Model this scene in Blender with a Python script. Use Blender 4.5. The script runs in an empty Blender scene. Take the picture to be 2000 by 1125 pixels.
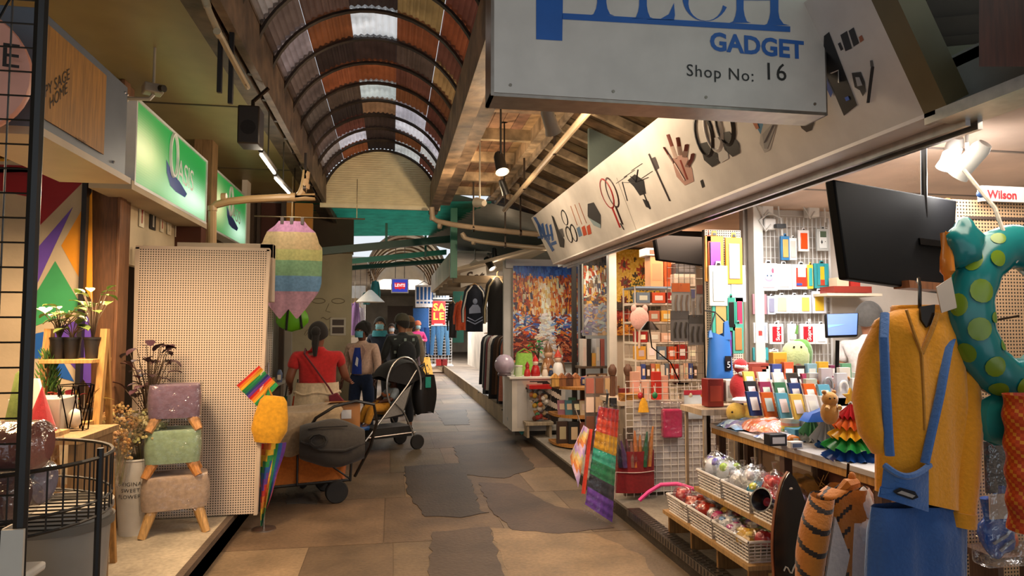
import bpy, bmesh, math, random
from mathutils import Vector, Matrix
R=math.radians; PI=math.pi
sc=bpy.context.scene; COL=sc.collection
rnd=random.Random(7)
# ---------------------------------------------------------------- camera, world, exposure, big lights
FPX=1333.0; EYE=1.55
PITCH=math.atan(78/FPX); YAW=math.atan(235/FPX*math.cos(PITCH))
cd=bpy.data.cameras.new('camera'); cam=bpy.data.objects.new('camera',cd); COL.objects.link(cam)
cd.sensor_width=36; cd.lens=36*FPX/2000; cd.clip_start=.05; cd.clip_end=300
cam.location=(0,0,EYE); cam.rotation_euler=(PI/2+PITCH,0,-YAW); sc.camera=cam
vs=sc.view_settings; vs.view_transform='Standard'; vs.look='None'; vs.gamma=1; vs.exposure=0.0
try: vs.use_curve_mapping=False
except Exception: pass
cy=sc.cycles; cy.max_bounces=6; cy.diffuse_bounces=3; cy.glossy_bounces=3; cy.transmission_bounces=4; cy.transparent_max_bounces=8
cy.sample_clamp_indirect=4; cy.caustics_reflective=False; cy.caustics_refractive=False
W=bpy.data.worlds.new('sky'); sc.world=W; W.use_nodes=True
bg=W.node_tree.nodes['Background']; bg.inputs[0].default_value=(.88,.94,1,1); bg.inputs[1].default_value=.95
def area(n,loc,size,power,col,rot=(0,0,0),sy=None):
    l=bpy.data.lights.new(n,'AREA'); l.energy=power; l.color=col; l.size=size
    if sy: l.shape='RECTANGLE'; l.size_y=sy
    o=bpy.data.objects.new(n,l); COL.objects.link(o); o.location=loc; o.rotation_euler=rot; return o
def point(n,loc,power,col,r=.06):
    l=bpy.data.lights.new(n,'POINT'); l.energy=power; l.color=col; l.shadow_soft_size=r
    o=bpy.data.objects.new(n,l); COL.objects.link(o); o.location=loc; return o
def spot(n,loc,to,power,col,ang=70,r=.05,blend=.6):
    l=bpy.data.lights.new(n,'SPOT'); l.energy=power; l.color=col; l.spot_size=R(ang); l.spot_blend=blend; l.shadow_soft_size=r
    o=bpy.data.objects.new(n,l); COL.objects.link(o); o.location=loc
    o.rotation_euler=(Vector(to)-Vector(loc)).to_track_quat('-Z','Y').to_euler(); return o
WARM=(1,.66,.36); AMB=(1,.74,.48); CREAM=(1,.86,.68); WHITE=(1,.96,.92); COOL=(.86,.92,1); PEACH=(1,.7,.5)
area('shop_tube_light',(2.75,3.6,2.42),.9,80,WHITE,sy=1.8)
area('shop_front_tube_light',(2.3,2.2,2.42),.5,14,CREAM,sy=1.0)
area('gift_shop_tube_light',(2.75,6.4,2.42),.8,52,PEACH,sy=1.6)
area('gallery_light',(2.1,8.6,2.55),.6,34,CREAM,sy=.8)
area('clothes_shop_light',(2.3,12.5,2.7),.8,60,CREAM,sy=3)
area('homeware_shop_light',(-1.9,3.4,2.2),.5,50,WARM,sy=1.2)
area('homeware_front_fill',(-1.5,4.1,2.26),.3,46,AMB,sy=.6)  # unseen fill, added to brighten the stools and left platform
area('wine_shop_light',(-2.2,6.6,2.45),.5,30,CREAM,sy=1.6)
area('far_left_shop_light',(-1.9,14.5,2.6),1,130,CREAM,sy=4)
area('far_lane_fill',(0.3,25.5,3.25),1.2,420,WHITE,sy=3)  # added fill without a fixture, brightens the far end of the lane
area('far_clothes_fill',(1.9,17.5,2.5),.6,90,WHITE,sy=3)  # added fill without a fixture, brightens the far right stalls
area('far_right_shop_light',(2.3,22,2.75),1,260,WHITE,sy=6)

# ---------------------------------------------------------------- pixel helpers (only to work out true positions)
_r=Vector((math.cos(YAW),-math.sin(YAW),0)); _f=Vector((math.sin(YAW)*math.cos(PITCH),math.cos(YAW)*math.cos(PITCH),math.sin(PITCH)))
_u=_r.cross(_f)
def ray(px,py): return _f+_r*((px-1000)/FPX)+_u*((562.5-py)/FPX)
def at(px,py,Y): d=ray(px,py); return Vector((0,0,EYE))+d*(Y/d.y)
def fl(px,py,z=0.0): d=ray(px,py); return Vector((0,0,EYE))+d*((z-EYE)/d.z)
def wx(px,py,X): d=ray(px,py); return Vector((0,0,EYE))+d*(X/d.x)
# ---------------------------------------------------------------- materials: a few surface families, each tinted by the face colour
def lin(h):
    if not isinstance(h,str): return tuple(h)
    h=h.lstrip('#'); h=h if len(h)==6 else ''.join(k*2 for k in h); c=[int(h[i:i+2],16)/255 for i in (0,2,4)]
    return tuple(v/12.92 if v<=.04045 else ((v+.055)/1.055)**2.4 for v in c)
MATS={}
def mat(fam,color=None):
    key=(fam,color)
    if key in MATS: return MATS[key]
    m=bpy.data.materials.new(fam+('' if color is None else '_'+color.lstrip('#'))); MATS[key]=m
    m.use_nodes=True; nt=m.node_tree; N=nt.nodes; L=nt.links; N.clear()
    out=N.new('ShaderNodeOutputMaterial'); P=N.new('ShaderNodeBsdfPrincipled'); L.new(P.outputs[0],out.inputs[0])
    if color is None:
        a=N.new('ShaderNodeAttribute'); a.attribute_name='Col'; base=a.outputs['Color']
    else:
        a=N.new('ShaderNodeRGB'); a.outputs[0].default_value=lin(color)+(1,); base=a.outputs[0]
    tc=N.new('ShaderNodeTexCoord'); co=tc.outputs['Object']
    def noise(scale,detail=4,vec=None,stretch=None):
        n=N.new('ShaderNodeTexNoise'); n.inputs['Scale'].default_value=scale; n.inputs['Detail'].default_value=detail
        src=vec or co
        if stretch:
            mp=N.new('ShaderNodeMapping'); mp.inputs['Scale'].default_value=stretch; L.new(src,mp.inputs[0]); src=mp.outputs[0]
        L.new(src,n.inputs['Vector']); return n.outputs['Fac']
    def mul(c,fac,lo,hi):
        mr=N.new('ShaderNodeMapRange'); mr.inputs[1].default_value=.3; mr.inputs[2].default_value=.7; mr.inputs[3].default_value=lo; mr.inputs[4].default_value=hi; L.new(fac,mr.inputs[0])
        mx=N.new('ShaderNodeMix'); mx.data_type='RGBA'; mx.blend_type='MULTIPLY'; mx.inputs[0].default_value=1; L.new(c,mx.inputs[6]); L.new(mr.outputs[0],mx.inputs[7]); return mx.outputs[2]
    def bump(fac,s,d=.01):
        b=N.new('ShaderNodeBump'); b.inputs['Strength'].default_value=s; b.inputs['Distance'].default_value=d; L.new(fac,b.inputs['Height']); L.new(b.outputs[0],P.inputs['Normal'])
    S=lambda k,v: P.inputs[k].__setattr__('default_value',v)
    if fam=='matte': S('Roughness',.7); base=mul(base,noise(9),.88,1.08)
    elif fam=='black': S('Roughness',.6); S('Specular IOR Level',.12); base=mul(base,noise(8),.9,1.1)
    elif fam=='gloss': S('Roughness',.22); base=mul(base,noise(12),.94,1.05)
    elif fam=='metal': S('Roughness',.34); S('Metallic',1.0); base=mul(base,noise(20),.85,1.1)
    elif fam=='satin': S('Roughness',.42); base=mul(base,noise(6),.9,1.06)
    elif fam=='cloth': S('Roughness',.92); S('Sheen Weight',.15); base=mul(base,noise(40,2),.85,1.12); bump(noise(160,2),.25,.004)
    elif fam=='fleece': S('Roughness',.95); S('Sheen Weight',.4); f=noise(70,4); base=mul(base,f,.93,1.06); bump(f,.4,.008)
    elif fam=='wood': S('Roughness',.55); base=mul(base,noise(6,6,None,(14,14,1.2)),.62,1.2)
    elif fam=='concrete':
        S('Roughness',.62); f=noise(2.2,8); base=mul(base,f,.6,1.3); g=noise(38,6); base=mul(base,g,.8,1.15); bump(g,.35,.012)
    elif fam=='plaster': S('Roughness',.8); base=mul(base,noise(1.6,8),.72,1.12); bump(noise(30,4),.15,.01)
    elif fam=='rust':
        S('Roughness',.6); f=noise(7,8,None,(1,1,1)); g=noise(2.5,8); base=mul(base,f,.35,1.35); base=mul(base,g,.6,1.25); bump(f,.4,.02)
    elif fam=='sheet':       # thin translucent roofing lit by the sky above it
        base=mul(base,noise(5,6),.7,1.2); S('Roughness',.5)
        t=N.new('ShaderNodeBsdfTranslucent'); L.new(base,t.inputs[0]); mx=N.new('ShaderNodeMixShader'); mx.inputs[0].default_value=.6
        L.new(P.outputs[0],mx.inputs[1]); L.new(t.outputs[0],mx.inputs[2]); L.new(mx.outputs[0],out.inputs[0])
    elif fam=='film':        # clear plastic bag
        S('Roughness',.12)
        t=N.new('ShaderNodeBsdfTransparent'); mx=N.new('ShaderNodeMixShader'); G=N.new('ShaderNodeBsdfGlossy'); G.inputs['Roughness'].default_value=.16; G.inputs[0].default_value=(.85,.85,.85,1)
        lw=N.new('ShaderNodeLayerWeight'); lw.inputs[0].default_value=.35
        mr=N.new('ShaderNodeMapRange'); mr.inputs[3].default_value=.06; mr.inputs[4].default_value=.55; L.new(lw.outputs[1],mr.inputs[0]); L.new(mr.outputs[0],mx.inputs[0])
        bump(noise(14,3),.9,.04); L.new(P.inputs['Normal'].links[0].from_socket,G.inputs['Normal']); L.new(t.outputs[0],mx.inputs[1]); L.new(G.outputs[0],mx.inputs[2]); L.new(mx.outputs[0],out.inputs[0])
    elif fam=='glow': 
        S('Roughness',.4); L.new(base,P.inputs['Emission Color']); S('Emission Strength',.9)
    elif fam=='lamp':
        S('Roughness',.4); L.new(base,P.inputs['Emission Color']); S('Emission Strength',9.0)
    elif fam=='skin': S('Roughness',.5); base=mul(base,noise(14),.9,1.08)
    elif fam=='peg':
        S('Roughness',.6)
        def chk(ax):
            s=N.new('ShaderNodeSeparateXYZ'); L.new(co,s.inputs[0])
            a1=N.new('ShaderNodeMath'); a1.operation='MULTIPLY'; a1.inputs[1].default_value=1/.0178; L.new(s.outputs[ax],a1.inputs[0])
            a2=N.new('ShaderNodeMath'); a2.operation='FRACT'; L.new(a1.outputs[0],a2.inputs[0])
            a3=N.new('ShaderNodeMath'); a3.operation='SUBTRACT'; a3.inputs[1].default_value=.5; L.new(a2.outputs[0],a3.inputs[0])
            a4=N.new('ShaderNodeMath'); a4.operation='MULTIPLY'; L.new(a3.outputs[0],a4.inputs[0]); L.new(a3.outputs[0],a4.inputs[1]); return a4.outputs[0]
        ad=N.new('ShaderNodeMath'); ad.operation='ADD'; L.new(chk(0),ad.inputs[0]); L.new(chk(2),ad.inputs[1])
        lt=N.new('ShaderNodeMath'); lt.operation='LESS_THAN'; lt.inputs[1].default_value=.075; L.new(ad.outputs[0],lt.inputs[0])
        mx=N.new('ShaderNodeMix'); mx.data_type='RGBA'; mx.inputs[7].default_value=(.02,.014,.01,1); L.new(lt.outputs[0],mx.inputs[0]); L.new(base,mx.inputs[6]); base=mx.outputs[2]
    L.new(base,P.inputs['Base Color'])
    return m
# ---------------------------------------------------------------- mesh builder
def V(*a): return Vector(a)
class B:
    def __init__(s,c='#808080',fam='matte'): s.v=[];s.f=[];s.k=[];s.M=Matrix();s.col(c,fam)
    def col(s,c,fam=None):
        if fam: s.fam=fam
        s.cur=(lin(c),s.fam); return s
    def xf(s,loc=(0,0,0),rz=0,rx=0,ry=0,sc_=1): s.M=Matrix.Translation(loc)@Matrix.Rotation(rz,4,'Z')@Matrix.Rotation(ry,4,'Y')@Matrix.Rotation(rx,4,'X')@Matrix.Scale(sc_,4); return s
    def add(s,vs,fs):
        o=len(s.v); s.v+=[s.M@Vector(p) for p in vs]
        for f in fs: s.f.append([i+o for i in f]); s.k.append(s.cur)
        return s
    def box(s,x0,x1,y0,y1,z0,z1):
        return s.add([(x0,y0,z0),(x1,y0,z0),(x1,y1,z0),(x0,y1,z0),(x0,y0,z1),(x1,y0,z1),(x1,y1,z1),(x0,y1,z1)],[(3,2,1,0),(4,5,6,7),(0,1,5,4),(1,2,6,5),(2,3,7,6),(3,0,4,7)])
    def hexa(s,a): return s.add(a,[(3,2,1,0),(4,5,6,7),(0,1,5,4),(1,2,6,5),(2,3,7,6),(3,0,4,7)])
    def quad(s,a,b,c,d): return s.add([a,b,c,d],[(0,1,2,3)])
    def poly(s,pts): return s.add(pts,[tuple(range(len(pts)))])
    def prism(s,pts,d):     # pts planar 3d polygon, extruded by vector d
        n=len(pts); d=Vector(d); a=[Vector(p) for p in pts]; b=[p+d for p in a]
        return s.add(a+b,[tuple(range(n))[::-1],tuple(range(n,2*n))]+[(i,(i+1)%n,(i+1)%n+n,i+n) for i in range(n)])
    def tube(s,pts,r,n=8,closed=False,flat=1.0):
        pts=[Vector(p) for p in pts]; m=len(pts); rs=r if isinstance(r,(list,tuple)) else [r]*m
        vs=[];fs=[];up=None
        for i,p in enumerate(pts):
            if closed: t=pts[(i+1)%m]-pts[i-1]
            else: t=pts[min(i+1,m-1)]-pts[max(i-1,0)]
            if t.length<1e-9: t=Vector((0,0,1))
            t.normalize()
            if up is None: up=Vector((0,0,1)) if abs(t.z)<.9 else Vector((0,1,0))
            a=t.cross(up)
            if a.length<1e-4: a=t.orthogonal()
            a.normalize(); b=a.cross(t); up=b
            for k in range(n):
                q=2*PI*k/n; vs.append(p+a*math.cos(q)*rs[i]+b*math.sin(q)*rs[i]*flat)
        for i in range(m if closed else m-1):
            j=(i+1)%m
            for k in range(n): l=(k+1)%n; fs.append((i*n+k,i*n+l,j*n+l,j*n+k))
        if not closed: fs.append(tuple(range(n))[::-1]); fs.append(tuple(range((m-1)*n,m*n)))
        return s.add(vs,fs)
    def cyl(s,p,q,r,r2=None,n=12): return s.tube([p,q],[r,r if r2 is None else r2],n)
    def lathe(s,prof,c=(0,0,0),n=16,a0=0,a1=2*PI,sx=1,sy=1):
        full=abs(a1-a0-2*PI)<1e-6; m=n if full else n+1; vs=[];fs=[]
        for r,z in prof:
            for k in range(m):
                q=a0+(a1-a0)*k/n; vs.append((c[0]+r*math.cos(q)*sx,c[1]+r*math.sin(q)*sy,c[2]+z))
        for i in range(len(prof)-1):
            for k in range(n): l=(k+1)%m; fs.append((i*m+k,i*m+l,(i+1)*m+l,(i+1)*m+k))
        if full and prof[0][0]>1e-5: fs.append(tuple(range(m))[::-1])
        if full and prof[-1][0]>1e-5: fs.append(tuple(range((len(prof)-1)*m,len(prof)*m)))
        return s.add(vs,fs)
    def ball(s,c,r,n=12,m=8,bump=None):
        if not isinstance(r,(tuple,list)): r=(r,r,r)
        vs=[];fs=[]
        for i in range(m+1):
            t=PI*i/m
            for k in range(n):
                q=2*PI*k/n; d=Vector((math.sin(t)*math.cos(q),math.sin(t)*math.sin(q),math.cos(t)))
                w=1+(bump(d) if bump else 0); vs.append((c[0]+d.x*r[0]*w,c[1]+d.y*r[1]*w,c[2]+d.z*r[2]*w))
        for i in range(m):
            for k in range(n): l=(k+1)%n; fs.append((i*n+k,(i+1)*n+k,(i+1)*n+l,i*n+l))
        return s.add(vs,fs)
    def surf(s,fn,nu,nv,thick=0,closed=False,colfn=None):
        P=[[Vector(fn(i/nu,j/nv)) for j in range(nv+1)] for i in range(nu+1)]
        vs=[p for row in P for p in row]; m=nv+1
        fs=[];cs=[]
        for i in range(nu):
            for j in range(nv):
                fs.append((i*m+j,(i+1)*m+j,(i+1)*m+j+1,i*m+j+1)); cs.append(colfn(i/nu,j/nv) if colfn else None)
        if thick:
            nn=[]
            for i in range(nu+1):
                for j in range(m):
                    du=P[min(i+1,nu)][j]-P[max(i-1,0)][j]; dv=P[i][min(j+1,nv)]-P[i][max(j-1,0)]; k=du.cross(dv)
                    nn.append(k.normalized() if k.length>1e-12 else Vector((0,0,1)))
            o=len(vs); vs2=[p-nn[i]*thick for i,p in enumerate(vs)]; vs=vs+vs2
            for f,c in list(zip(fs,cs)): fs.append(tuple(i+o for i in f[::-1])); cs.append(c)
            edge=[i*m for i in range(nu+1)]+[nu*m+j for j in range(1,m)]+[i*m+nv for i in range(nu-1,-1,-1)]+[j for j in range(nv-1,0,-1)]
            for i,a in enumerate(edge): b=edge[(i+1)%len(edge)]; fs.append((b,a,a+o,b+o)); cs.append(cs[0])
        if colfn:
            o=len(s.v); s.v+=[s.M@p for p in vs]
            for f,c in zip(fs,cs): s.f.append([i+o for i in f]); s.k.append((lin(c),s.fam))
            return s
        return s.add(vs,fs)
    def text(s,t,size,o,x,y,align='LEFT',bold=0.0,space=1.0,shear=0.0):
        c=bpy.data.curves.new('t','FONT'); c.body=t; c.size=size; c.align_x=align; c.offset=bold*size; c.space_character=space; c.shear=shear; c.resolution_u=3
        ob=bpy.data.objects.new('t',c); me=bpy.data.meshes.new_from_object(ob)
        o=Vector(o);x=Vector(x).normalized();y=Vector(y).normalized()
        s.add([o+x*v.co.x+y*v.co.y for v in me.vertices],[tuple(p.vertices) for p in me.polygons])
        bpy.data.objects.remove(ob); bpy.data.curves.remove(c); bpy.data.meshes.remove(me); return s
    def build(s,name,parent=None,loc=None,rz=0,bev=0,smooth=35,sub=0,rot=None):
        me=bpy.data.meshes.new(name); me.from_pydata([tuple(v) for v in s.v],[],s.f); 
        fams=[]
        for k in s.k:
            if k[1] not in fams: fams.append(k[1])
        for f in fams: me.materials.append(mat(f))
        a=me.attributes.new('Col','FLOAT_COLOR','FACE')
        buf=[]
        for k in s.k: buf+=[*k[0],1.0]
        a.data.foreach_set('color',buf); me.polygons.foreach_set('material_index',[fams.index(k[1]) for k in s.k])
        if smooth: 
            me.polygons.foreach_set('use_smooth',[True]*len(me.polygons)); me.set_sharp_from_angle(angle=R(smooth))
        me.update()
        ob=bpy.data.objects.new(name,me); COL.objects.link(ob)
        if parent: ob.parent=parent
        if loc is not None: ob.location=loc
        if rot is not None: ob.rotation_euler=rot
        elif rz: ob.rotation_euler=(0,0,rz)
        if bev:
            b=ob.modifiers.new('b','BEVEL'); b.width=bev; b.segments=2; b.limit_method='ANGLE'; b.angle_limit=R(40)
        if sub:
            b=ob.modifiers.new('s','SUBSURF'); b.levels=sub; b.render_levels=sub
        return ob
def tag(o,label,cat,group=None,kind=None):
    if label: o['label']=label
    if cat: o['category']=cat
    if group: o['group']=group
    if kind: o['kind']=kind
    return o
def thing(name,label,cat,loc=(0,0,0),rz=0,group=None,rot=None):
    o=bpy.data.objects.new(name,None); o.empty_display_size=.05; COL.objects.link(o); o.location=loc; o.rotation_euler=rot or (0,0,rz)
    return tag(o,label,cat,group)
def struct(o,parent=None):
    o['kind']='structure'; return o
def dup(o,loc=None,rz=None,label=None,group=None,parent=None):
    c=o.copy(); COL.objects.link(c); c.parent=parent
    if loc is not None: c.location=loc
    if rz is not None: c.rotation_euler=(0,0,rz)
    if label: c['label']=label
    if group: c['group']=group
    for ch in list(o.children): dup(ch,parent=c)
    return c
def pick(*a): return rnd.choice(a)
def jit(h,a=.12):
    c=lin(h); k=1+rnd.uniform(-a,a); return tuple(min(1,v*k*(1+rnd.uniform(-a,a)*.4)) for v in c)
ORD=['first','second','third','fourth','fifth','sixth','seventh','eighth','ninth','tenth','eleventh','twelfth','thirteenth','fourteenth','fifteenth','sixteenth','seventeenth','eighteenth','nineteenth','twentieth']
# ================================================================ SETTING
KX=1.86; LX=-1.15; PL=.15; PR=.12
b=B('#5e4d3b','concrete').box(LX-.05,KX+.05,-5,48,-.1,0)
# slabs: rows of lighter and darker cast panels lying in the lane
b.col('#7d6b54')
y=-2.0
while y<40:
    d=rnd.uniform(.7,1.5); x=LX
    while x<KX-.2:
        w=min(rnd.uniform(.5,1.3),KX-x); c=pick('#735f47','#68533f','#5c4a38','#7d6850','#63513d')
        b.col(jit(c,.1)).box(x+.004,x+w-.004,y+.004,y+d-.004,-.01,.003); x+=w
    y+=d
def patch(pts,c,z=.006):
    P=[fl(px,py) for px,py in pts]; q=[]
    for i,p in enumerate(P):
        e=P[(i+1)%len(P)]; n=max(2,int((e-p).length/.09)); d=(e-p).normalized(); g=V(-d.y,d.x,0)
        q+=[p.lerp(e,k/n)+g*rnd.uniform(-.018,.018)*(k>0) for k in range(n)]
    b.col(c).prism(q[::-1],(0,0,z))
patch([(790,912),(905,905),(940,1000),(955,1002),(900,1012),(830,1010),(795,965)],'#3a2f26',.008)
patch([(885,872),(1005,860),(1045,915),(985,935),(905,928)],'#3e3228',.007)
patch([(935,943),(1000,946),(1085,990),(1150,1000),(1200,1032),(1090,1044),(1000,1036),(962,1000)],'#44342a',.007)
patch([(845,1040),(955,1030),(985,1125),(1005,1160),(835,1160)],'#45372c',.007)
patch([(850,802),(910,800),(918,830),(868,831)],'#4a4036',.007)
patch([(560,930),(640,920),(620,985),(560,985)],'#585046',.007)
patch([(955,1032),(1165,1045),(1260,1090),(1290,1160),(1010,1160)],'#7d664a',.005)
b.build('floor',smooth=0)['kind']='structure'
# platforms
b=B('#b5a68e','concrete').box(-3.6,LX,-1,11,0,PL).col('#40342a').box(LX-.02,LX,-1,11,.0,PL-.03).col('#5a4a3c').box(LX-.04,LX+.005,-1,11,PL-.035,PL+.003)
b.build('platform_left',smooth=0)['kind']='structure'
b=B('#8d8478','concrete').box(KX,5.2,-1,10.4,0,PR).col('#3a322a').box(KX-.004,KX+.02,-1,10.4,0,PR-.02)
b.build('platform_right',smooth=0)['kind']='structure'
b=B('#8f8a84','metal').box(KX-.012,KX+.09,1.0,5.25,PR,PR+.006).box(KX-.016,KX-.008,1.0,5.25,PR-.05,PR+.006)
y=1.05
while y<5.2:
    b.box(KX+.0,KX+.035,y,y+.012,PR+.006,PR+.010).box(KX+.045,KX+.08,y+.022,y+.034,PR+.006,PR+.010).box(KX-.02,KX-.016,y,y+.014,PR-.045,PR); y+=.045
struct(b.build('trim_1'))
b=B('#77695a','concrete').box(KX-.05,5.2,10.6,46,0,.22).col('#8a7658').box(KX-.09,KX-.04,10.6,30,.0,.26)
b.build('platform_far',smooth=0)['kind']='structure'
b=B('#77695a','concrete').box(-5,-1.0,11.6,46,0,.1); b.build('platform_back',smooth=0)['kind']='structure'
# left canopy ceiling and its long edge beam
b=B('#85764e','satin').box(-3.6,-.98,-3,11.2,3.3,3.36)
for y in (-1,1.2,3.4,5.6,7.8,10): b.col('#463c2a').box(-3.6,-.99,y,y+.015,3.292,3.3)
struct(b.build('ceiling_left',smooth=0))
b=B('#5a4a3a','rust').box(-1.12,-.9,-3,16,3.28,3.5).col('#6b5846').box(-.93,-.88,-3,16,3.22,3.62); struct(b.build('ceiling_beam_left',smooth=0))
b=B('#7a644c','rust').box(.5,.62,-3,9.7,3.16,3.5).col('#86705a').box(.62,.8,-3,9.7,3.3,3.52); struct(b.build('ceiling_beam_right',smooth=0))
# barrel vault of corrugated sheet, ribbed
VX,VR,VZ,VY0,DY=-.16,.80,3.22,2.05,.52
root=thing('ceiling_vault',None,None); root['kind']='structure'
cols=['#8a4a28','#98562e','#7e4024','#64382a','#33261f','#987048','#a07848','#744024','#2a201b','#5a4234']
b=B('#a85020','sheet'); NS=7
NB=15
for k in range(-5,NB-1):
    y0=VY0+k*DY; y1=y0+DY
    for sgm in range(NS):
        a0=PI*sgm/NS; a1=PI*(sgm+1)/NS
        c=rnd.choice(cols)
        if sgm in (0,): c=rnd.choice(['#9a8878','#b0a090','#8a6a50','#7a5a48'])
        if sgm in (5,6): c=rnd.choice(['#5a4438','#6a5648','#4a342a','#9a8a80'])
        if sgm==3 and k%2: c=rnd.choice(['#2a1f1a','#3a2a22'])
        if (k,sgm) in ((6,3),): c='#ffffff'
        if k>=10 and sgm in (1,2) and rnd.random()<.5: c='#e8e4e0'
        if (k,sgm) in ((9,3),(11,2),(12,1),(12,4)): c='#f4f0ec'
        b.col(jit(c,.15))
        n=28
        def fn(u,v,a0=a0,a1=a1,y0=y0,y1=y1):
            a=a0+(a1-a0)*u; r=VR+.009*math.sin(a*50*2)+.006*(sgm%2)
            return (VX+r*math.cos(a),y0-.03+(DY+.05)*v,VZ+.95*r*math.sin(a))
        b.surf(fn,n,2)
b.build('roof_sheet',root)['kind']='structure'
for k in range(-4,NB):
    y=VY0+k*DY
    q=B('#33261d','rust').tube([(VX+(VR-.02)*math.cos(PI*i/24),y,VZ+.95*(VR-.02)*math.sin(PI*i/24)) for i in range(25)],.018,6,flat=1.4)
    q.build('rib',root)
LY=VY0+14*DY
b=B('#e0d4b0','satin')
N=26
for i in range(N):   # corrugated end lunette
    z0=VZ-.02+.80*i/N; z1=VZ-.02+.80*(i+1)/N
    for (za,zb,da,db) in ((z0,(z0+z1)/2,0,.012),((z0+z1)/2,z1,.012,0)):
        def hw(z): return math.sqrt(max(0,VR**2-((z-VZ)/.95)**2)) if z>VZ else VR
        b.quad((VX-hw(za),LY+da,za),(VX+hw(za),LY+da,za),(VX+hw(zb),LY+db,zb),(VX-hw(zb),LY+db,zb))
b.box(VX-VR,VX+VR,LY,LY+.04,VZ-.06,VZ-.01); struct(b.build('wall_lunette',smooth=0))
# timber lean-to over the right side
b=B('#a88a64','rust')
x=.8
while x<1.45: b.col(jit('#a88a64',.35)).box(x,x+.105,-1,9.6,3.5,3.53); x+=.11
b.col('#6a5038').quad((1.42,3.6,3.53),(1.42,10.5,3.53),(3.3,10.5,2.78),(3.3,3.6,2.78))
y=3.6
while y<10.4:
    b.col(jit('#7a6044',.25)).hexa([(1.42,y,3.50),(3.2,y,2.79),(3.2,y+.17,2.79),(1.42,y+.17,3.50),(1.42,y,3.515),(3.2,y,2.805),(3.2,y+.17,2.805),(1.42,y+.17,3.515)]); y+=.19
struct(b.build('ceiling_right',smooth=0))
for i,y in enumerate([4.05,4.7,5.35,6.0,6.65,7.3,7.95,8.6,9.25]):
    q=B('#c8b090','rust').hexa([(1.4,y,3.41),(2.9,y,2.81),(2.9,y+.05,2.81),(1.4,y+.05,3.41),(1.4,y,3.49),(2.9,y,2.89),(2.9,y+.05,2.89),(1.4,y+.05,3.49)]); q.build('ceiling_rafter',smooth=0)['kind']='structure'
for i,y in enumerate([3.2,4.0,4.9,5.6,6.5,7.4,8.4,9.3]):
    q=B(jit('#b89c78',.25),'rust').box(.66,1.5,y,y+.07,3.39,3.5); q.build('ceiling_joist',smooth=0)['kind']='structure'
b=B('#c0a888','rust').box(1.33,1.42,1,9.5,3.36,3.5).col('#a89680').box(1.42,1.45,1,9.5,3.3,3.36); struct(b.build('ceiling_purlin',smooth=0))
# shop shells, right side
b=B('#cdbfae','plaster').box(4.6,4.7,-1,10.4,0,2.7); struct(b.build('wall_right',smooth=0))
b=B('#d8c0ae','plaster').box(2.02,4.7,-1,4.95,2.5,2.54).box(2.02,4.7,4.95,8.2,2.55,2.59).col('#8c8a88').box(2.02,2.06,-1,8.2,2.3,2.55)
for y in (2.0,3.1,4.2): b.col('#8a8078').box(2.05,4.6,y,y+.02,2.494,2.5)
struct(b.build('ceiling_shop',smooth=0))
b=B('#c9beb2','plaster').box(2.75,4.6,5.0,5.06,PR,2.5); struct(b.build('wall_partition',smooth=0))
b=B('#b9ad9c','plaster').box(2.66,4.6,8.1,8.16,PR,2.6); struct(b.build('wall_gift',smooth=0))
b=B('#d8d4cc','satin').box(2.40,2.49,7.35,7.44,PR,2.62); struct(b.build('pillar_white',bev=.004))
b=B('#ccc8c0','satin').box(2.76,2.84,4.86,4.95,PR,2.5); struct(b.build('pillar_grey',bev=.004))
b=B('#cfcac4','plaster').box(1.68,3.4,10.28,10.36,.1,2.58).col('#d5d3d6').box(1.7,2.85,10.2,10.28,2.46,2.6); struct(b.build('wall_gallery',smooth=0))
# left side shells
b=B('#8b7c66','plaster').box(-3.7,-3.6,-1,11.4,0,3.3); struct(b.build('wall_left',smooth=0))
b=B('#b9ae90','plaster').box(-3.6,-.64,11.2,11.3,0,2.78).col('#4a3d2e').box(-1.9,-.62,11.16,11.3,2.78,3.3).col('#8a7450').box(-1.7,-.62,11.1,11.2,2.74,2.82)
# faint drawn face on the partition
b.col('#8d8168'); cc=at(640,600,11.19)
for (cx,cz,rx,rz) in ((-.14,.1,.1,.04),(.16,.1,.1,.04)):
    b.tube([(cc.x+cx+rx*math.cos(t*PI/8),11.19,cc.z+cz+rz*math.sin(t*PI/8)) for t in range(17)],.006,4)
b.tube([(cc.x+.02,11.19,cc.z+.06),(cc.x-.03,11.19,cc.z-.06),(cc.x+.04,11.19,cc.z-.08)],.005,4).tube([(cc.x-.1+.03*i,11.19,cc.z-.18+.02*math.sin(i*1.5)) for i in range(8)],.006,4)
for i in range(5): b.tube([(cc.x-.3+.1*i+.05*math.cos(t),11.19,cc.z-.4+.06*math.sin(t*1.3)) for t in range(7)],.004,4)
struct(b.build('wall_back',smooth=0))
b=B('#6b4425','wood').box(-2.07,-1.88,5.12,5.34,PL,3.3).col('#7a5030').box(-1.89,-1.865,5.11,5.22,PL,3.3); struct(b.build('pillar_wood',bev=.006))
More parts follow.
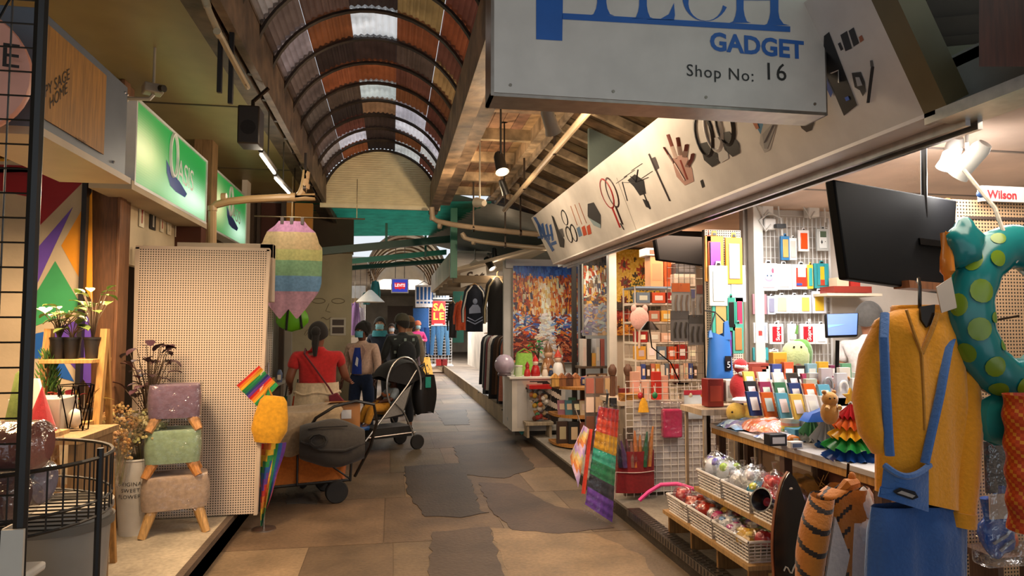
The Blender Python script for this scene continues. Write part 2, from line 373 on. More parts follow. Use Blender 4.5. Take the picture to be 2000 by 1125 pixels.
# geometric mural wall beyond the plant shelf
MY=5.0
b=B('#c9b494','plaster').box(-3.6,-2.03,MY,MY+.06,PL,3.0)
def mur(pts,c): b.col(c,'satin').prism([at(px,py,MY-.001) for px,py in pts][::-1],(0,-.003,0))
mur([(-90,255),(60,300),(75,320),(-90,300)],'#a08a3a'); mur([(-60,290),(30,285),(50,292),(-10,300),(-60,302)],'#6a4a8a'); mur([(0,302),(28,302),(14,315),(-40,315)],'#e09a20')
mur([(28,315),(68,300),(108,322)],'#2a5aa0'); mur([(-90,318),(110,326),(60,345),(-90,330)],'#8e1c22')
mur([(-60,325),(122,328),(168,350),(60,458),(58,385),(-60,360)],'#9a1c22')
mur([(142,405),(60,500),(56,565),(70,560)],'#6a4aa8'); mur([(120,480),(180,375),(181,590)],'#e8961c')
mur([(108,510),(162,602),(60,640),(54,620),(54,600)],'#3f9a5c'); mur([(178,615),(118,638),(90,650),(178,760)],'#5e3fa0'); mur([(55,655),(85,648),(100,668),(80,700),(55,700)],'#1f5aa8'); mur([(105,690),(120,700),(145,745),(108,735)],'#1f5aa8')
b.col('#d6c4a8'); struct(b.build('wall_mural',smooth=0))
b=B('#201a16','satin').box(-2.05,-2.02,MY-.05,MY+.02,PL,3.0); struct(b.build('trim_2',smooth=0))
# right top corner: pale upper wall, dark ribbed awning
b=B('#8fa09a','plaster').box(1.75,4.7,5.9,5.95,2.85,4.2); struct(b.build('wall_upper',smooth=0))
struct(B('#d4e4d8','sheet').quad((1.5,-1,3.33),(5,-1,3.33),(5,3.55,3.33),(1.5,3.55,3.33)).build('ceiling_pale',smooth=0))  # pale ceiling made translucent so that sky light brightens this dark corner
struct(B('#7a5a3a','wood').hexa([(1.7,1.2,3.2),(3.4,2.2,3.2),(3.4,2.32,3.2),(1.7,1.32,3.2),(1.7,1.2,3.32),(3.4,2.2,3.32),(3.4,2.32,3.32),(1.7,1.32,3.32)]).build('ceiling_beam',smooth=0))
# ================================================================ RIGHT: shop fascia, hanging sign, overhead pipes and lamps
P0=V(1.86,0,2.31); PT=V(-.26,0,.53); PN=V(-.53,0,-.26).normalized()
def fp(px,py,off=.001):
    d=ray(px,py); e=V(0,0,EYE); t=(P0-e).dot(PN)/d.dot(PN); return e+d*t+PN*off
def FP(Y,s,off=0): return P0+PT*s+V(0,Y,0)+PN*off
root=thing('shop_fascia','long white leaning fascia board printed with gadgets above the gadget shop','sign',(1.86,2.1,2.31)); RO=V(1.86,2.1,2.31)
b=B('#dedad6','satin'); b.M=Matrix.Translation(-RO)
b.add([FP(2.1,0),FP(7.8,0),FP(7.8,1),FP(2.1,1)]+[FP(2.1,0,-.04),FP(7.8,0,-.04),FP(7.8,1,-.04),FP(2.1,1,-.04)],[(0,1,2,3),(7,6,5,4),(0,3,7,4),(3,2,6,7),(2,1,5,6),(1,0,4,5)])
def pr(pts,c,off=.002): b.col(c,'satin').poly([fp(x,y,off) for x,y in pts])
def ln(pts,c,w,off=.003):
    b.col(c,'satin').tube([fp(x,y,off) for x,y in pts],w,5,flat=.3)
pr([(1041,424),(1047,424),(1083,488),(1079,492)],'#2a62b0'); 
for k in range(4): pr([(1049+k*8,437+k*1),(1053+k*8,434+k*1),(1061+k*7,466+k*1),(1057+k*7,468+k*1)],'#2a62b0')
pr([(1050,462),(1080,456),(1081,460),(1051,466)],'#2a62b0'); pr([(1076,474),(1086,470),(1088,476),(1078,480)],'#2a62b0')
pr([(1077,420),(1082,424),(1092,450),(1103,468),(1102,484),(1094,482),(1087,455)],'#242426'); pr([(1092,448),(1099,446),(1103,462),(1096,464)],'#5a5a5c')
def ring(cx,cy,rx,ry,c,w,tilt=0):
    b.col(c,'satin').tube([fp(cx+rx*math.cos(t)*math.cos(tilt)-ry*math.sin(t)*math.sin(tilt),cy+rx*math.cos(t)*math.sin(tilt)+ry*math.sin(t)*math.cos(tilt),.003) for t in [2*PI*i/20 for i in range(20)]],w,5,closed=True,flat=.4)
ring(1103,425,5,15,'#1d1d20',.008,-.3); ring(1112,458,5,16,'#1d1d20',.009,-.3); ring(1121,455,5,17,'#1d1d20',.009,-.3)
for k in range(3): ln([(1115+k*8,402-k*3),(1128+k*9,440-k*2)],'#b06a4a',.004); pr([(1126+k*10,446-k*2),(1132+k*10,442-k*2),(1138+k*9,460-k*2),(1131+k*9,463-k*2)],'#c8502a' if k else '#6a88a8')
pr([(1148,398),(1160,395),(1174,420),(1174,445),(1158,436),(1148,422)],'#3c3c3e'); pr([(1149,424),(1173,438),(1174,446),(1160,440)],'#9ab0b8',.003)
ring(1186,378,10,30,'#a02a2a',.008,-.35); ring(1196,376,9,30,'#3a2326',.008,-.35); ln([(1196,404),(1212,444)],'#a02a2a',.012); ln([(1203,402),(1217,438)],'#2c2022',.012); ln([(1212,436),(1219,448)],'#1e1a1c',.014)
ln([(1205,347),(1246,456)],'#9a948c',.002)
pr([(1226,352),(1240,340),(1258,352),(1262,378),(1250,382),(1238,364)],'#26262a')
for (x,y) in ((1213,350),(1243,325),(1263,340),(1228,338)):
    ln([(1243,356),(x+4,y+6)],'#2a2a2e',.006); ln([(x-9,y+8),(x+12,y-6)],'#3a3a3e',.004)
ln([(1216,355),(1226,392)],'#2a2a2e',.005); ln([(1256,372),(1270,408)],'#2a2a2e',.007); pr([(1255,388),(1266,392),(1272,408),(1262,404)],'#2a2a2e')
ln([(1268,300),(1290,350),(1309,392)],'#3a3436',.010); pr([(1270,310),(1280,306),(1288,328),(1280,334)],'#4a4446')
pr([(1312,310),(1340,298),(1352,330),(1356,354),(1338,362),(1322,345)],'#b08a80')
for a in ([(1316,318),(1297,288)],[(1322,308),(1306,262)],[(1332,302),(1326,268)],[(1340,306),(1344,282)],[(1345,325),(1354,310),(1356,300)]): ln(a,'#8a4a40',.017); ln([a[0],((a[0][0]+a[-1][0])/2,(a[0][1]+a[-1][1])/2)],'#d8c0b4',.021)
ln([(1318,318),(1338,352)],'#e0d0c8',.012); ln([(1330,312),(1344,350)],'#a05048',.010)
pr([(1368,353),(1373,350),(1377,364),(1372,367)],'#2c2c2e')
for (x,c) in ((1380,'#242426'),(1398,'#c8c6c4'),(1420,'#2a2a2c')):
    k=x-1380; ring(x-4,262-k*.55,17,44,c,.016,-.22); pr([(x-12,280-k*.5),(x+4,276-k*.5),(x+24,300-k*.5),(x+26,318-k*.5),(x+12,326-k*.5),(x-4,312-k*.5)],c,.004)
pr([(1452,200),(1478,205),(1492,245),(1486,262)],'#2a78a8'); pr([(1462,222),(1474,222),(1484,250),(1478,252)],'#b06030',.004); pr([(1482,205),(1508,212),(1519,240),(1505,292),(1494,298),(1484,280),(1486,262),(1492,240)],'#b8b6b4'); pr([(1490,262),(1512,238),(1516,246),(1500,290),(1494,290)],'#98989a',.004); ln([(1495,278),(1512,244)],'#787878',.005,.005)
pr([(1553,219),(1588,219),(1591,240),(1586,254),(1576,258),(1566,250)],'#3a302e'); pr([(1570,228),(1576,226),(1578,236),(1572,238)],'#c06a4a',.004)
pr([(1610,70),(1620,62),(1675,205),(1649,226),(1608,130)],'#1f2126'); pr([(1610,140),(1628,180),(1624,190),(1610,160)],'#2a5ac0',.004); pr([(1651,190),(1658,187),(1661,194),(1654,197)],'#3a6ad0',.004); ln([(1626,142),(1640,136),(1640,160)],'#e8e8e8',.006,.006)
for q in ([(1637,85),(1642,82),(1648,96),(1643,99)],[(1642,68),(1655,60),(1665,94),(1652,100)],[(1658,60),(1668,53),(1679,84),(1668,91)]): pr(q,'#303034')
pr([(1678,72),(1684,68),(1688,78),(1681,83)],'#a8664a')
pr([(1664,142),(1682,140),(1690,160),(1692,178),(1686,188),(1680,176),(1670,170)],'#3a3a3c'); pr([(1672,150),(1680,150),(1686,166),(1676,168)],'#b8b8ba',.004); ln([(1706,130),(1697,200)],'#2c2c2e',.008); pr([(1700,118),(1705,117),(1707,130),(1701,130)],'#5a5a5c')
b.col('#dedad6')
b.build('face_panel',root,smooth=30)
b=B('#e8e2e2','satin'); b.M=Matrix.Translation(-RO); b.box(1.86,1.98,2.05,7.8,2.295,2.315).col('#b8b4b4','metal').box(1.98,2.0,2.05,7.8,2.26,2.30).box(2.03,2.05,2.05,7.8,2.25,2.30).col('#b8b4b0').box(1.86,1.88,1.2,2.1,2.27,2.31).box(1.88,2.05,1.2,2.1,2.28,2.31)
b.build('soffit_rail',root)
b=B('#6e6448','satin'); b.M=Matrix.Translation(-RO)
b.hexa([FP(2.0,0,.0),FP(2.1,0,.0),FP(2.1,0,-.1),FP(2.0,0,-.1),FP(2.0,1.05,.0),FP(2.1,1.05,.0),FP(2.1,1.05,-.1),FP(2.0,1.05,-.1)])
b.build('end_frame',root)
# hanging lightbox sign across the lane
SY=2.4
root=thing('hanging_sign','big white boxed shop sign with blue lettering hung across the lane','sign',tuple(at(1290,195,SY)))
O=root.location.copy()
def sp(px,py,off=0.0): return at(px,py,SY)+V(0,-off,0)
x0=sp(965,182).x; x1=sp(1613,182).x; zb=sp(965,180).z; zt=zb+.72
b=B('#d2ccc2','satin'); b.M=Matrix.Translation(-O)
b.box(x0,x1,SY,SY+.14,zb,zt); q=b
def L(pts,c='#2560ae',off=.002): b.col(c,'satin').poly([sp(x,y,off) for x,y in pts])
L([(1047,-60),(1100,-60),(1098,80),(1047,77)][::-1]); L([(1098,26),(1543,52),(1543,63),(1098,38)][::-1])
def stem(xa,xb,fl_,yb,yt=-60,r=None):   # slab-serif stem standing on the bar
    r=r or fl_; L([(xa-fl_,yb),(xa-fl_*.45,yb-3),(xa-2,yb-14),(xa,yb-26),(xa,yt),(xb,yt),(xb,yb-26),(xb+2,yb-14),(xb+r*.45,yb-3),(xb+r,yb)])
stem(1166,1184,16,31); stem(1248,1263,14,37)
L([(1263,36),(1290,37),(1306,28),(1316,6),(1318,30),(1316,40),(1263,38)][::-1])
b.col('#2560ae').surf(lambda u,v:(lambda a,r:sp(1378+r*math.cos(a)*.95,-6+r*math.sin(a)*1.0,.002))(PI*1.12-u*PI*.98,[48,34+12*abs(math.cos(PI*1.12-u*PI*.98))][0] if v<.5 else 33+14*max(0,math.sin(PI*1.12-u*PI*.98))),16,1)
stem(1438,1452,14,45); stem(1504,1520,14,50,r=22); L([(1452,-6),(1504,-6),(1504,1),(1452,1)])
b.col('#2560ae').text('GADGET',.098,sp(1386,97,.002),(1,0,-.02),(0,0,1),bold=.035,space=1.02)
b.col('#23221f').text('Shop No:',.066,sp(1340,148,.002),(1,0,-.02),(0,0,1),space=1.12,bold=.003); b.text('16',.098,sp(1490,155,.002),(1,0,0),(0,0,1),space=1.1,bold=.003)
b.build('sign_box',root,smooth=30)
b=B('#9c948a','metal'); b.M=Matrix.Translation(-O); b.box(x0-.012,x1+.004,SY+.004,SY+.146,zb-.012,zb).box(x0-.012,x0,SY+.0,SY+.146,zb-.012,zt).box(x1,x1+.006,SY,SY+.146,zb-.012,zt).col('#8c8478')
for x in (x0+.06,x0+.45,x0+.82,x1-.05): b.cyl((x,SY-.003,zb+.03),(x,SY+.003,zb+.03),.006,n=8)
b.build('trim_frame',root)
for x in (x0+.2,x1-.25): b=B('#6c645a','metal'); b.M=Matrix.Translation(-O); b.cyl((x,SY+.07,zt),(x,SY+.07,3.6),.012); b.build('hanger_rod',root)
# awning of dark ribs and a brown beam at the top right corner
root=thing('ribbed_awning','dark ribbed metal awning panel at the upper end of the fascia','awning',(2.3,2.3,2.7)); O=V(2.3,2.3,2.7)
b=B('#4a443e','satin')
for i in range(5):
    z=-.1+i*.075; b.hexa([(-.28,-.02,z),(.9,-.55,z),(.9,-.5,z),(-.28,.03,z),(-.28,-.06,z+.06),(.9,-.59,z+.06),(.9,-.5,z+.07),(-.28,.03,z+.07)])
b.build('ribbed_panel',root); B('#5a5a44','satin').hexa([(-.3,-.08,-.15),(.1,-.26,-.15),(.1,-.22,-.15),(-.3,-.04,-.15),(-.3,-.08,-.09),(.1,-.26,-.09),(.1,-.22,-.09),(-.3,-.04,-.09)]).build('ledge',root)
struct(B('#4a2416','wood').hexa([tuple(at(x,y,1.6)) for x,y in ((1912,130),(2080,130))]+[tuple(at(x,y,1.75)) for x,y in ((2080,125),(1912,125))]+[tuple(at(x,y,1.6)) for x,y in ((1912,-60),(2080,-60))]+[tuple(at(x,y,1.75)) for x,y in ((2080,-60),(1912,-60))]).build('ceiling_beam_brown',smooth=0))
# pipes
def pipe(pts,r,c,label,fam='satin',brk=None,bc='#5a5048',brh=.3):
    P=[Vector(p) for p in pts]; o=P[0]; root=thing('pipe',label,'pipe',tuple(o))
    path=[P[0]]
    for i in range(1,len(P)-1):   # rounded elbows
        a=(P[i-1]-P[i]).normalized(); c2=(P[i+1]-P[i]).normalized(); k=min(.09,(P[i-1]-P[i]).length*.45,(P[i+1]-P[i]).length*.45)
        for t in range(6):
            u=t/5; path.append((P[i]+a*k)*(1-u)**2+P[i]*2*u*(1-u)+(P[i+1]+c2*k)*u*u)
    path.append(P[-1])
    B(c,fam).tube([p-o for p in path],r,10).build('tube',root)
    for i in range(1,len(P)-1):
        for n in (P[i-1],P[i+1]):
            d=(n-P[i]).normalized(); B(c,fam).cyl(P[i]+d*.07-o,P[i]+d*.11-o,r*1.18).build('elbow_collar',root)
    for f in (brk or []):
        p=P[0].lerp(P[-1],f) if len(P)==2 else P[-2].lerp(P[-1],f)
        B(bc,'metal').cyl(p-o-V(.012,0,0),p-o+V(.012,0,0),r*1.25).box(p.x-o.x-.01,p.x-o.x+.01,p.y-o.y-.005,p.y-o.y+.005,p.z-o.z,p.z-o.z+brh).build('bracket',root)
    return root
pipe([at(843,405,8.8),at(846,440,8.8),at(1075,460,8.3)],.035,'#a08c74','thicker beige pipe dropping from the roof beam then running right','satin',[.35,.75],brh=.62)
pipe([at(902,455,8.9),at(912,472,8.9),at(1080,487,8.5)],.03,'#9a8a74','thinner beige pipe running right below the thick pipe','satin',[.45],brh=.8)
pipe([at(415,520,5.9),at(415,386,5.9),at(594,385,5.9),at(597,350,5.9)],.032,'#b39064','tan elbowed pipe crossing in front of the second green sign','satin',[.5])
pipe([at(1170,195,4.0)+V(0,-.6,.02),at(985,398,8.3)+V(0,0,-.08)],.028,'#a89478','long straight pipe strapped along the right roof timbers','satin',[.1,.4,.7])
pipe([at(395,-20,3.0),at(415,45,3.0),at(478,160,3.6)],.014,'#b0a080','thin conduit running along the left canopy ceiling','satin')
# lamps
def spot_lamp(loc,aim,label,c='#1e1c1a',power=30,col=AMB,stem=.2,s=1.0,ang=80,fam='satin',ceil=3.5):
    loc=Vector(loc); stem=ceil-loc.z; root=thing('spot_lamp',label,'lamp',tuple(loc)); d=(Vector(aim)-loc).normalized()
    B(c,fam).cyl((0,0,stem),(0,0,stem+.02),.04*s).cyl((0,0,stem),(0,0,.05*s),.008).build('stem',root)
    q=d.to_track_quat('Z','Y').to_matrix().to_4x4()
    k=B(c,fam); k.M=q; k.lathe([(.0,-.11*s),(.03*s,-.11*s),(.042*s,-.08*s),(.045*s,.03*s),(.056*s,.07*s),(.052*s,.07*s),(.04*s,.03*s)],n=16); k.build('lamp_head',root)
    k=B('#fff0d8','lamp'); k.M=q; k.ball((0,0,.05*s),(.044*s,.044*s,.022*s),12,6); k.build('bulb',root)
    g=point('lamp_spill',loc+d*.12*s+V(0,0,.0),power*.22,col,.05); g.parent=root; g.matrix_parent_inverse=Matrix.Translation(-loc)
    l=spot('lamp_beam',loc+d*.1*s,aim,power,col,ang,.03); l.parent=root; l.matrix_parent_inverse=Matrix.Translation(-loc)
    return root
spot_lamp(at(978,322,5.2),(1.2,4.0,0),'black track spotlight glowing below the plank ceiling',power=120,col=AMB,stem=.42)
spot_lamp(at(985,368,6.3),(1.9,7,1.0),'small lit spotlight behind the black track spotlight',power=50,stem=.4,s=.8)
spot_lamp(at(1075,240,4.2),(2.15,5.7,.8),'grey can spotlight hanging left of the long roof pipe',c='#8a8278',power=150,s=1.0,ang=60)
spot_lamp(at(937,396,6.4),(-.2,9.4,3.4),'pale can spotlight with added light near the roof edge beam',c='#b0a694',power=90,stem=.3,s=.9)  # fixture looks unlit; its beam is added to brighten the end lunette
spot_lamp(at(1890,318,2.75),(2.3,4.3,1.0),'bright white spotlight under the gadget shop ceiling',c='#d8d4d0',power=26,col=WHITE,s=1.0,ang=120,ceil=2.5)
spot_lamp(at(1857,305,2.9),(3.0,4.0,1.0),'white spotlight turned away beside the bright one',c='#d8d4d0',power=14,col=WHITE,s=.9,ang=110,ceil=2.5)
spot_lamp(at(957,517,11.0),(2.2,10.4,1.4),'round lit bulb spotlight over the hanging black jacket',power=26,s=1.3,ceil=2.75)
spot_lamp(at(966,497,11.3),(2.0,12,1.0),'upper lit bulb spotlight over the clothes stall',power=22,s=1.0,ceil=2.75)
def tube_lamp(p,q,label,power=8,col=CREAM):
    p=Vector(p);q=Vector(q);o=(p+q)/2; root=thing('tube_lamp',label,'lamp',tuple(o)); d=(q-p)/2
    B('#3a342c','satin').tube([-d*1.05+V(0,0,.03),d*1.05+V(0,0,.03)],.022,6).build('fitting',root)
    B('#3a342c','satin').cyl((0,0,.03),(0,0,3.3-o.z),.006).build('stem',root); B('#fff4e0','lamp').cyl(-d,d,.012,n=8).build('tube',root)
    l=point('tube_glow',o+V(0,0,-.06),power,col,.1); l.parent=root; l.matrix_parent_inverse=Matrix.Translation(-o); return root
tube_lamp(at(510,302,5.2),at(536,338,5.7),'nearer slanting tube lamp under the left canopy',8)
tube_lamp(at(538,348,6.2),at(566,379,6.9),'farther slanting tube lamp under the left canopy',8)
# speakers and camera under the left canopy
root=thing('speaker','black loudspeaker bracketed under the left canopy ceiling','speaker',tuple(at(490,250,4.8))); 
B('#2c241c','satin').box(-.07,.07,-.09,.09,-.13,.13).build('cabinet',root,bev=.01); B('#15110e','matte').lathe([(.05,0),(.03,-.01),(0,-.015)],(0,0,0),12).build('cone',root,rot=(PI/2,0,0),loc=(0,-.095,-.02)); B('#3a3028','metal').tube([(0,.05,.12),(0,.05,.2),(.1,.05,.3)],.014,6).build('bracket',root)
root=thing('hanging_bracket','pair of short black rods fixed to the left canopy ceiling','bracket',tuple(at(438,165,4.0)))
for dx in (-.025,.035): B('#1b1714','satin').box(dx-.013,dx+.013,-.013,.013,-.075-dx,3.3-root.location.z).build('rod',root,bev=.003)
root=thing('security_camera','small boxy security camera on an arm above the green sign','camera',tuple(at(300,175,4.5)))
B('#8a8070','satin').box(-.06,.05,-.05,.05,-.03,.03).build('housing',root,bev=.008,rz=.5); B('#14110f','gloss').cyl((.05,-.03,0),(.075,-.045,-.005),.022).build('lens',root); B('#a49a88','satin').tube([(-.16,.02,-.06),(-.02,.0,-.06),(0,0,-.03)],.012,6).ball((-.17,.02,-.06),.025,8,6).cyl((0,0,0),(0,0,3.3-root.location.z),.008).build('arm',root)
# ================================================================ LEFT SIDE
def solo(b,name,label,cat,loc=(0,0,0),group=None,rz=0,kind=None,**k):
    o=b.build(name,None,loc=loc,rz=rz,**k); return tag(o,label,cat,group,kind)
# --- foreground black grid stand
GX0,GX1,GY=-1.85,-.945,2.0
root=thing('grid_display_stand','tall black wire grid stand at the near left edge','display stand',(-.945,GY,PL))
b=B('#14120f','satin'); 
b.tube([(0,0,.0),(0.0,0,3.0)],.017,8).build('post',root)
b=B('#17140f','satin'); z=.9
while z<2.9: b.cyl((-.9,.0,z),(0,.0,z),.0026,n=5); z+=.066
for k in range(14): b.cyl((-.02-.0635*(k+1)+.01,.004,.85),(-.02-.0635*(k+1)+.01,.004,2.95),.0026,n=5)
b.build('wire_grid',root,smooth=0)
B('#c4bcae','satin').box(-.035,.022,-.03,-.02,.4,.885).box(-.035,-.03,-.03,.03,.4,.885).build('white_bracket',root)
p=at(-95,133,2.55); root=thing('round_sign','round pink shop sign partly behind the black grid','sign',tuple(p))
b=B('#e0a08a','satin'); b.xf(rx=PI/2,rz=.25).lathe([(0,-.02),(.225,-.02),(.23,-.012),(.23,.012),(.225,.02),(0,.02)],n=40); b.build('disc',root)
b=B('#241c18'); b.text('E',.12,(.155,-.022,.01),(1,.25,0),(0,0,1)); b.build('lettering',root); B('#2a2a2a','metal').cyl((0,0.0,.23),(0,.0,.75),.005).cyl((.12,.03,.19),(.16,.04,.3),.004).build('hanger_wire',root)
# --- wooden "happy sage" lightbox
SX=-1.3; p0=V(SX,2.2,2.28)
root=thing('shop_lightbox','blue grey sign box with amber panel lettered happy sage home','sign',(SX,2.9,2.28)); O=root.location.copy()
b=B('#6a7480','satin'); b.M=Matrix.Translation(-O); b.box(-1.62,SX,2.74,3.6,2.29,2.74); b.build('sign_box',root,bev=.004)
pa=[wx(66,18,SX+.002),wx(180,127,SX+.002),wx(179,300,SX+.002),wx(62,225,SX+.002)]
b=B('#b07a2c','wood'); b.M=Matrix.Translation(-O); b.prism([(SX+.002,3.33,2.335),(SX+.002,3.33,2.70),(SX+.002,2.78,2.70),(SX+.002,2.78,2.335)],(.004,0,0)); b.build('amber_panel',root)
b=B('#2a1c10'); b.M=Matrix.Translation(-O); t=wx(60,205,SX+.008)
A1=wx(60,212,SX+.008); D1=wx(142,150,SX+.008)-A1; A2=wx(97,214,SX+.008); D2=wx(129,184,SX+.008)-A2
b.text('HAPPY SAGE',D1.length/6.1,A1,D1,(0,-.12,1)); b.build('lettering',root); b=B('#2a1c10'); b.M=Matrix.Translation(-O); b.text('HOME',D2.length/2.55,A2,D2,(0,-.12,1)); b.build('lettering',root); b=B('#2a1c10'); b.M=Matrix.Translation(-O); b.text('H. STORES',.022,wx(147,272,SX+.008),(0,1,.0),(0,0,1),space=1.0); b.build('lettering',root)
B('#c2ae90','satin').box(-.30,.02,-.16,.72,-.02,.01).build('soffit_board',root); 
b=B('#d8d8d8','metal'); 
for y in (.55,.66,.69): b.ball((.002,y,.05 if y<.6 else .42),.007,6,4)
b.build('screw',root)
# --- green lightbox signs
def oasis(y0,y1,z0,z1,label):
    X=-1.7; root=thing('green_lightbox_sign',label,'sign',(X,(y0+y1)/2,z0)); h=z1-z0; w=y1-y0
    b=B('#2f9a4c','glow')
    def cf(u,v):
        g=lin('#1f8a3e'); a=math.exp(-((u-.05)**2/.05+(v-.45)**2/.08)); d=math.exp(-((u-.78)**2/.09+(v-.22)**2/.06)); e=math.exp(-((u-.5)**2/.06+(v-.05)**2/.03))
        c=[g[i]*.8*(1-.0)+ (lin('#f0dcb4')[i])*a*.75+(lin('#d8f0e8')[i])*d*.8+e*.2*lin('#c8e8d0')[i] for i in range(3)]
        return tuple(min(1,x) for x in c)
    b.surf(lambda u,v:(0,-w/2+w*u,h*v),60,30,colfn=cf); b.build('lit_face',root)
    b=B('#e0e0dc','satin'); b.box(-.12,.012,-w/2-.02,-w/2,-.02,h+.02).box(-.12,.012,w/2,w/2+.02,-.02,h+.02).box(-.12,.012,-w/2,w/2,h,h+.02).box(-.12,.012,-w/2,w/2,-.02,0).col('#8a8a80').box(-.12,-.1,-w/2,w/2,0,h); b.build('frame',root)
    b=B('#2c4a9a','satin'); c=V(.004,-w*.03,h*.56)
    b.poly([c+V(0,-.19,.0),c+V(0,-.17,-.1),c+V(0,-.08,-.18),c+V(0,.06,-.2),c+V(0,.3,-.2),c+V(0,.36,-.16),c+V(0,.15,-.1),c+V(0,-.05,-.07)])
    b.col('#f4f4f0'); k=.11 if w>1.5 else .10
    b.tube([c+V(.006,-.03+k*.8*math.cos(t*PI/10),.07+k*1.5*math.sin(t*PI/10)) for t in range(20)],.014,5,closed=True)
    b.text('ASIS',.25*w/1.7,c+V(.006,.07,-.1),(0,1,-.03),(0,0,1),space=.95); b.build('lettering',root)
    l=area('sign_glow',(X+.03,(y0+y1)/2,(z0+z1)/2),w,16 if w>1.5 else 9,(.55,1,.6),(0,PI/2,0),sy=h) if False else None
    return root
oasis(4.86,6.6,2.52,3.07,'nearer green lit shop sign with white O lettering'); oasis(6.95,8.35,2.5,3.07,'farther green lit shop sign behind the tan pipe')
# structure around them
b=B('#8a6a44','wood').box(-1.82,-1.66,6.66,6.86,PL,3.3); struct(b.build('pillar_sign'))
b=B('#d8c4a0','plaster').box(-1.98,-1.92,5.4,7.6,2.02,2.48).col('#c0ae92').box(-1.95,-1.69,4.8,6.65,2.46,2.52).col('#5a2e1a').box(-1.93,-1.7,6.5,6.66,2.0,2.46); struct(b.build('wall_wine',smooth=0))
b=B('#c8c4bc','plaster').box(-3.4,-3.34,5.1,9.0,PL,3.3).col('#9a9488').box(-3.4,-1.3,9.4,9.46,PL,3.3); struct(b.build('wall_oasis',smooth=0))
b=B('#cfc4b4','plaster').box(-1.76,-1.7,8.42,8.62,1.4,3.3).col('#4a2418').box(-1.72,-1.45,9.36,9.4,2.3,3.2).col('#b07a34').box(-1.4,-1.05,9.3,9.4,2.55,3.2); struct(b.build('wall_post',smooth=0))
# wine pictures
for i,(px,w,c) in enumerate([(276,.1,'#b02a22'),(298,.13,'#2a2420'),(316,.08,'#c03a2a'),(330,.1,'#c8b890'),(345,.08,'#5a4a30'),(356,.07,'#3a2c20'),(368,.07,'#3a2c20')]):
    p=wx(px,408+i*6+8,-1.915); b=B('#e8dcc0' if c!='#2a2420' else '#231d1a')
    b.box(0,.006,-w/2,w/2,-.11,.11); b.col(c).poly([(.008,-w*.3,.06),(.008,-w*.05,-.02),(.008,w*.05,-.02),(.008,w*.3,.06)]).box(.006,.009,-.005,.005,-.08,-.02)
    if c=='#2a2420': b.col('#d8d0c0').poly([(.009,-w*.15,-.09),(.009,w*.15,-.09),(.009,w*.12,.03),(.009,.02,.09),(.009,-.02,.09),(.009,-w*.12,.03)])
    solo(b,'drink_picture',['small picture of a red cocktail nearest the wood pillar','dark picture with a pale bottle under the green sign','small red picture right of the dark bottle picture','cream picture with a thin glass under the green sign','brown bottle picture right of the cream glass picture','narrow dark bottle picture, second from the far end','narrow dark bottle picture at the far end of the row'][i],'picture',tuple(p),'drink pictures under the green sign')
p=at(318,487,6.6); b=B('#15131a','gloss').xf(rx=PI/2).tube([(.205*math.cos(t*PI/16),.205*math.sin(t*PI/16),0) for t in range(32)],.022,8,closed=True); r_=thing('round_mirror','round black rimmed mirror showing above the pegboard','mirror',tuple(p)); b.build('rim',r_); b=B('#c0c8d0','gloss').xf(rx=PI/2); b.lathe([(0,-.004),(.185,-.004),(.185,.004),(0,.004)],n=32); b.build('glass',r_); B('#3a52c0','gloss').xf(rx=PI/2).tube([(.182*math.cos(t*PI/16),.182*math.sin(t*PI/16),.008) for t in range(32)],.006,6,closed=True).build('blue_band',r_); B('#1a1a1c','metal').box(-.02,.02,0,.03,-1.95,-.2).box(-.2,.2,-.12,.12,-1.965,-1.94).build('stand',r_)
r_.location.z=PL+1.965
# --- pegboard
root=thing('pegboard','big cream pegboard panel standing by the left platform edge','pegboard',(-1.41,5.48,PL))
h=2.0; b=B('#dcc6ae','peg'); b.M=Matrix.Identity(4)
b.hexa([(-.435,-.02,.01),(.415,-.02,.01),(.415,.015,.01),(-.435,.015,.01),(-.455,-.02,h),(.47,-.02,h-.01),(.47,.015,h-.01),(-.455,.015,h)]); b.build('panel',root,smooth=0)
b=B('#d0baa2','satin').hexa([(-.45,-.024,.0),(-.425,-.024,.0),(-.425,.02,0),(-.45,.02,0),(-.475,-.024,h),(-.445,-.024,h),(-.445,.02,h),(-.475,.02,h)]).hexa([(.405,-.024,.0),(.43,-.024,.0),(.43,.02,0),(.405,.02,0),(.46,-.024,h),(.485,-.024,h),(.485,.02,h),(.46,.02,h)]).box(-.47,.48,-.024,.02,h-.012,h+.012)
b.build('edge_trim',root)
B('#b8a48c','satin').box(-.2,.5,.03,.12,h-.06,h+.05).box(.40,.5,.03,.14,h-.4,h+.05).build('header_box',root,bev=.004)
B('#4a3c30','wood').box(-.35,-.3,.02,.3,0,.03).box(.3,.35,.02,.3,0,.03).box(-.35,-.3,.02,.05,0,1.7).box(.3,.35,.02,.05,0,1.7).build('foot',root)
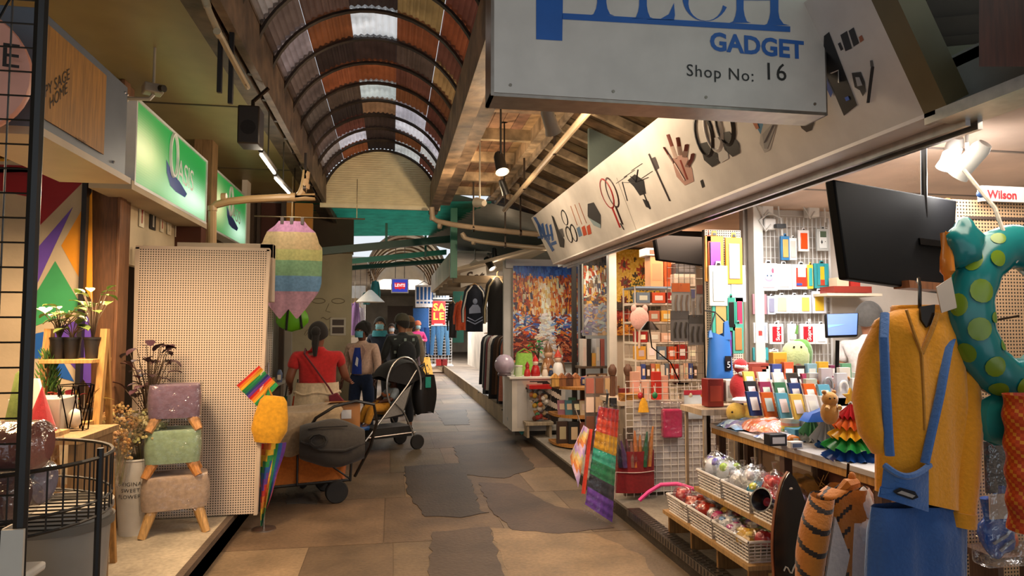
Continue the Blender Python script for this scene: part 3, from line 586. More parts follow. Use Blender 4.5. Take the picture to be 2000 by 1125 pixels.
# --- stools, stacked
def stool(w,d,hs,hl,seatc,legc,loc,label,rz):
    root=thing('stool',label,'stool',loc,rz)
    b=B(seatc,'cloth')
    b.surf(lambda u,v:(lambda a:(w/2*(abs(math.cos(a))**.35)*math.copysign(1,math.cos(a))*(.96+.06*math.sin(v*PI)),d/2*(abs(math.sin(a))**.35)*math.copysign(1,math.sin(a))*(.96+.06*math.sin(v*PI)),hl+hs*v))(u*2*PI),40,8)
    b.poly([(w/2*.96*(abs(math.cos(a))**.35)*math.copysign(1,math.cos(a)),d/2*.96*(abs(math.sin(a))**.35)*math.copysign(1,math.sin(a)),hl+hs) for a in [2*PI*i/40 for i in range(40)]]); b.col('#3a3028').poly([(w/2*.96*(abs(math.cos(a))**.35)*math.copysign(1,math.cos(a)),d/2*.96*(abs(math.sin(a))**.35)*math.copysign(1,math.sin(a)),hl) for a in [-2*PI*i/40 for i in range(40)]])
    b.build('seat',root,smooth=60)
    for sx in (-1,1):
        for sy in (-1,1): B(legc,'wood').tube([(sx*w*.47,sy*d*.47,0),(sx*w*.33,sy*d*.33,hl+.005)],[.026,.036],8).build('leg',root)
    b=B('#ffffff','film')
    b.surf(lambda u,v:(lambda a:((w/2+.008)*(abs(math.cos(a))**.35)*math.copysign(1,math.cos(a))*(1.0+.02*math.sin(9*a+v*7)),(d/2+.008)*(abs(math.sin(a))**.35)*math.copysign(1,math.sin(a))*(1.0+.02*math.sin(7*a+v*5)),hl-.02+(hs+.03)*v))(u*2*PI),40,6); b.build('plastic_wrap',root)
    return root
zs=PL; stool(.42,.28,.22,.17,'#b89c82','#c89a5c',(-1.47,5.15,PL),'largest beige upholstered stool at the bottom of the stack',.3)
stool(.35,.28,.22,.09,'#96ac86','#c08040',(-1.49,5.15,PL+.39),'sage green upholstered stool in the middle of the stack',.24)
stool(.33,.27,.22,.085,'#7c6070','#c89058',(-1.49,5.15,PL+.39+.31),'plum upholstered stool at the top of the stack',.28)
# --- flower bucket
p=fl(248,1050,PL)+V(0,.1,0); root=thing('flower_bucket','tall white bucket lettered original sweet flowers on the left platform','bucket',tuple(p))
b=B('#d8d0c2','satin').lathe([(.085,0),(.088,.02),(.125,.5),(.13,.505),(.127,.515),(.12,.5),(.083,.03),(0,.03)],n=28); b.build('bucket',root)
b=B('#24201c')
for k,t in enumerate(('ORIGINAL','SWEET','FLOWERS')):
    n0=len(b.v); b.text(t,.036,(0,0,.34-k*.042),(1,0,0),(0,0,1),'CENTER',space=1.08)
    for i in range(n0,len(b.v)): v=b.v[i]; r_=.089+.037*(v.z-.02)/.48+.0016; a=v.x/r_+.12; b.v[i]=V(r_*math.sin(a),-r_*math.cos(a),v.z)
b.build('lettering',root)
def bouquet(loc,n,spread,h,cs,label,size=.012,stemc='#8a8050',wrap=None,name='dried_bouquet',blob=8,cat='flowers'):
    root=thing(name,label,cat,tuple(loc)); b=B(stemc); f=B(cs[0],'cloth')
    for i in range(n):
        a=rnd.uniform(0,2*PI); r_=spread*math.sqrt(rnd.random()); hh=h*(1-.5*(r_/spread)**2)*rnd.uniform(.75,1.05); t=V(r_*math.cos(a),r_*math.sin(a)*.8,hh)
        if i%3==0: b.tube([V(t.x*.1,t.y*.1,-.12),t*.6+V(0,0,.02),t],.002,4)
        f.col(jit(rnd.choice(cs),.25))
        for j in range(blob): f.ball(t+V(rnd.gauss(0,size*1.3),rnd.gauss(0,size*1.3),rnd.gauss(0,size*1.3)),size*rnd.uniform(.5,1.1),5,3)
    b.build('stems',root,smooth=0); f.build('flower_heads',root)['kind']='stuff'
    if wrap:
        w=B(wrap,'film'); w.lathe([(.02,-.14),(.05,-.02),(spread*.95,h*.6),(spread*1.15,h*.8)],n=14); w.build('wrapper',root)
    return root
bp=root.location
bouquet(bp+V(.06,-.02,.5),60,.15,.34,['#c8b878','#d8cc98','#b8a868'],'pale yellow dried flowers in the lettered white bucket',.013,wrap='#e8e0d0')
bouquet(bp+V(-.08,-.03,.47),34,.10,.22,['#c87820','#d89030','#a85c18'],'orange dried flowers at the left of the white bucket',.012)
for (px,py,Y,l,c) in ((212,875,4.75,'rust dried flowers left behind the white bucket','#a8763a'),(236,835,4.98,'tan dried grass bunch behind the yellow flowers','#b8945a')):
    p=at(px,py+75,Y); p.z=max(PL+.13,p.z); bouquet(p,36,.11,.42,[c,'#c8a468','#98703a'],l,.011,wrap='#e8dcc8')
# floor-standing wraps reach the platform through a tall jar
def leafy(loc,n,h,spread,cs,label,lw=.03,ll=.07,name='potted_plant',pot=None,potr=.06,poth=.1,cat='plant',up=.6,trunk='#5a4632'):
    root=thing(name,label,cat,tuple(loc)); z0=0
    if pot: 
        B(pot,'satin').lathe([(potr*.75,0),(potr,poth),(potr*1.06,poth),(potr*1.06,poth+.012),(potr*.95,poth+.012),(potr*.9,poth-.01),(0,poth-.012)],n=18).build('pot',root); z0=poth-.012
    s_=B(trunk); f=B(cs[0],'satin')
    for i in range(n):
        a=rnd.uniform(0,2*PI); r_=spread*rnd.random()**.6; t=V(r_*math.cos(a),r_*math.sin(a),z0+h*rnd.uniform(.45,1.0)); s_.tube([V(0,0,z0),V(t.x*.35,t.y*.35,z0+(t.z-z0)*.6),t],.0028,4)
        d=V(math.cos(a+rnd.uniform(-.8,.8)),math.sin(a),rnd.uniform(-.5,up)).normalized(); q=d.to_track_quat('X','Z').to_matrix().to_4x4(); q.translation=t; f.M=q; f.col(jit(rnd.choice(cs),.2)); L_=ll*rnd.uniform(.7,1.2); w=lw*rnd.uniform(.7,1.2)
        f.surf(lambda u,v:(L_*u,w*(v-.5)*2*math.sin(PI*min(1,u*.9+.08))**.8,.12*L_*math.sin(u*PI)-abs(v-.5)*w*-.5),5,2)
    s_.build('stem',root); f.build('foliage',root); return root
leafy(at(287,905,5.15)*1.0,38,.62,.15,['#4a3038','#5a3a40','#6a4a48','#3e2a30'],'burgundy dried eucalyptus beside the stacked stools',.03,.09,'dried_eucalyptus',cat='flowers',pot='#3a302c',potr=.07,poth=.2)
# --- ladder shelf with plants
SYv=4.28; xr=at(200,700,SYv).x; xl=at(98,700,SYv).x; zt=at(200,700,SYv).z
root=thing('ladder_shelf','light wood ladder shelf with potted plants before the mural wall','shelf',((xl+xr)/2,SYv,PL)); w=xr-xl
for x in (-w/2-.01,w/2+.01):
    B('#c09050','wood').hexa([(x-.018,-.2,0),(x+.018,-.2,0),(x+.018,-.16,0),(x-.018,-.16,0),(x-.018,-.02,zt-PL+.17),(x+.018,-.02,zt-PL+.17),(x+.018,.02,zt-PL+.17),(x-.018,.02,zt-PL+.17)]).build('upright',root)
    B('#a87a40','wood').hexa([(x-.015,.22,0),(x+.015,.22,0),(x+.015,.25,0),(x-.015,.25,0),(x-.015,-.0,zt-PL+.15),(x+.015,-.0,zt-PL+.15),(x+.015,.03,zt-PL+.15),(x-.015,.03,zt-PL+.15)]).build('rear_upright',root)
for z,d in ((zt-PL,.13),(zt-PL-.34,.18),(zt-PL-.75,.22)): B('#c89858','wood').box(-w/2,w/2,-d,d,z-.022,z).build('shelf_board',root,bev=.002)
for px,l,cs,n,h in ((117,'potted variegated plant at the left of the ladder shelf',['#c8d098','#8aa050','#e0e0b8'],20,.2),(143,'middle potted plant with dark leaves on the ladder shelf',['#4a5a2c','#6a7a3a'],12,.13),(183,'trailing pale leaved plant at the right of the ladder shelf',['#c0cc90','#7a9848'],18,.3)):
    p=at(px,700,SYv); leafy((p.x,SYv-.02,zt),n,h,.11,cs,l,.028,.07,pot='#1e1a16' if px!=183 else '#2c2620',potr=.045,poth=.11)
zl=zt-.34
p=at(95,740,SYv-.02); root=thing('potted_conifer','small bushy green conifer in a bark pot on the ladder shelf','plant',(p.x,SYv-.03,zl)); B('#5c4028','wood').lathe([(.04,0),(.05,.12),(.04,.12),(0,.11)],n=12).build('pot',root)
b=B('#3f6a28','cloth')
for i in range(260):
    a=rnd.uniform(0,6.28); z=rnd.random(); r_=.07*(1-z*.6)*rnd.random()**.5; b.col(jit(pick('#2f5a20','#4a7a2c','#5a8a34'),.2)); p0_=V(r_*math.cos(a),r_*math.sin(a),.12+.26*z); b.tube([p0_,p0_+V(.02*math.cos(a),.02*math.sin(a),.035)],[.006,.001],4)
b.build('foliage',root)
leafy((at(143,760,SYv).x,SYv-.08,zl),12,.1,.08,['#a03038','#7a2030','#c85a50'],'small red leaved plant low on the ladder shelf',.02,.05,pot='#8a7a64',potr=.04,poth=.06)
leafy((at(176,760,SYv).x,SYv-.06,zl),14,.09,.07,['#c8b070','#a8943a','#7a8a3c'],'spiky yellow tipped plant low on the ladder shelf',.007,.1,pot='#5a5248',potr=.05,poth=.05,up=1.4)
p=at(152,838,3.9); root=thing('wire_terrarium','black geometric wire terrarium below the ladder shelf','terrarium',(p.x,3.86,p.z))
b=B('#1d1916','metal'); rp=[(.085*math.cos(k*PI/3),.085*math.sin(k*PI/3),.23) for k in range(6)]; rq=[(.06*math.cos(k*PI/3+.5),.06*math.sin(k*PI/3+.5),0) for k in range(6)]
for k in range(6): b.cyl(rp[k],rp[(k+1)%6],.003,n=5).cyl(rq[k],rq[(k+1)%6],.003,n=5).cyl(rp[k],rq[k],.003,n=5).cyl(rp[k],rq[k-1],.003,n=5)
b.build('wire_frame',root); B('#d8d0c0','satin').ball((0,0,.06),(.035,.035,.05),10,6).build('white_stone',root)
TZ=p.z
b=B('#a08058','wood').box(-.75,.42,-.28,.2,TZ-PL-.03,TZ-PL).col('#8a6a44'); b.box(-.72,-.68,-.25,.17,0,TZ-PL-.03).box(.36,.4,-.25,.17,0,TZ-PL-.03).box(-.72,-.68,-.25,-.2,0,.5)
solo(b,'display_table','low wooden display table under the ladder shelf','table',(p.x-.28,3.86,PL))
q=at(90,835,3.8); solo(B('#b8b0a4','satin').box(-.12,.12,-.1,.1,0,.17),'storage_box','pale grey storage box on the low wooden table','box',(q.x-.05,3.88,TZ),bev=.006)
q=at(38,800,3.5); solo(B('#e0dcd4','satin').hexa([(-.05,-.012,0),(.06,-.012,0),(.06,.012,0),(-.05,.012,0),(-.13,.06,.27),(-.05,.06,.27),(-.05,.085,.27),(-.13,.085,.27)]),'white_board','white board leaning on the low table behind the grid','board',(q.x,3.7,TZ))
q=at(15,790,3.4); root=thing('dried_decoration','red and green dried decoration left of the white board','decoration',(q.x,3.7,TZ)); b=B('#a02028','cloth')
b.lathe([(.07,.02),(.0,.24)],n=10); b.build('red_cone',root); B('#6a7a3a','cloth').lathe([(.05,.0),(.06,.05),(.02,.3),(0,.32)],(-.1,0,0),8).build('green_cone',root); B('#b89a6a','wood').box(-.18,.1,-.07,.07,0,.02).build('base',root)
# --- wire dump basket with wrapped rugs, near left
root=thing('wire_basket','rounded black wire basket stand holding wrapped rugs in the near left corner','basket',(-1.47,2.55,PL)); 
b=B('#181410','satin'); zr0,zr1=.78,.97
def bk(a): return (.52*math.cos(a),.42*math.sin(a))
for z in (zr0,zr0+.05,zr1): b.tube([(*bk(2*PI*i/40),z) for i in range(40)],.005 if z!=zr1 else .007,5,closed=True)
for i in range(56): x,y_=bk(2*PI*i/56); b.cyl((x,y_,zr0),(x,y_,zr1),.0028,n=4)
for k in range(-8,9): y_=k*.05; x=.52*math.sqrt(max(0,1-(y_/.42)**2)); b.cyl((-x,y_,zr0),(x,y_,zr0),.003,n=4)
b.build('wire_bowl',root,smooth=0)
for a in (.0,PI/2,PI,-PI/2): x,y_=bk(a-.1); B('#15110e','satin').cyl((x,y_,0),(x,y_,1.0),.011,n=8).build('leg',root)
def rug(dx,dy,z,L_,r_,c,label,rz,sw=.7):
    o=thing('wrapped_rug',label,'rug',(-1.47+dx,2.55+dy,PL+z),rz); b=B(c,'cloth')
    pts=[]; 
    b.M=Matrix.Scale(1,4)
    b.surf(lambda u,v:(-L_/2+L_*u,r_*(.98+.02*math.sin(8*u))*math.cos(2*PI*v),r_*sw*(1+math.sin(2*PI*v))),10,20); 
    for e in (-1,1):
        b.col(jit(c,.3)).poly([(e*L_/2,r_*math.cos(2*PI*k/20*e),r_*sw*(1+math.sin(2*PI*k/20*e))) for k in range(20)])
    b.col('#d8c8b8').surf(lambda u,v:(L_*(-.08+.16*u),1.02*r_*math.cos(-2.4+1.2*v),r_*sw*(1+1.02*math.sin(-2.4+1.2*v))),2,5); b.build('rolled_rug',o)
    b=B('#ffffff','film'); b.surf(lambda u,v:(-L_*.57+L_*1.14*u,(r_+.008)*(1+.03*math.sin(23*u+9*v))*(1 if .06<u<.94 else .6)*math.cos(2*PI*v),-.005+(r_+.006)*sw*(1+(1 if .06<u<.94 else .6)*math.sin(2*PI*v))),16,20); b.build('plastic_wrap',o)
rug(-.02,-.13,zr0+.01,.66,.10,'#5a3430','wrapped maroon rug lying lowest in the wire basket',.05)
rug(-.02,.12,zr0+.01,.6,.10,'#8a8a94','wrapped grey blue rug at the back of the wire basket',.02)
rug(-.01,-.02,zr0+.15,.66,.115,'#7a4438','big wrapped reddish rug on top in the wire basket',.02)
p=fl(175,1180,PL); root=thing('waste_bin','tall ribbed grey plastic bin below the wire basket','bin',(-1.33,3.1,PL))
b=B('#8e8a82','satin'); b.surf(lambda u,v:((.16+.03*v+.003*math.sin(40*u*2*PI*.5))*math.cos(2*PI*u),(.16+.03*v)*math.sin(2*PI*u),.66*v),48,4); b.lathe([(.19,.66),(.2,.66),(.2,.69),(.18,.69),(.17,.6),(.15,.05),(0,.05)],n=32); b.build('body',root); B('#6a665e','satin').lathe([(.198,.6),(.205,.6),(.205,.63),(.198,.63)],n=32).build('rim_band',root)
root=thing('storage_tub','white plastic tub with dark inside under the wire basket','tub',(-1.3,2.36,PL)); b=B('#c8c4ba','satin').hexa([(-.18,-.14,0),(.12,-.14,0),(.12,.14,0),(-.18,.14,0),(-.22,-.17,.60),(.16,-.17,.60),(.16,.17,.60),(-.22,.17,.60)]); b.build('body',root,bev=.02); B('#d8d4ca','satin').box(-.24,.18,-.19,.19,.60,.63).build('rim',root,bev=.01); B('#b8b0a4','satin').tube([(.18,-.1,.4),(.25,-.1,.42),(.25,.1,.42),(.18,.1,.4)],.012,6).build('handle',root)
# --- rainbow pole group at the platform edge
RB=['#c8322a','#d8762a','#e0b030','#2f8a4a','#2a5a9a','#6a3a90']
p=fl(515,1035); root=thing('pole_display','thin pole on the lane edge with hanging rainbow streamers','pole',(p.x,p.y,0))
B('#b8b0a8','metal').cyl((0,0,0),(.01,0,1.28),.007,n=8).lathe([(0,0),(.09,0),(.09,.012),(.02,.02),(0,.02)],n=16).build('pole',root)
for (dx,dy,lab,fl_,col0) in ((.02,-.03,0,1,0),(.075,.0,1,-1,2)):
    b=B('#fff','cloth'); 
    def sf(u,v,dx=dx,dy=dy,k=lab):
        t=1-v; w=(.055 if k==0 else .075)*(1-t)**.8*(1+.1*math.sin(9*t))+.004; return (dx+(u-.5)*w*2-(t*.06 if k else t*.03),dy+.018*math.sin(u*7+t*4),.66-.62*t*(1 if k==0 else .8))
    b.surf(sf,12,14,thick=.002,colfn=lambda u,v,k=lab:RB[min(5,int(u*6))] if k else (RB[int(((1-v)*9+u*2))%6])); b.build('rainbow_streamer',root)
q=at(503,754,5.45); root=thing('rainbow_cellophane_square','small square of rainbow striped sheet tilted like a diamond','flag',tuple(q)); 
c4=[at(x,y,5.45)-q for x,y in ((462,753),(506,714),(544,753),(504,795))]; b=B('#fff','gloss'); seq=['#c8322a','#d8762a','#e0b030','#2f8a4a','#206a4a','#2a3a6a','#6a3a90','#c8322a','#d8762a','#e0a030','#2f9a5a','#2f8a4a']
b.surf(lambda u,v:(c4[0].lerp(c4[3],u)).lerp(c4[1].lerp(c4[2],u),v)+V(0,.008*math.sin(u*20+v*3),0),24,4,thick=.002,colfn=lambda u,v:seq[min(11,int(u*12))]); b.build('sheet',root); B('#d8d0c8','metal').cyl((c4[3]*.3)+V(0,.01,0),c4[2]*.2+V(.02,.02,-.16),.004).build('stick',root)
q=at(522,866,5.45); root=thing('yellow_bag','plump yellow fabric bag tied to the pole under the rainbow square','bag',tuple(q)); b=B('#d89a1c','cloth'); 
ring_=[(.0,.02,.02),(.09,.05,.01),(.125,.065,.1),(.118,.06,.2),(.095,.045,.32),(.07,.03,.355),(.0,.0,.36)]
b.surf(lambda u,v:(lambda i,f:(lambda A,Bq:((A[0]+(Bq[0]-A[0])*f)*math.copysign(abs(math.cos(2*PI*u))**.6,math.cos(2*PI*u))*(1+.05*math.sin(8*PI*u+v*4)),(A[1]+(Bq[1]-A[1])*f)*math.copysign(abs(math.sin(2*PI*u))**.7,math.sin(2*PI*u)),A[2]+(Bq[2]-A[2])*f))(ring_[i],ring_[i+1]))(min(5,int(v*6)),v*6-min(5,int(v*6))),28,18); b.build('bag_body',root,rot=(0,.12,.2)); B('#b07814','cloth').tube([(.03,0,.35),(.0,0,.42),(-.03,0,.36)],.008,6).build('strap',root)
# --- pastel striped hanging cover
q=at(570,432,6.9); root=thing('striped_hanging_cloth','pastel striped sheer costume cloth clipped under the left canopy','hanging cloth',tuple(q))
PA=['#c08ab0','#c8ae84','#bcb878','#80a680','#6a92b8','#b48a9c']
outl=[(0,.12),(.06,.16),(.12,.225),(.19,.25),(.25,.265),(.3,.295),(.36,.30),(.7,.30),(.76,.29),(.82,.27),(.9,.22),(1.0,.16)]
def wid(t):
    for i in range(len(outl)-1):
        if outl[i][0]<=t<=outl[i+1][0]: f=(t-outl[i][0])/(outl[i+1][0]-outl[i][0]); return outl[i][1]+(outl[i+1][1]-outl[i][1])*f
    return .16
HT=.86
for sd in (0,1):
    b=B('#fff','cloth')
    def hf(u,v,sd=sd):
        t=1-v; w=wid(t); x=(u-.5)*2*w
        z=-HT*t + (.10*(1-abs(2*abs(u-.5)-.5)*2)*-1 if t>.86 else 0)*(t-.86)/.14*1.0
        return (x-.015*t,(.05*math.cos(x/w*PI/2)*math.sin(min(1,t*1.2)*PI*.9+.05)+.006*math.sin(x*40))*(-1 if sd==0 else 1),z)
    def hc(u,v):
        t=1-v; return PA[0 if t<.15 else 1 if t<.33 else 2 if t<.46 else 3 if t<.64 else 4 if t<.82 else 5]
    b.surf(hf,26,40,colfn=hc); b.build('front_cloth' if sd==0 else 'back_cloth',root)
for x in (-.09,0,.1): B('#4a3830','satin').box(x-.015,x+.015,-.015,.015,-.03,.04).build('clip',root)
B('#8a7a60','metal').cyl((-.35,0,.04),(.7,0,.04),.008).cyl((.0,0,.04),(0,0,.44),.004).cyl((.62,0,.04),(.62,0,.44),.004).build('hanging_rail',root)
q=at(571,598,7.6); root=thing('green_bag','bright lime green round bag hanging beyond the striped cloth','bag',tuple(q)); b=B('#6ab81e','satin').ball((0,0,-.13),(.17,.06,.14),18,10,lambda d:.04*math.sin(9*d.x+4*d.z)); b.build('bag_body',root); B('#1c1a18','cloth').tube([(-.05,-.06,-.26),(-.04,-.065,-.1),(-.03,-.03,.05)],.012,6).tube([(.11,-.05,-.24),(.09,-.055,-.1),(.07,-.03,.05)],.012,6).build('strap',root); B('#2a2622','metal').cyl((0,0,0),(0,0,3.3-root.location.z),.005).cyl((-.05,0,.04),(.08,0,.04),.006).build('hanging_cord',root)
# --- folding wagon with its load
root=thing('folding_wagon','orange fabric folding wagon parked in the lane with black wheels','wagon',tuple(fl(610,985)+V(-.19,.15,0))); root.rotation_euler=(0,0,.28); root.location.z=0
WO=root.location
b=B('#b8641e','cloth'); b.surf(lambda u,v:(lambda a,k:(.47*k*math.copysign(abs(math.cos(a))**.25,math.cos(a))*(1+.015*math.sin(14*a)),.24*k*math.copysign(abs(math.sin(a))**.3,math.sin(a)),.2+.42*v+.0*k))(2*PI*u,.92+.1*v),48,6)
b.poly([(-.43,-.21,.2),(-.43,.21,.2),(.43,.21,.2),(.43,-.21,.2)]).col('#8a4a16').poly([(-.43,-.21,.45),(.43,-.21,.45),(.43,.21,.45),(-.43,.21,.45)]); b.build('orange_tub',root,smooth=60)
b=B('#17130f','satin')
for sx in (-1,1):
    for sy in (-1,1): b.cyl((sx*.46,sy*.245,.18),(sx*.48,sy*.255,.66),.012,n=6)
b.cyl((-.46,-.24,.19),(.46,-.24,.19),.012,n=6).cyl((-.46,.24,.19),(.46,.24,.19),.012,n=6).cyl((-.46,-.245,.2),(.1,-.25,.63),.009,n=6).cyl((.46,-.245,.2),(-.1,-.25,.63),.009,n=6).cyl((.0,-.25,.19),(.0,-.25,.63),.01,n=6)
for sx in (-1,1): b.cyl((sx*.34,-.25,.1),(sx*.34,.25,.1),.01,n=6).cyl((sx*.34,-.22,.1),(sx*.4,-.22,.2),.012,n=6).cyl((sx*.34,.22,.1),(sx*.4,.22,.2),.012,n=6)
b.build('frame',root)
for sx in (-1,1):
    for sy in (-1,1):
        w=B('#1a1714','matte').xf((sx*.34,sy*.25,.1),rx=PI/2); w.lathe([(.06,-.028),(.092,-.028),(.1,-.018),(.1,.018),(.092,.028),(.06,.028)],n=22); wo=w.build('wheel',root); B('#4a443c','satin').xf((sx*.34,sy*.25,.1),rx=PI/2).lathe([(0,-.02),(.06,-.024),(.06,.024),(0,.02)],n=14).build('hub',wo)
b=B('#1c1814','satin'); b.tube([(.05,-.3,.62),(.12,-.42,.78),(.26,-.5,.88),(.44,-.52,.92),(.6,-.5,.88),(.64,-.46,.72),(.6,-.4,.5),(.5,-.25,.22)],.014,8); b.build('pull_handle',root)
Rz=Matrix.Rotation(.28,4,'Z')
def onw(x,y,z): return WO+Rz@V(x,y,z)
root=thing('cover_cloth','beige canvas sheet draped over the orange wagon load','cloth',tuple(onw(-.12,0,.62)),.28); b=B('#a08a6c','cloth')
def cv(u,v):
    x=-.44+.92*u; s=-1+2*v; a=abs(s)
    top=.24+.04*math.sin(5*u+2)-.05*abs(u-.4); 
    if a<.62: return (x,s/.62*.27,top+.02*math.sin(9*u+4*s)*(1-a))
    t=(a-.62)/.38; dr=(.26+.12*math.cos(2.6*(u-.22))+.04*math.sin(13*u)) if s<0 else .2
    return (x+.02*math.sin(11*t),math.copysign(.27+.02+.02*math.sin(26*u+t)*t,s),top-dr*t)
b.surf(cv,40,24,thick=.006); b.col('#8a7658').poly([cv(0,j/24) for j in range(25)]); b.build('sheet',root,smooth=60)
root=thing('cardboard_box','brown cardboard box with a white label poking out of the wagon','box',tuple(onw(.42,.03,.62)),.15); b=B('#a06a34','satin').box(-.13,.17,-.14,.12,0,.235); b.col('#8a5828').hexa([(-.13,-.14,.235),(.17,-.14,.235),(.17,-.13,.235),(-.13,-.13,.235),(-.1,-.22,.26),(.14,-.22,.26),(.14,-.21,.262),(-.1,-.21,.262)]); b.build('carton',root,bev=.004); B('#d8d4d0').quad((.0,-.1435,.1),(.09,-.1435,.1),(.09,-.1435,.18),(0,-.1435,.18)).build('paper_label',root)
root=thing('duffel_bag','big black duffel bag with a coiled strap hung on the wagon handle end','bag',tuple(onw(.26,-.43,.36)),.1)
b=B('#35302b','cloth')
def dfn(u,v): a=2*PI*u; return V((-.27+.54*v)+.015*math.sin(5*a)*math.sin(PI*v),(.16*math.sin(PI*(.12+.76*v))**.4)*math.cos(a)*(1+.03*math.sin(11*v+3*a)),.22+.2*math.sin(PI*(.15+.72*v))**.5*math.sin(a)*(1+.04*math.sin(9*v+2*a))-.04*v)
b.surf(dfn,28,20); b.poly([dfn(k/28,1) for k in range(28)]).poly([dfn(-k/28,0) for k in range(28)]); b.build('bag_body',root,smooth=60)
B('#1c1815','cloth').tube([(-.26,-.12,.24),(-.1,-.17,.17),(.1,-.17,.16),(.27,-.1,.2)],.011,6).tube([(-.12+.065*math.cos(t*.7),-.165,.25+.05*math.sin(t*.7)) for t in range(14)],.013,6).tube([(-.2,-.1,.34),(-.1,-.15,.36),(.12,-.14,.36)],.008,6).build('strap',root)
# --- left stall beyond the pegboard
def P3(px,py,Y): return at(px,py,Y)
root=thing('market_counter','left stall counter with shelves beyond the pegboard','counter',(-1.55,8.2,.15)); b=B('#8a8478','satin').box(-.5,.25,-.6,.9,.72,.76).col('#6a6056').box(-.48,.2,-.57,.87,.02,.06).box(-.48,.2,-.57,.87,.38,.41).box(-.48,-.44,-.57,.87,0,.72).box(-.48,.2,.84,.88,0,.72); b.build('counter_top',root); B('#c8c2b8','metal').box(.18,.22,-.57,-.53,0,.72).box(.18,.22,.83,.87,0,.72).build('leg',root)
root=thing('product_board','white pegboard rack with hanging packets beside the big pegboard','rack',(-1.23,7.3,PL)); 
B('#d8d0c4','peg').box(-.22,.03,0,.02,.5,1.72).build('board',root,smooth=0); b=B('#c8c4bc','metal').box(-.2,-.17,.02,.05,0,1.7).box(0.0,.03,.02,.05,0,1.7); b.build('upright',root)
b=B('#3a332c')
q=b.box(-.18,-.03,-.03,0,1.36,1.46); b.col('#d8d4cc').text('SALE',.05,(-.17,-.032,1.39),(1,0,0),(0,0,1)) if False else None
b.col('#c8c0b4').box(-.16,.0,-.025,0,1.02,1.28).col('#5a4634').box(-.14,-.05,-.03,0,1.05,1.22).col('#d0ccc4').box(-.15,.02,-.06,0,.78,.95).col('#4a4844').box(-.18,.03,-.09,0,.62,.72); b.build('hung_packet',root)
pal=['#a82828','#c8c4bc','#2a2a2e','#c87828','#3a6a3a','#8a3050','#d0a040','#4a5a7a']
for i in range(16):
    x=-1.95+.09*(i%8)+.02; y=8.0+.5*(i//8)+rnd.uniform(-.05,.05); h=rnd.uniform(.05,.16)
    if i<8: y=7.72
    c=pal[i%8]; b=B(c,'satin')
    if i%3==0: b.lathe([(.03,0),(.034,h*.7),(.015,h),(0,h)],n=10)
    else: b.box(-.035,.035,-.03,.03,0,h)
    b.col(jit('#d8d0c0')).box(-.02,.02,-.033,-.03,h*.2,h*.6)
    cn={'#a82828':'red','#c8c4bc':'white','#2a2a2e':'black','#c87828':'orange','#3a6a3a':'green','#8a3050':'plum','#d0a040':'mustard','#4a5a7a':'slate blue'}[c]
    solo(b,'trinket',f'small {cn} trinket in the {"front" if i<8 else "rear"} row on the left stall counter','trinket',(x,y,.91),'trinkets on the left stall counter',bev=.004)
solo(B('#14120f','satin').box(-.3,.3,-.02,.02,0,.42).col('#22262c').quad((-.28,-.021,.03),(.28,-.021,.03),(.28,-.021,.4),(-.28,-.021,.4)).col('#14120f').box(-.05,.05,-.0,.02,-.1,0).box(-.12,.12,-.08,.08,-.11,-.1),'monitor','black monitor at the back of the left stall','monitor',(-1.85,8.75,1.02))
p=at(520,775,7.1); 
root=thing('christmas_figure','small red christmas figure on the left stall by the woman in red','figurine',(-1.36,7.7,.91)); B('#b02020','cloth').lathe([(.045,0),(.05,.05),(.03,.12),(.0,.12)],n=12).lathe([(.035,.17),(.02,.21),(0,.26)],n=12).build('red_suit',root); B('#e8e0d8','fleece').ball((0,-.012,.145),(.035,.035,.035),10,6).lathe([(.036,.16),(.04,.165),(.036,.178)],n=12).build('white_beard',root)
for (x,y,z,c,l) in ((-1.02,7.3,.62,'#c84a20','orange red folded umbrella leaning on the left stall'),(-1.12,7.32,.62,'#1f4a34','dark green folded umbrella leaning on the left stall'),):
    root=thing('folded_umbrella',l,'umbrella',(x,y,.0)); B(c,'cloth').tube([(0,0,.12),(.02,.02,.45),(.05,.06,.85)],[.008,.04,.02],10).build('canopy',root); B('#2a221c','satin').cyl((0,0,0),(0,0,.14),.006).cyl((.05,.06,.85),(.07,.085,1.02),.008).build('shaft',root)
b=B('#4a3a2c','plaster').box(-3.3,-1.75,9.3,9.36,PL,3.3); struct(b.build('wall_stall',smooth=0))
struct(B('#3a2c20','wood').box(-1.44,-1.38,9.25,9.33,PL,3.3).box(-1.74,-1.70,9.25,9.33,PL,3.3).build('trim_3'))
# ================================================================ FAR END OF THE LANE
# second barrel vault and pale roofs
root=thing('ceiling_far_vault',None,None); root['kind']='structure'
b=B('#a08c72','sheet')
for k in range(8):
    y0=17+k*.9
    for sgm in range(6):
        b.col(jit(pick('#b09878','#c0a888','#9a8064','#d0c4b0'),.1)); a0=PI*sgm/6; a1=PI*(sgm+1)/6
        b.surf(lambda u,v:(.35+.95*math.cos(a0+(a1-a0)*u),y0+.92*v,2.95+.95*math.sin(a0+(a1-a0)*u)),5,1)
b.build('roof_sheet',root)
for k in range(9): B('#7a644a','rust').tube([(.35+.94*math.cos(PI*i/16),17+k*.9,2.95+.94*math.sin(PI*i/16)) for i in range(17)],.035,6).build('rib',root)
struct(B('#d8d4c8','satin').hexa([(-.75,24.3,2.9),(1.4,24.3,2.9),(1.4,24.4,2.9),(-.75,24.4,2.9),(-.75,24.3,4),(1.4,24.3,4),(1.4,24.4,4),(-.75,24.4,4)]).build('wall_far_lunette',smooth=0))
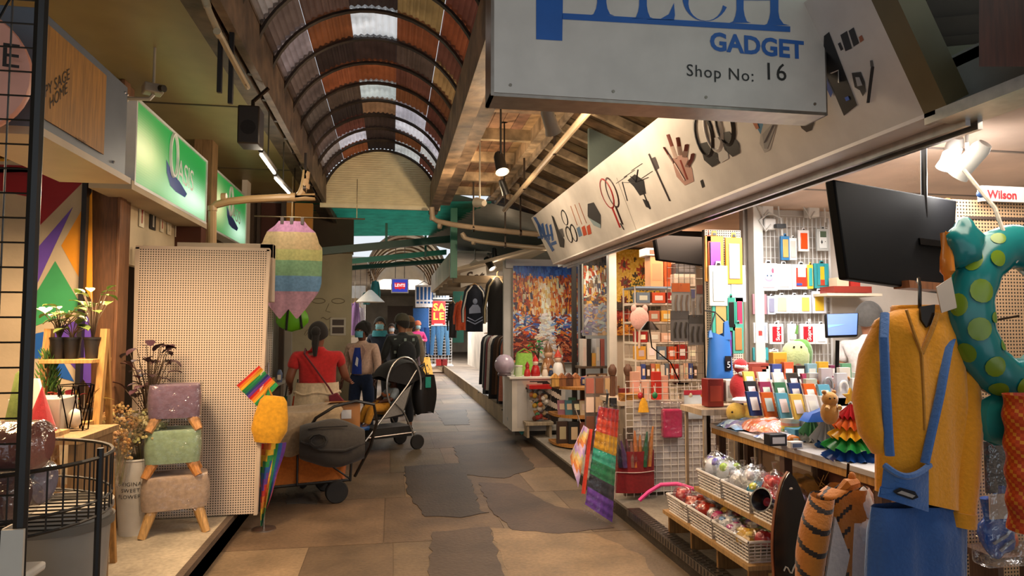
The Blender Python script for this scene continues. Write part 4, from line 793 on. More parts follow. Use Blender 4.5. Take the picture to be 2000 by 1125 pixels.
b=B('#d8d4cc','plaster').box(-6,-.55,14.8,23,3.0,3.06).box(1.32,6,14.5,23,3.15,3.2).box(-6,6,27,40,3.3,3.36); struct(b.build('ceiling_far',smooth=0))
# green translucent lean-to between the vaults
b=B('#2f8a70','sheet')
n=40
def gr(u,v):
    x=-1.6+3.0*u; return (x,9.6+4.6*v,3.26+.1*u+.14*v+.012*math.sin(v*n*PI))
b.surf(gr,6,80); struct(b.build('ceiling_green',smooth=0))
b=B('#8a8c88','satin').surf(lambda u,v:(.75+2.6*u,9.7+6*v,3.5-.6*u+.014*math.sin(v*60*PI)),4,120); struct(b.build('ceiling_grey',smooth=0))
for i,(a,c_,r_) in enumerate((((-1.4,11.0,2.72),(1.0,11.4,3.05),.05),((-1.4,12.4,2.66),(1.0,12.8,2.98),.04),((-1.4,14.2,2.72),(1.2,14.4,2.98),.04))):
    p=V(*a);q=V(*c_); b=B('#1f4a40' if i!=1 else '#2f9a88','satin').hexa([p+V(0,-r_,-r_*1.3),q+V(0,-r_,-r_*1.3),q+V(0,r_,-r_*1.3),p+V(0,r_,-r_*1.3),p+V(0,-r_,r_),q+V(0,-r_,r_),q+V(0,r_,r_),p+V(0,r_,r_)]); struct(b.build('ceiling_green_beam',smooth=0))
for x,y in ((-.1,11.2),(.6,12.6)): struct(B('#2a6a58','satin').box(x-.02,x+.02,y-.02,y+.02,2.85,3.25).build('ceiling_post',smooth=0))
struct(B('#1f7a62','satin').box(.86,.96,10.2,10.3,2.3,3.4).build('pillar_green',smooth=0))
b=B('#c8bca8','plaster')
for k in range(6): b.hexa([(-1.2,14.6+k*.35,3.0-.05*k),(1.3,14.6+k*.35,3.05-.05*k),(1.3,14.72+k*.35,3.05-.05*k),(-1.2,14.72+k*.35,3.0-.05*k),(-1.2,14.6+k*.35,3.04-.05*k),(1.3,14.6+k*.35,3.09-.05*k),(1.3,14.72+k*.35,3.09-.05*k),(-1.2,14.72+k*.35,3.04-.05*k)])
# right hand pale eaves over the clothes stalls
b=B('#cdbda6','plaster').hexa([(.95,10.9,2.45),(3.2,10.9,3.1),(3.2,16,3.1),(.95,16,2.45),(.95,10.9,2.5),(3.2,10.9,3.15),(3.2,16,3.15),(.95,16,2.5)]).col('#d8cab4').box(.9,.97,10.9,16,2.38,2.75)
for k in range(5): b.col('#7a6a56').box(.97,1.9,11+k*1.1,11.1+k*1.1,2.28,2.4)
struct(b.build('ceiling_eaves',smooth=0))
b=B('#b8aa94','plaster').box(5.0,5.1,10.3,46,0,3.2).col('#3a2c20').box(-.2,1.0,33,33.1,0,2.6).col('#c8bca8').box(-4.0,4.6,38,38.1,0,3.4).col('#cfc4b4').box(2.75,2.85,14.4,25,.2,2.5).col('#3f8a80').box(2.2,2.75,14.4,14.45,.2,2.3).col('#8a7a68').box(-4.6,-4.5,11.3,46,0,3.2); struct(b.build('wall_far',smooth=0))
b=B('#c0b4a2','plaster').box(-2.6,-1.15,16,16.1,.1,1.5).col('#e0dcd4').box(-4,-.9,24,24.1,.1,3.0).col('#c9b89a').box(-1.6,-.95,20,20.1,.1,2.4); struct(b.build('wall_shopfronts',smooth=0))
# signs
def panel_sign(px0,py0,px1,py1,Y,c,label,texts,fam='glow',t=.06,frame=None,cat='sign',name='hanging_sign',top=None):
    a=at(px0,py1,Y); d=at(px1,py0,Y); root=thing(name,label,cat,((a.x+d.x)/2,Y,a.z)); w=d.x-a.x; h=d.z-a.z
    B(c,fam).box(-w/2,w/2,0,t,0,h).build('panel',root)
    if frame: B(frame,'satin').box(-w/2-.03,-w/2,-.01,t,-.03,h+.03).box(w/2,w/2+.03,-.01,t,-.03,h+.03).box(-w/2,w/2,-.01,t,h,h+.03).box(-w/2,w/2,-.01,t,-.03,0).build('border',root)
    b=B('#fff',fam)
    for (s,size,x,z,col,bold) in texts: b.col(col).text(s,size*h,(x*w,-.006,z*h),(1,0,0),(0,0,1),'CENTER',bold=bold)
    if texts: b.build('lettering',root)
    if top: B('#8a8680','metal').cyl((-w*.3,t/2,h),(-w*.3,t/2,h+top),.012).cyl((w*.3,t/2,h),(w*.3,t/2,h+top),.012).build('hanger',root)
    return root,w,h
r_,w,h=panel_sign(766,546,796,570,19,'#2a3aa8','small blue jeans shop sign with a red emblem hung over the lane',[],frame='#d8d8e0',top=.95)
b=B('#c81e28','glow'); b.poly([(-w*.36,-.005,h*.74),(-w*.36,-.005,h*.42),(-w*.3,-.005,h*.2),(-w*.15,-.005,h*.27),(0,-.005,h*.18),(w*.15,-.005,h*.27),(w*.3,-.005,h*.2),(w*.36,-.005,h*.42),(w*.36,-.005,h*.74)]); b.build('red_emblem',r_); B('#f4f0f0','glow').text("LEVI'S",h*.33,(0,-.012,h*.42),(1,0,0),(0,0,1),'CENTER',bold=.03).build('lettering',r_)
root=thing('sale_rack','white wire gridwall clothing rack with a red sale poster','clothes rack',(1.62,24,.0)); z1=2.3
b=B('#e0dedc','satin'); 
for k in range(9): b.cyl((-.46+.115*k,0,.25),(-.46+.115*k,0,z1),.008,n=5)
for k in range(24): b.cyl((-.46,0,.3+.1*k),(.46,0,.3+.1*k),.006,n=5)
b.box(-.5,.5,-.3,.3,.2,.26); b.build('wire_grid',root,smooth=0)
a=at(843,630,23.9); d=at(870,588,23.9); root=thing('sale_poster','red poster lettered sale in yellow on the white rack','poster',((a.x+d.x)/2,23.9,a.z)); w=d.x-a.x; h=d.z-a.z
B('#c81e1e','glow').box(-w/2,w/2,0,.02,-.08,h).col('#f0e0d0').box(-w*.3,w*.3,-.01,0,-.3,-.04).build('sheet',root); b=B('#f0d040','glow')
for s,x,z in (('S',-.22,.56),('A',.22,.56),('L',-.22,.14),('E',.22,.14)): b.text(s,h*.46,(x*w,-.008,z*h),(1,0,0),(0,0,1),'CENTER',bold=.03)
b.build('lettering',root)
b=B('#d8d8d4','satin').box(-.36,.36,-.02,.02,0,.22).col('#4a5a6a'); b.text('JEANS',.13,(0,-.024,.05),(1,0,0),(0,0,1),'CENTER') if False else None
for k in range(6): b.box(-.3+.1*k,-.24+.1*k,-.024,-.02,.06,.16)
solo(b,'rack_header','white header strip on top of the sale rack','sign',((a.x+d.x)/2,23.9,d.z+.06))
def jeans(x,y,zt,h,c,label,w=.2,grp=None):
    root=thing('jeans',label,'jeans',(x,y,zt-h),group=grp); b=B(c,'cloth')
    for sx in (-1,1): b.tube([(sx*w*.9,0,0),(sx*w*.75,.01,h*.4),(sx*w*.55,0,h*.72),(sx*w*.5,0,h*.98)],[w*.42,w*.46,w*.55,w*.52],10,flat=.5)
    b.build('denim',root); B('#c8c4bc','cloth').tube([(w*1.02*math.cos(t*PI/8),w*.3*math.sin(t*PI/8),h*.97) for t in range(16)],.02,5,closed=True).build('waistband',root); return root
j=at(829,640,23.7); jeans(j.x,23.7,at(829,637,23.7).z,.95,'#1f4a8a','darker blue jeans hung at the left of the sale rack',.16); 
for k,px in enumerate((851,868)): jeans(at(px,640,23.6).x,23.6,at(851,634,23.6).z,1.05,('#3a6a98','#4a789e')[k],('light blue jeans hung in the middle of the sale rack','pale blue jeans hung at the right of the sale rack')[k],.15)
for px,c,l in ((858,'#b02828','red shoe box left under the hung jeans'),(868,'#8a2020','dark red shoe box right under the hung jeans')): p=at(px,692,23.6); solo(B(c,'satin').box(-.1,.1,-.1,.1,0,.2).col(jit(c,.3)).box(-.105,.105,-.105,.105,.15,.21),'shoe_box',l,'box',(p.x,23.7,.26))
# blue striped jersey hanging
a=at(828,600,21); root=thing('striped_jersey','blue and white striped jersey hanging left of the sale rack','shirt',tuple(a)); h=at(828,557,21).z-a.z; w=.26
b=B('#fff','cloth'); b.surf(lambda u,v:((u-.5)*2*w*(1+.06*v),-.05*math.sin(PI*u),h*v),14,12,thick=.03,colfn=lambda u,v:'#e8e8ec' if (v>.85 or v<.14 or .24<v<.3 or int(u*14)%3==0) else '#2a5ea0'); b.build('jersey_body',root); B('#8a8680','metal').tube([(-.2,0,h),(0,0,h+.12),(.2,0,h)],.012,6).cyl((0,0,h+.1),(0,0,h+.8),.01).build('hanger',root)
a=at(822,640,22); root=thing('blue_shirt','plain blue shirt hanging under the striped jersey','shirt',tuple(a)); b=B('#2a5a98','cloth'); b.surf(lambda u,v:((u-.5)*.5,-.05*math.sin(PI*u),.62*v),8,6,thick=.04); b.build('shirt_body',root); B('#8a8680','metal').tube([(-.18,0,.62),(0,0,.7),(.18,0,.62)],.01,6).build('hanger',root)
# wet floor sign
p=fl(834,718,0); k=26.5; root=thing('wet_floor_sign','yellow folding wet floor sign standing in the far lane','floor sign',(at(834,718,22).x,22,0)); s_=at(834,680,22).z-at(834,718,22).z
b=B('#e0a818','gloss')
for e in (-1,1): b.hexa([(-.2,e*.16-.01,0),(.2,e*.16-.01,0),(.2,e*.16+.01,0),(-.2,e*.16+.01,0),(-.09,e*.02-.01,s_),(.09,e*.02-.01,s_),(.09,e*.02+.01,s_),(-.09,e*.02+.01,s_)])
b.build('folding_panel',root); b=B('#2a221c'); b.text('!',.22,(0,-.115,.24),(1,0,0),(0,.22,1),'CENTER',bold=.02).tube([(-.09,-.118,.22),(.09,-.118,.22),(0,-.085,.4)],.008,4,closed=True).box(-.06,.06,-.15,-.14,.1,.13); b.build('warning_print',root); B('#3a2c10').tube([(-.03,-.03,s_-.05),(.03,-.03,s_-.05)],.015,6).build('handle_slot',root)
# ================================================================ PEOPLE
def skinmesh(name,parent,J,E_,fam,color,root='hip',sub=2):
    names=list(J); idx={n:i for i,n in enumerate(names)}
    me=bpy.data.meshes.new(name); me.from_pydata([tuple(J[n][0]) for n in names],[(idx[a],idx[c]) for a,c in E_],[]); me.materials.append(mat(fam,color))
    ob=bpy.data.objects.new(name,me); COL.objects.link(ob); 
    if parent: ob.parent=parent
    m=ob.modifiers.new('skin','SKIN'); m.use_smooth_shade=True; m.branch_smoothing=.4
    for n in names:
        sv=me.skin_vertices[0].data[idx[n]]; r_=J[n][1]; sv.radius=r_ if isinstance(r_,tuple) else (r_,r_); sv.use_root=(n==root)
    s=ob.modifiers.new('sub','SUBSURF'); s.levels=sub; s.render_levels=sub
    return ob
def lerp(a,c,t): return a+(c-a)*t
def person(label,loc,rz,J0,hgt=1.62,skin='#8a5a40',hair='#16110e',hairstyle='bun',top=('#b02020','short'),bottom=('#1f2a44','trousers'),shoes='#201c1a',mask=None,hat=None,head_turn=0,hands=True,wide=1.0,face=True,girth=1.0):
    """J0: joint offsets overriding the standing pose, in metres for a 1.62 m figure facing -Y."""
    k=hgt/1.62; root=thing('person',label,'person',loc,rz); w=wide; g=girth
    P={'hip':V(0,0,.86),'belly':V(0,-.01,1.0),'chest':V(0,0,1.17),'uch':V(0,.005,1.27),'neck':V(0,.0,1.345),'head0':V(0,-.015,1.42),'head1':V(0,-.015,1.5),
       'shL':V(.165*w,0,1.295),'elL':V(.22*w,.02,1.06),'wrL':V(.23*w,-.04,.85),'shR':V(-.165*w,0,1.295),'elR':V(-.22*w,.02,1.06),'wrR':V(-.23*w,-.04,.85),
       'thL':V(.09*w,0,.8),'knL':V(.1*w,-.01,.45),'anL':V(.1*w,.02,.08),'toL':V(.11*w,-.13,.03),'thR':V(-.09*w,0,.8),'knR':V(-.1*w,-.01,.45),'anR':V(-.1*w,.02,.08),'toR':V(-.11*w,-.13,.03)}
    for n,v in J0.items(): P[n]=V(*v)
    P={n:v*k for n,v in P.items()}
    r={'hip':(.135*w*g,.1*g),'belly':(.12*w*g,.092*g),'chest':(.14*w*g,.098*g),'uch':(.115*w*g,.075*g),'neck':.046,'head0':.06,'head1':(.075,.09),'shL':.052*g,'elL':.04*g,'wrL':.026,'shR':.052*g,'elR':.04*g,'wrR':.026,'thL':.082*g,'knL':.055*g,'anL':.036,'toL':.034,'thR':.082*g,'knR':.055*g,'anR':.036,'toR':.034}
    r={n:(tuple(q*k for q in v) if isinstance(v,tuple) else v*k) for n,v in r.items()}
    sh=lambda n:.80 if (n in ('chest','uch','belly','hip') and top) else .86 if n in ('shL','shR') and top else .86 if n[:2] in ('th','kn') and bottom else 1
    J={n:(P[n],tuple(x*sh(n) for x in r[n]) if isinstance(r[n],tuple) else r[n]*sh(n)) for n in P}
    E_=[('hip','belly'),('belly','chest'),('chest','uch'),('uch','neck'),('neck','head0'),('head0','head1'),('uch','shL'),('shL','elL'),('elL','wrL'),('uch','shR'),('shR','elR'),('elR','wrR'),('hip','thL'),('thL','knL'),('knL','anL'),('anL','toL'),('hip','thR'),('thR','knR'),('knR','anR'),('anR','toR')]
    # hands grow out of the wrists: palm, four bent fingers, thumb
    if hands:
        for sd,sx in (('L',1),('R',-1)):
            d=(P['wr'+sd]-P['el'+sd]).normalized(); side=V(0,-1,0)-d*d.dot(V(0,-1,0)); side=side.normalized() if side.length>.1 else V(1,0,0); nrm=d.cross(side)*sx
            pm=P['wr'+sd]+d*.055*k; J['pm'+sd]=(pm,(.03*k,.016*k)); E_.append(('wr'+sd,'pm'+sd))
            for q,(o,l) in enumerate(((-.03,.068),(-.01,.08),(.01,.074),(.028,.058))):
                a=pm+side*o*k+d*.035*k; c_=a+d*l*.5*k-nrm*.006*k; e=c_+d*l*.4*k-nrm*.022*k
                J[f'f{q}a{sd}']=(a,.0095*k); J[f'f{q}b{sd}']=(c_,.0088*k); J[f'f{q}c{sd}']=(e,.007*k); E_+=[('pm'+sd,f'f{q}a{sd}'),(f'f{q}a{sd}',f'f{q}b{sd}'),(f'f{q}b{sd}',f'f{q}c{sd}')]
            a=P['wr'+sd]+d*.03*k+side*.03*k; c_=a+side*.022*k+d*.03*k-nrm*.012*k
            J['tha'+sd]=(a,.011*k); J['thb'+sd]=(c_,.0085*k); E_+=[('wr'+sd,'tha'+sd),('tha'+sd,'thb'+sd)]
    skinmesh('body',root,J,E_,'skin',skin)
    HC=P['head1']+V(0,-.005,.01)*k; q=Matrix.Translation(HC)@Matrix.Rotation(head_turn,4,'Z')
    # head with brow, nose, chin, ears
    b=B(skin,'skin'); b.M=q
    def hb(d):
        v=0
        if d.y<-.2: v+=.10*math.exp(-((d.x/.16)**2+((d.z+.12)/.2)**2))*1.3
        v-=.06*math.exp(-(((abs(d.x)-.38)/.2)**2+((d.z-.06)/.16)**2)) if d.y<0 else 0
        v+=.06*math.exp(-((d.x/.3)**2+((d.z+.62)/.2)**2)) if d.y<0 else 0
        v-=.1*max(0,-d.z)*abs(d.x); return v
    b.ball((0,0,0),(.074*k,.092*k,.112*k),20,14,hb)
    for s in (-1,1): b.ball((s*.075*k,.012*k,-.01*k),(.012*k,.02*k,.03*k),8,6)
    b.col('#8a4a40').tube([(-.022*k,-.083*k,-.062*k),(0,-.09*k,-.06*k),(.022*k,-.083*k,-.062*k)],.004*k,5)
    for s in (-1,1):
        b.col('#e8e0d8','gloss').ball((s*.029*k,-.08*k,.004*k),(.013*k,.008*k,.008*k),8,5).col('#1a1210').ball((s*.029*k,-.0865*k,.004*k),.0055*k,6,4).col(hair,'cloth').tube([(s*.014*k,-.09*k,.022*k),(s*.045*k,-.082*k,.022*k)],.004*k,4)
    b.build('head',root)
    b=B(hair,'cloth'); b.M=q
    if hairstyle!='none':
        prof=lambda d:(-.0 if d.z>-.15 or d.y>.1 else 0)
        vs=lambda u,v:(lambda t,a:((.081*k+.012*k)*math.sin(t)*math.cos(a)*1.02,(.1*k)*math.sin(t)*math.sin(a)+.008*k,.123*k*math.cos(t)*(1 if math.cos(t)>0 else .95)))(PI*v*(.38+.32*(.5+.5*math.sin(2*PI*u))) if hairstyle!='afro' else PI*v*(.42+.36*(.5+.5*math.sin(2*PI*u))),2*PI*u)
        b.surf(vs,24,10,thick=.006*k)
        if hairstyle=='bun': b.ball((0,.105*k,.02*k),(.05*k,.045*k,.055*k),10,8).tube([(0,.1*k,0),(.0,.125*k,-.1*k),(.0,.12*k,-.22*k)],[.04*k,.035*k,.018*k],8)
        if hairstyle=='afro': b.ball((0,.045*k,.03*k),(.115*k,.1*k,.115*k),14,10,lambda d:.05*math.sin(9*d.x+7*d.z)*math.cos(8*d.y))
    if hairstyle!='none': b.build('hair',root)
    if mask:
        b=B(mask,'cloth'); b.M=q; b.surf(lambda u,v:((.074*k*math.sin((u-.5)*2.2)),-.098*k*math.cos((u-.5)*2.0)-.014*k*math.sin(PI*v)*math.cos((u-.5)*2.6),(-.005-.085*v)*k),12,6,thick=.003); b.tube([(-.07*k,-.05*k,-.02*k),(-.078*k,.005*k,-.0*k)],.002,4).tube([(.07*k,-.05*k,-.02*k),(.078*k,.005*k,0)],.002,4); b.build('face_mask',root)
    if hat:
        b=B(hat,'cloth'); b.M=q; b.lathe([(.098*k,.02*k),(.1*k,.05*k),(.085*k,.1*k),(.05*k,.135*k),(0,.145*k)],n=18,sy=1.12); b.build('hat',root)
    if top:
        c,kind=top; T={n:(P[n],(tuple(x*1.1+.012 for x in r[n]) if isinstance(r[n],tuple) else r[n]*1.12+.012)) for n in ('hip','belly','chest','uch','shL','elL','shR','elR')}
        T['uch']=(P['uch']+V(0,0,.012),(r['uch'][0]*1.18+.018,r['uch'][1]*1.3+.024)); T['neck']=(P['neck']+V(0,0,-.01),.078*k); 
        if kind=='short':
            for s in 'LR': T['el'+s]=(lerp(P['sh'+s],P['el'+s],.6),.058*k*g)
            T['hip']=(lerp(P['hip'],P['belly'],.9),T['belly'][1]); 
        T['neckt']=(P['neck']+V(0,.004,.05)*k,.06*k)
        te=[('neck','neckt')]+[('hip','belly'),('belly','chest'),('chest','uch'),('uch','neck'),('uch','shL'),('shL','elL'),('uch','shR'),('shR','elR')]
        if kind!='short':
            for s in 'LR': T['wr'+s]=(lerp(P['el'+s],P['wr'+s],.93),.036*k); te.append(('el'+s,'wr'+s))
            T['el'+'L']=(P['elL'],.052*k*g); T['elR']=(P['elR'],.052*k*g)
        skinmesh('jacket' if kind=='jacket' else 'shirt',root,T,te,'cloth',c)
    if bottom:
        c,kind=bottom
        if kind=='skirt':
            b=B(c,'cloth'); z0=.1*k if kind!='skirt' else .32*k; zt=P['belly'].z+.03; b.surf(lambda u,v:(lambda a:((.15*w*g+.06*(1-v)+.008*math.sin(9*a)*(1-v))*k*math.cos(a)+P['hip'].x,(.125*g+.05*(1-v)+.006*math.sin(11*a))*k*math.sin(a),z0+(zt-z0)*v))(2*PI*u),40,8,thick=.006); b.tube([(.162*w*g*k*math.cos(t*PI/16),.135*g*k*math.sin(t*PI/16),zt-.1+.012*math.sin(t)) for t in range(32)],.012,6,closed=True); b.build('skirt',root)
        else:
            T={n:(P[n],(tuple(x*1.06+.01 for x in r[n]) if isinstance(r[n],tuple) else r[n]*1.1+.01)) for n in ('hip','belly','thL','knL','anL','thR','knR','anR')}
            T['belly']=(P['belly'],tuple(x*1.0+.006 for x in r['belly']))
            for s in 'LR': T['an'+s]=(lerp(P['kn'+s],P['an'+s],.9),.055*k)
            skinmesh('trousers',root,T,[('hip','belly'),('hip','thL'),('thL','knL'),('knL','anL'),('hip','thR'),('thR','knR'),('knR','anR')],'cloth',c)
    for s in 'LR': 
        b=B(shoes,'satin'); a=P['an'+s]; t=P['to'+s]; d=(t-a); d.z=0; b.tube([(a.x-d.x*.35,a.y-d.y*.35,a.z-.035*k),(a.x,a.y,a.z-.03*k),lerp(a,t,.6)-V(0,0,.0),(t.x,t.y,t.z+.004)],[.034*k,.045*k,.04*k,.032*k],10); b.build('shoe',root)
    return root,P,k
X7=lambda px,Y:at(px,640,Y).x
# woman in red seen from behind
r_,P,k=person('person in red top and cream skirt seen from behind at the left stall',(X7(622,7.0),7.0,.0),PI+.12,{'elR':(-.27,-.03,1.08),'wrR':(-.31,-.22,1.03),'elL':(.27,.02,1.06),'wrL':(.26,-.16,.98)},1.6,'#7a4a34','#15100d','bun',('#b01e1e','short'),('#c8b494','skirt'),head_turn=-.25,wide=1.22,girth=1.12)
b=B('#5a1a22','cloth'); b.tube([V(.13,.12,1.30),V(.02,.15,1.15),V(-.1,.17,.98),V(-.17,.17,.86)],.009,6).tube([V(.13,.12,1.3),V(.12,.0,1.345),V(.08,-.1,1.25)],.009,6); b.build('bag_strap',r_); b=B('#6a1c28','cloth'); b.prism([V(-.1,.18,.9),V(-.12,.18,.72),V(-.3,.18,.66),V(-.32,.18,.76),V(-.18,.18,.93)],V(0,.05,0)); b.build('shoulder_bag',r_,bev=.012)
# woman with mask in a pink jacket
r_,P,k=person('person in a pale pink jacket, blue top and face mask beside the stroller',(X7(708,9.75),9.75,.0),-.42,{'elR':(-.24,.0,1.06),'wrR':(-.27,-.04,.84),'elL':(.24,.0,1.06),'wrL':(.27,-.14,.86)},1.62,'#5a3424','#120d0b','afro',('#c8a894','jacket'),('#1c2c4c','trousers'),'#2a2420',mask='#5aa0b8',head_turn=-.25,wide=1.14,girth=1.08)
b=B('#1c3a9a','cloth'); b.surf(lambda u,v:((-.075+.15*u)*(1.0-.25*v),-.155-.012*math.sin(PI*u)+.02*v*v,.92+.36*v),8,8,thick=.006); b.col('#e8e8f0').quad((-.02,-.172,1.05),(.02,-.172,1.02),(.03,-.168,1.13),(-.0,-.168,1.16)); b.build('blue_top',r_)
b=B('#b8968a','cloth')
for s in (-1,1): b.prism([V(s*.08,-.16,1.08),V(s*.13,-.145,1.24),V(s*.07,-.125,1.32),V(s*.04,-.13,1.3)],V(0,-.012,0))
b.build('lapel',r_)
# man in plaid, dark beanie
r_,P,k=person('person in a dark plaid shirt and beanie behind the stroller, seen from behind',(X7(786,10.4),10.4,.0),PI+.3,{'elR':(-.24,-.06,1.06),'wrR':(-.2,-.28,1.0),'elL':(.24,-.06,1.06),'wrL':(.2,-.28,1.0)},1.74,'#8a5e44','#1a1512','short',('#262a2a','long'),('#15161c','trousers'),'#121010',mask='#4a7a8a',hat='#4a4638',head_turn=.6,wide=1.1,girth=1.1)
b=B('#8a9a94','cloth')
for i in range(5):
    for j in range(5):
        if (i+j)%2==0: b.surf(lambda u,v,i=i,j=j:((-.15+.065*i+.035*u)*k,(.128-.03*abs(-.12+.065*i)/.1)*k,(.92+.085*j+.04*v)*k),1,1)
b.build('plaid_check',r_); b=B('#1a1c20','cloth').ball((0,.2*k,1.08*k),(.15,.09,.2),12,8); b.build('backpack',r_)
person('person in a navy coat with teal hood and mask, facing the camera',(X7(742,13),13,.0),-.2,{},1.74,'#b08468','#17120f','short',('#1c2438','long'),('#1a1a20','trousers'),mask='#7ab0c0',head_turn=.2,hands=True); 
b=B('#2a7a88','cloth').surf(lambda u,v:(lambda a:((.12+.03*v)*math.cos(a),(.1+.03*v)*math.sin(a),1.5-.11*v))(2*PI*u),20,4,thick=.01); b.build('teal_hood',bpy.data.objects['person.003'])
person('person in a light coat and brown cap beyond the plaid shirt',(X7(799,12.4),12.4,.0),PI+.2,{},1.74,'#a87858','#3a2a1c','short',('#9a8a78','long'),('#2a2622','trousers'),hat='#7a5632')
person('person in bright pink top and salmon cap far down the lane',(X7(815,20.5),20.5,.0),.3,{'wrL':(.05,-.22,1.12),'wrR':(-.05,-.22,1.1),'elL':(.24,-.05,1.08),'elR':(-.24,-.05,1.08)},1.74,'#b88868','#2a1c14','short',('#d03a7a','long'),('#8a7880','trousers'),mask='#90b0b8',hat='#d07050')
person('person in a dark coat with pink scarf far down the lane',(X7(765,19),19,.0),.0,{},1.66,'#b88a70','#2a1e16','short',('#3a3840','long'),('#2a2a30','trousers'),mask='#b8c0c8')
# --- stroller and child
sp_=fl(748,868); root=thing('stroller','dark folding stroller with silver tubes and black canopy in the lane','stroller',(sp_.x+.06,9.0,0),.45); SO=root.location; SR=Matrix.Rotation(.45,4,'Z')
SIL='#b8b4ae'
b=B(SIL,'metal')
for s in (-1,1):
    b.tube([(-.42,s*.22,.14),(-.1,s*.23,.52),(.16,s*.23,.82),(.3,s*.22,1.02)],.012,8)
    b.tube([(.3,s*.24,.1),(.1,s*.235,.5),(-.02,s*.23,.62)],.011,8).tube([(-.36,s*.22,.2),(.28,s*.23,.22)],.01,8)
b.tube([(.1+.24*math.cos(R(215-12.5*i)),-.255,.82+.36*math.sin(R(215-12.5*i))) for i in range(19)],.014,8)
b.build('frame',root)
b=B('#191716','satin')
for s in (-1,1): b.tube([(.3,s*.22,1.02),(.38,s*.2,1.06),(.42,s*.16,1.07)],.018,8)
b.build('handle_grip',root)
for (x,y_,r_) in ((-.42,-.22,.085),(-.42,.22,.085),(.3,-.24,.095),(.3,.24,.095)):
    w=B('#1a1816','matte').xf((x,y_,r_),rx=PI/2); w.lathe([(r_*.55,-.022),(r_*.92,-.022),(r_,-.012),(r_,.012),(r_*.92,.022),(r_*.55,.022)],n=18); wo=w.build('wheel',root); B('#5a564e','satin').xf((x,y_,r_),rx=PI/2).lathe([(0,-.018),(r_*.55,-.018),(r_*.55,.018),(0,.018)],n=12).build('hub',wo)
b=B('#23211f','cloth'); b.surf(lambda u,v:(-.22+.34*u,-.2+.4*v,.44-.04*math.sin(PI*v)+.02*u),6,8,thick=.02).surf(lambda u,v:(.1+.2*u,-.2+.4*v,.46+.5*u-.0),6,6,thick=.02).box(-.28,.25,-.19,.19,.17,.3); b.build('seat_fabric',root); B('#8a8680','cloth').prism([(-.18,-.215,.42),(.1,-.215,.46),(.22,-.215,.82),(.06,-.215,.7)],(0,-.008,0)).build('grey_side_panel',root)
b=B('#1c1a1a','cloth'); b.surf(lambda u,v:(lambda a:(.16+.28*math.cos(a)*1.0,(-.23+.46*v),.82+.28*math.sin(a)+.04*math.sin(PI*v)))(PI*.12+u*PI*.8),12,8,thick=.01); 
for s in (-1,1): b.poly([(.16,s*.23,.82)]+[(.16+.28*math.cos(PI*.12+i/8*PI*.8),s*.23,.82+.28*math.sin(PI*.12+i/8*PI*.8)) for i in range(9)])
b.build('canopy',root)
def ons(x,y,z): return SO+SR@V(x,y,z)
q=ons(.55,.05,.42); root=thing('black_bag','black shopping bag hanging behind the stroller handles','bag',tuple(q),.45); b=B('#171514','satin'); b.surf(lambda u,v:(lambda a:((.13+.05*math.sin(PI*v))*math.copysign(abs(math.cos(a))**.6,math.cos(a)),(.1+.02*v)*math.sin(a)*(1+.08*math.sin(6*a)),.5*v+.02*math.sin(3*a)*(1-v)))(2*PI*u),24,8); b.poly([(.13*math.copysign(abs(math.cos(-a))**.6,math.cos(-a)),.1*math.sin(-a),0) for a in [2*PI*i/24 for i in range(24)]]); b.build('bag_body',root); B('#1f8a78','cloth').box(-.05,.03,-.135,-.12,.34,.48).build('teal_patch',root); B('#171514','satin').tube([(-.07,-.05,.5),(-.04,-.05,.6),(0,0,.66),(.04,.05,.6),(.07,.05,.5)],.008,6).build('handle',root)
CJ={'hip':(0,0,.86)}
root=thing('person','toddler sitting in the stroller in grey and mustard clothes with blue shoes','person',tuple(ons(.0,0,.0)),.45-PI/2)
k=.62
Cs={'hip':(V(0,-.02,.54),(.085,.075)),'chest':(V(0,.07,.72),(.085,.07)),'neck':(V(0,.09,.8),.04),'head0':(V(0,.085,.86),.05),'head1':(V(0,.08,.91),.062),'shL':(V(.1,.07,.75),.04),'elL':(V(.14,-.02,.64),.034),'wrL':(V(.08,-.12,.62),.024),'shR':(V(-.1,.07,.75),.04),'elR':(V(-.14,-.02,.64),.034),'wrR':(V(-.08,-.12,.62),.024),
'thL':(V(.06,-.1,.54),.055),'knL':(V(.09,-.26,.54),.045),'anL':(V(.09,-.33,.34),.032),'toL':(V(.1,-.42,.3),.028),'thR':(V(-.06,-.1,.54),.055),'knR':(V(-.09,-.26,.54),.045),'anR':(V(-.09,-.33,.34),.032),'toR':(V(-.1,-.42,.3),.028)}
ce=[('hip','chest'),('chest','neck'),('neck','head0'),('head0','head1'),('chest','shL'),('shL','elL'),('elL','wrL'),('chest','shR'),('shR','elR'),('elR','wrR'),('hip','thL'),('thL','knL'),('knL','anL'),('anL','toL'),('hip','thR'),('thR','knR'),('knR','anR'),('anR','toR')]
for sd,sx in (('L',1),('R',-1)):
    w_=Cs['wr'+sd][0]
    for qn in range(4): Cs[f'g{qn}{sd}']=(w_+V(sx*(-.03+.012*qn),-.045-.006*(qn in(1,2)),-.012),.007); ce.append(('wr'+sd,f'g{qn}{sd}'))
    Cs['gt'+sd]=(w_+V(-sx*.035,-.015,.005),.008); ce.append(('wr'+sd,'gt'+sd))
skinmesh('body',root,Cs,ce,'skin','#5a3626')
b=B('#5a3626','skin').ball((0,.06,.93),(.072,.08,.09),16,12,lambda d:.1*math.exp(-((d.x/.2)**2+((d.z+.1)/.2)**2)) if d.y<-.2 else 0)
for s in (-1,1): b.col('#e8e0d8','gloss').ball((s*.028,-.012,.94),(.012,.008,.009),8,5).col('#1a1210').ball((s*.028,-.018,.94),.006,6,4).col('#5a3626','skin').ball((s*.072,.07,.925),(.012,.02,.024),8,6)
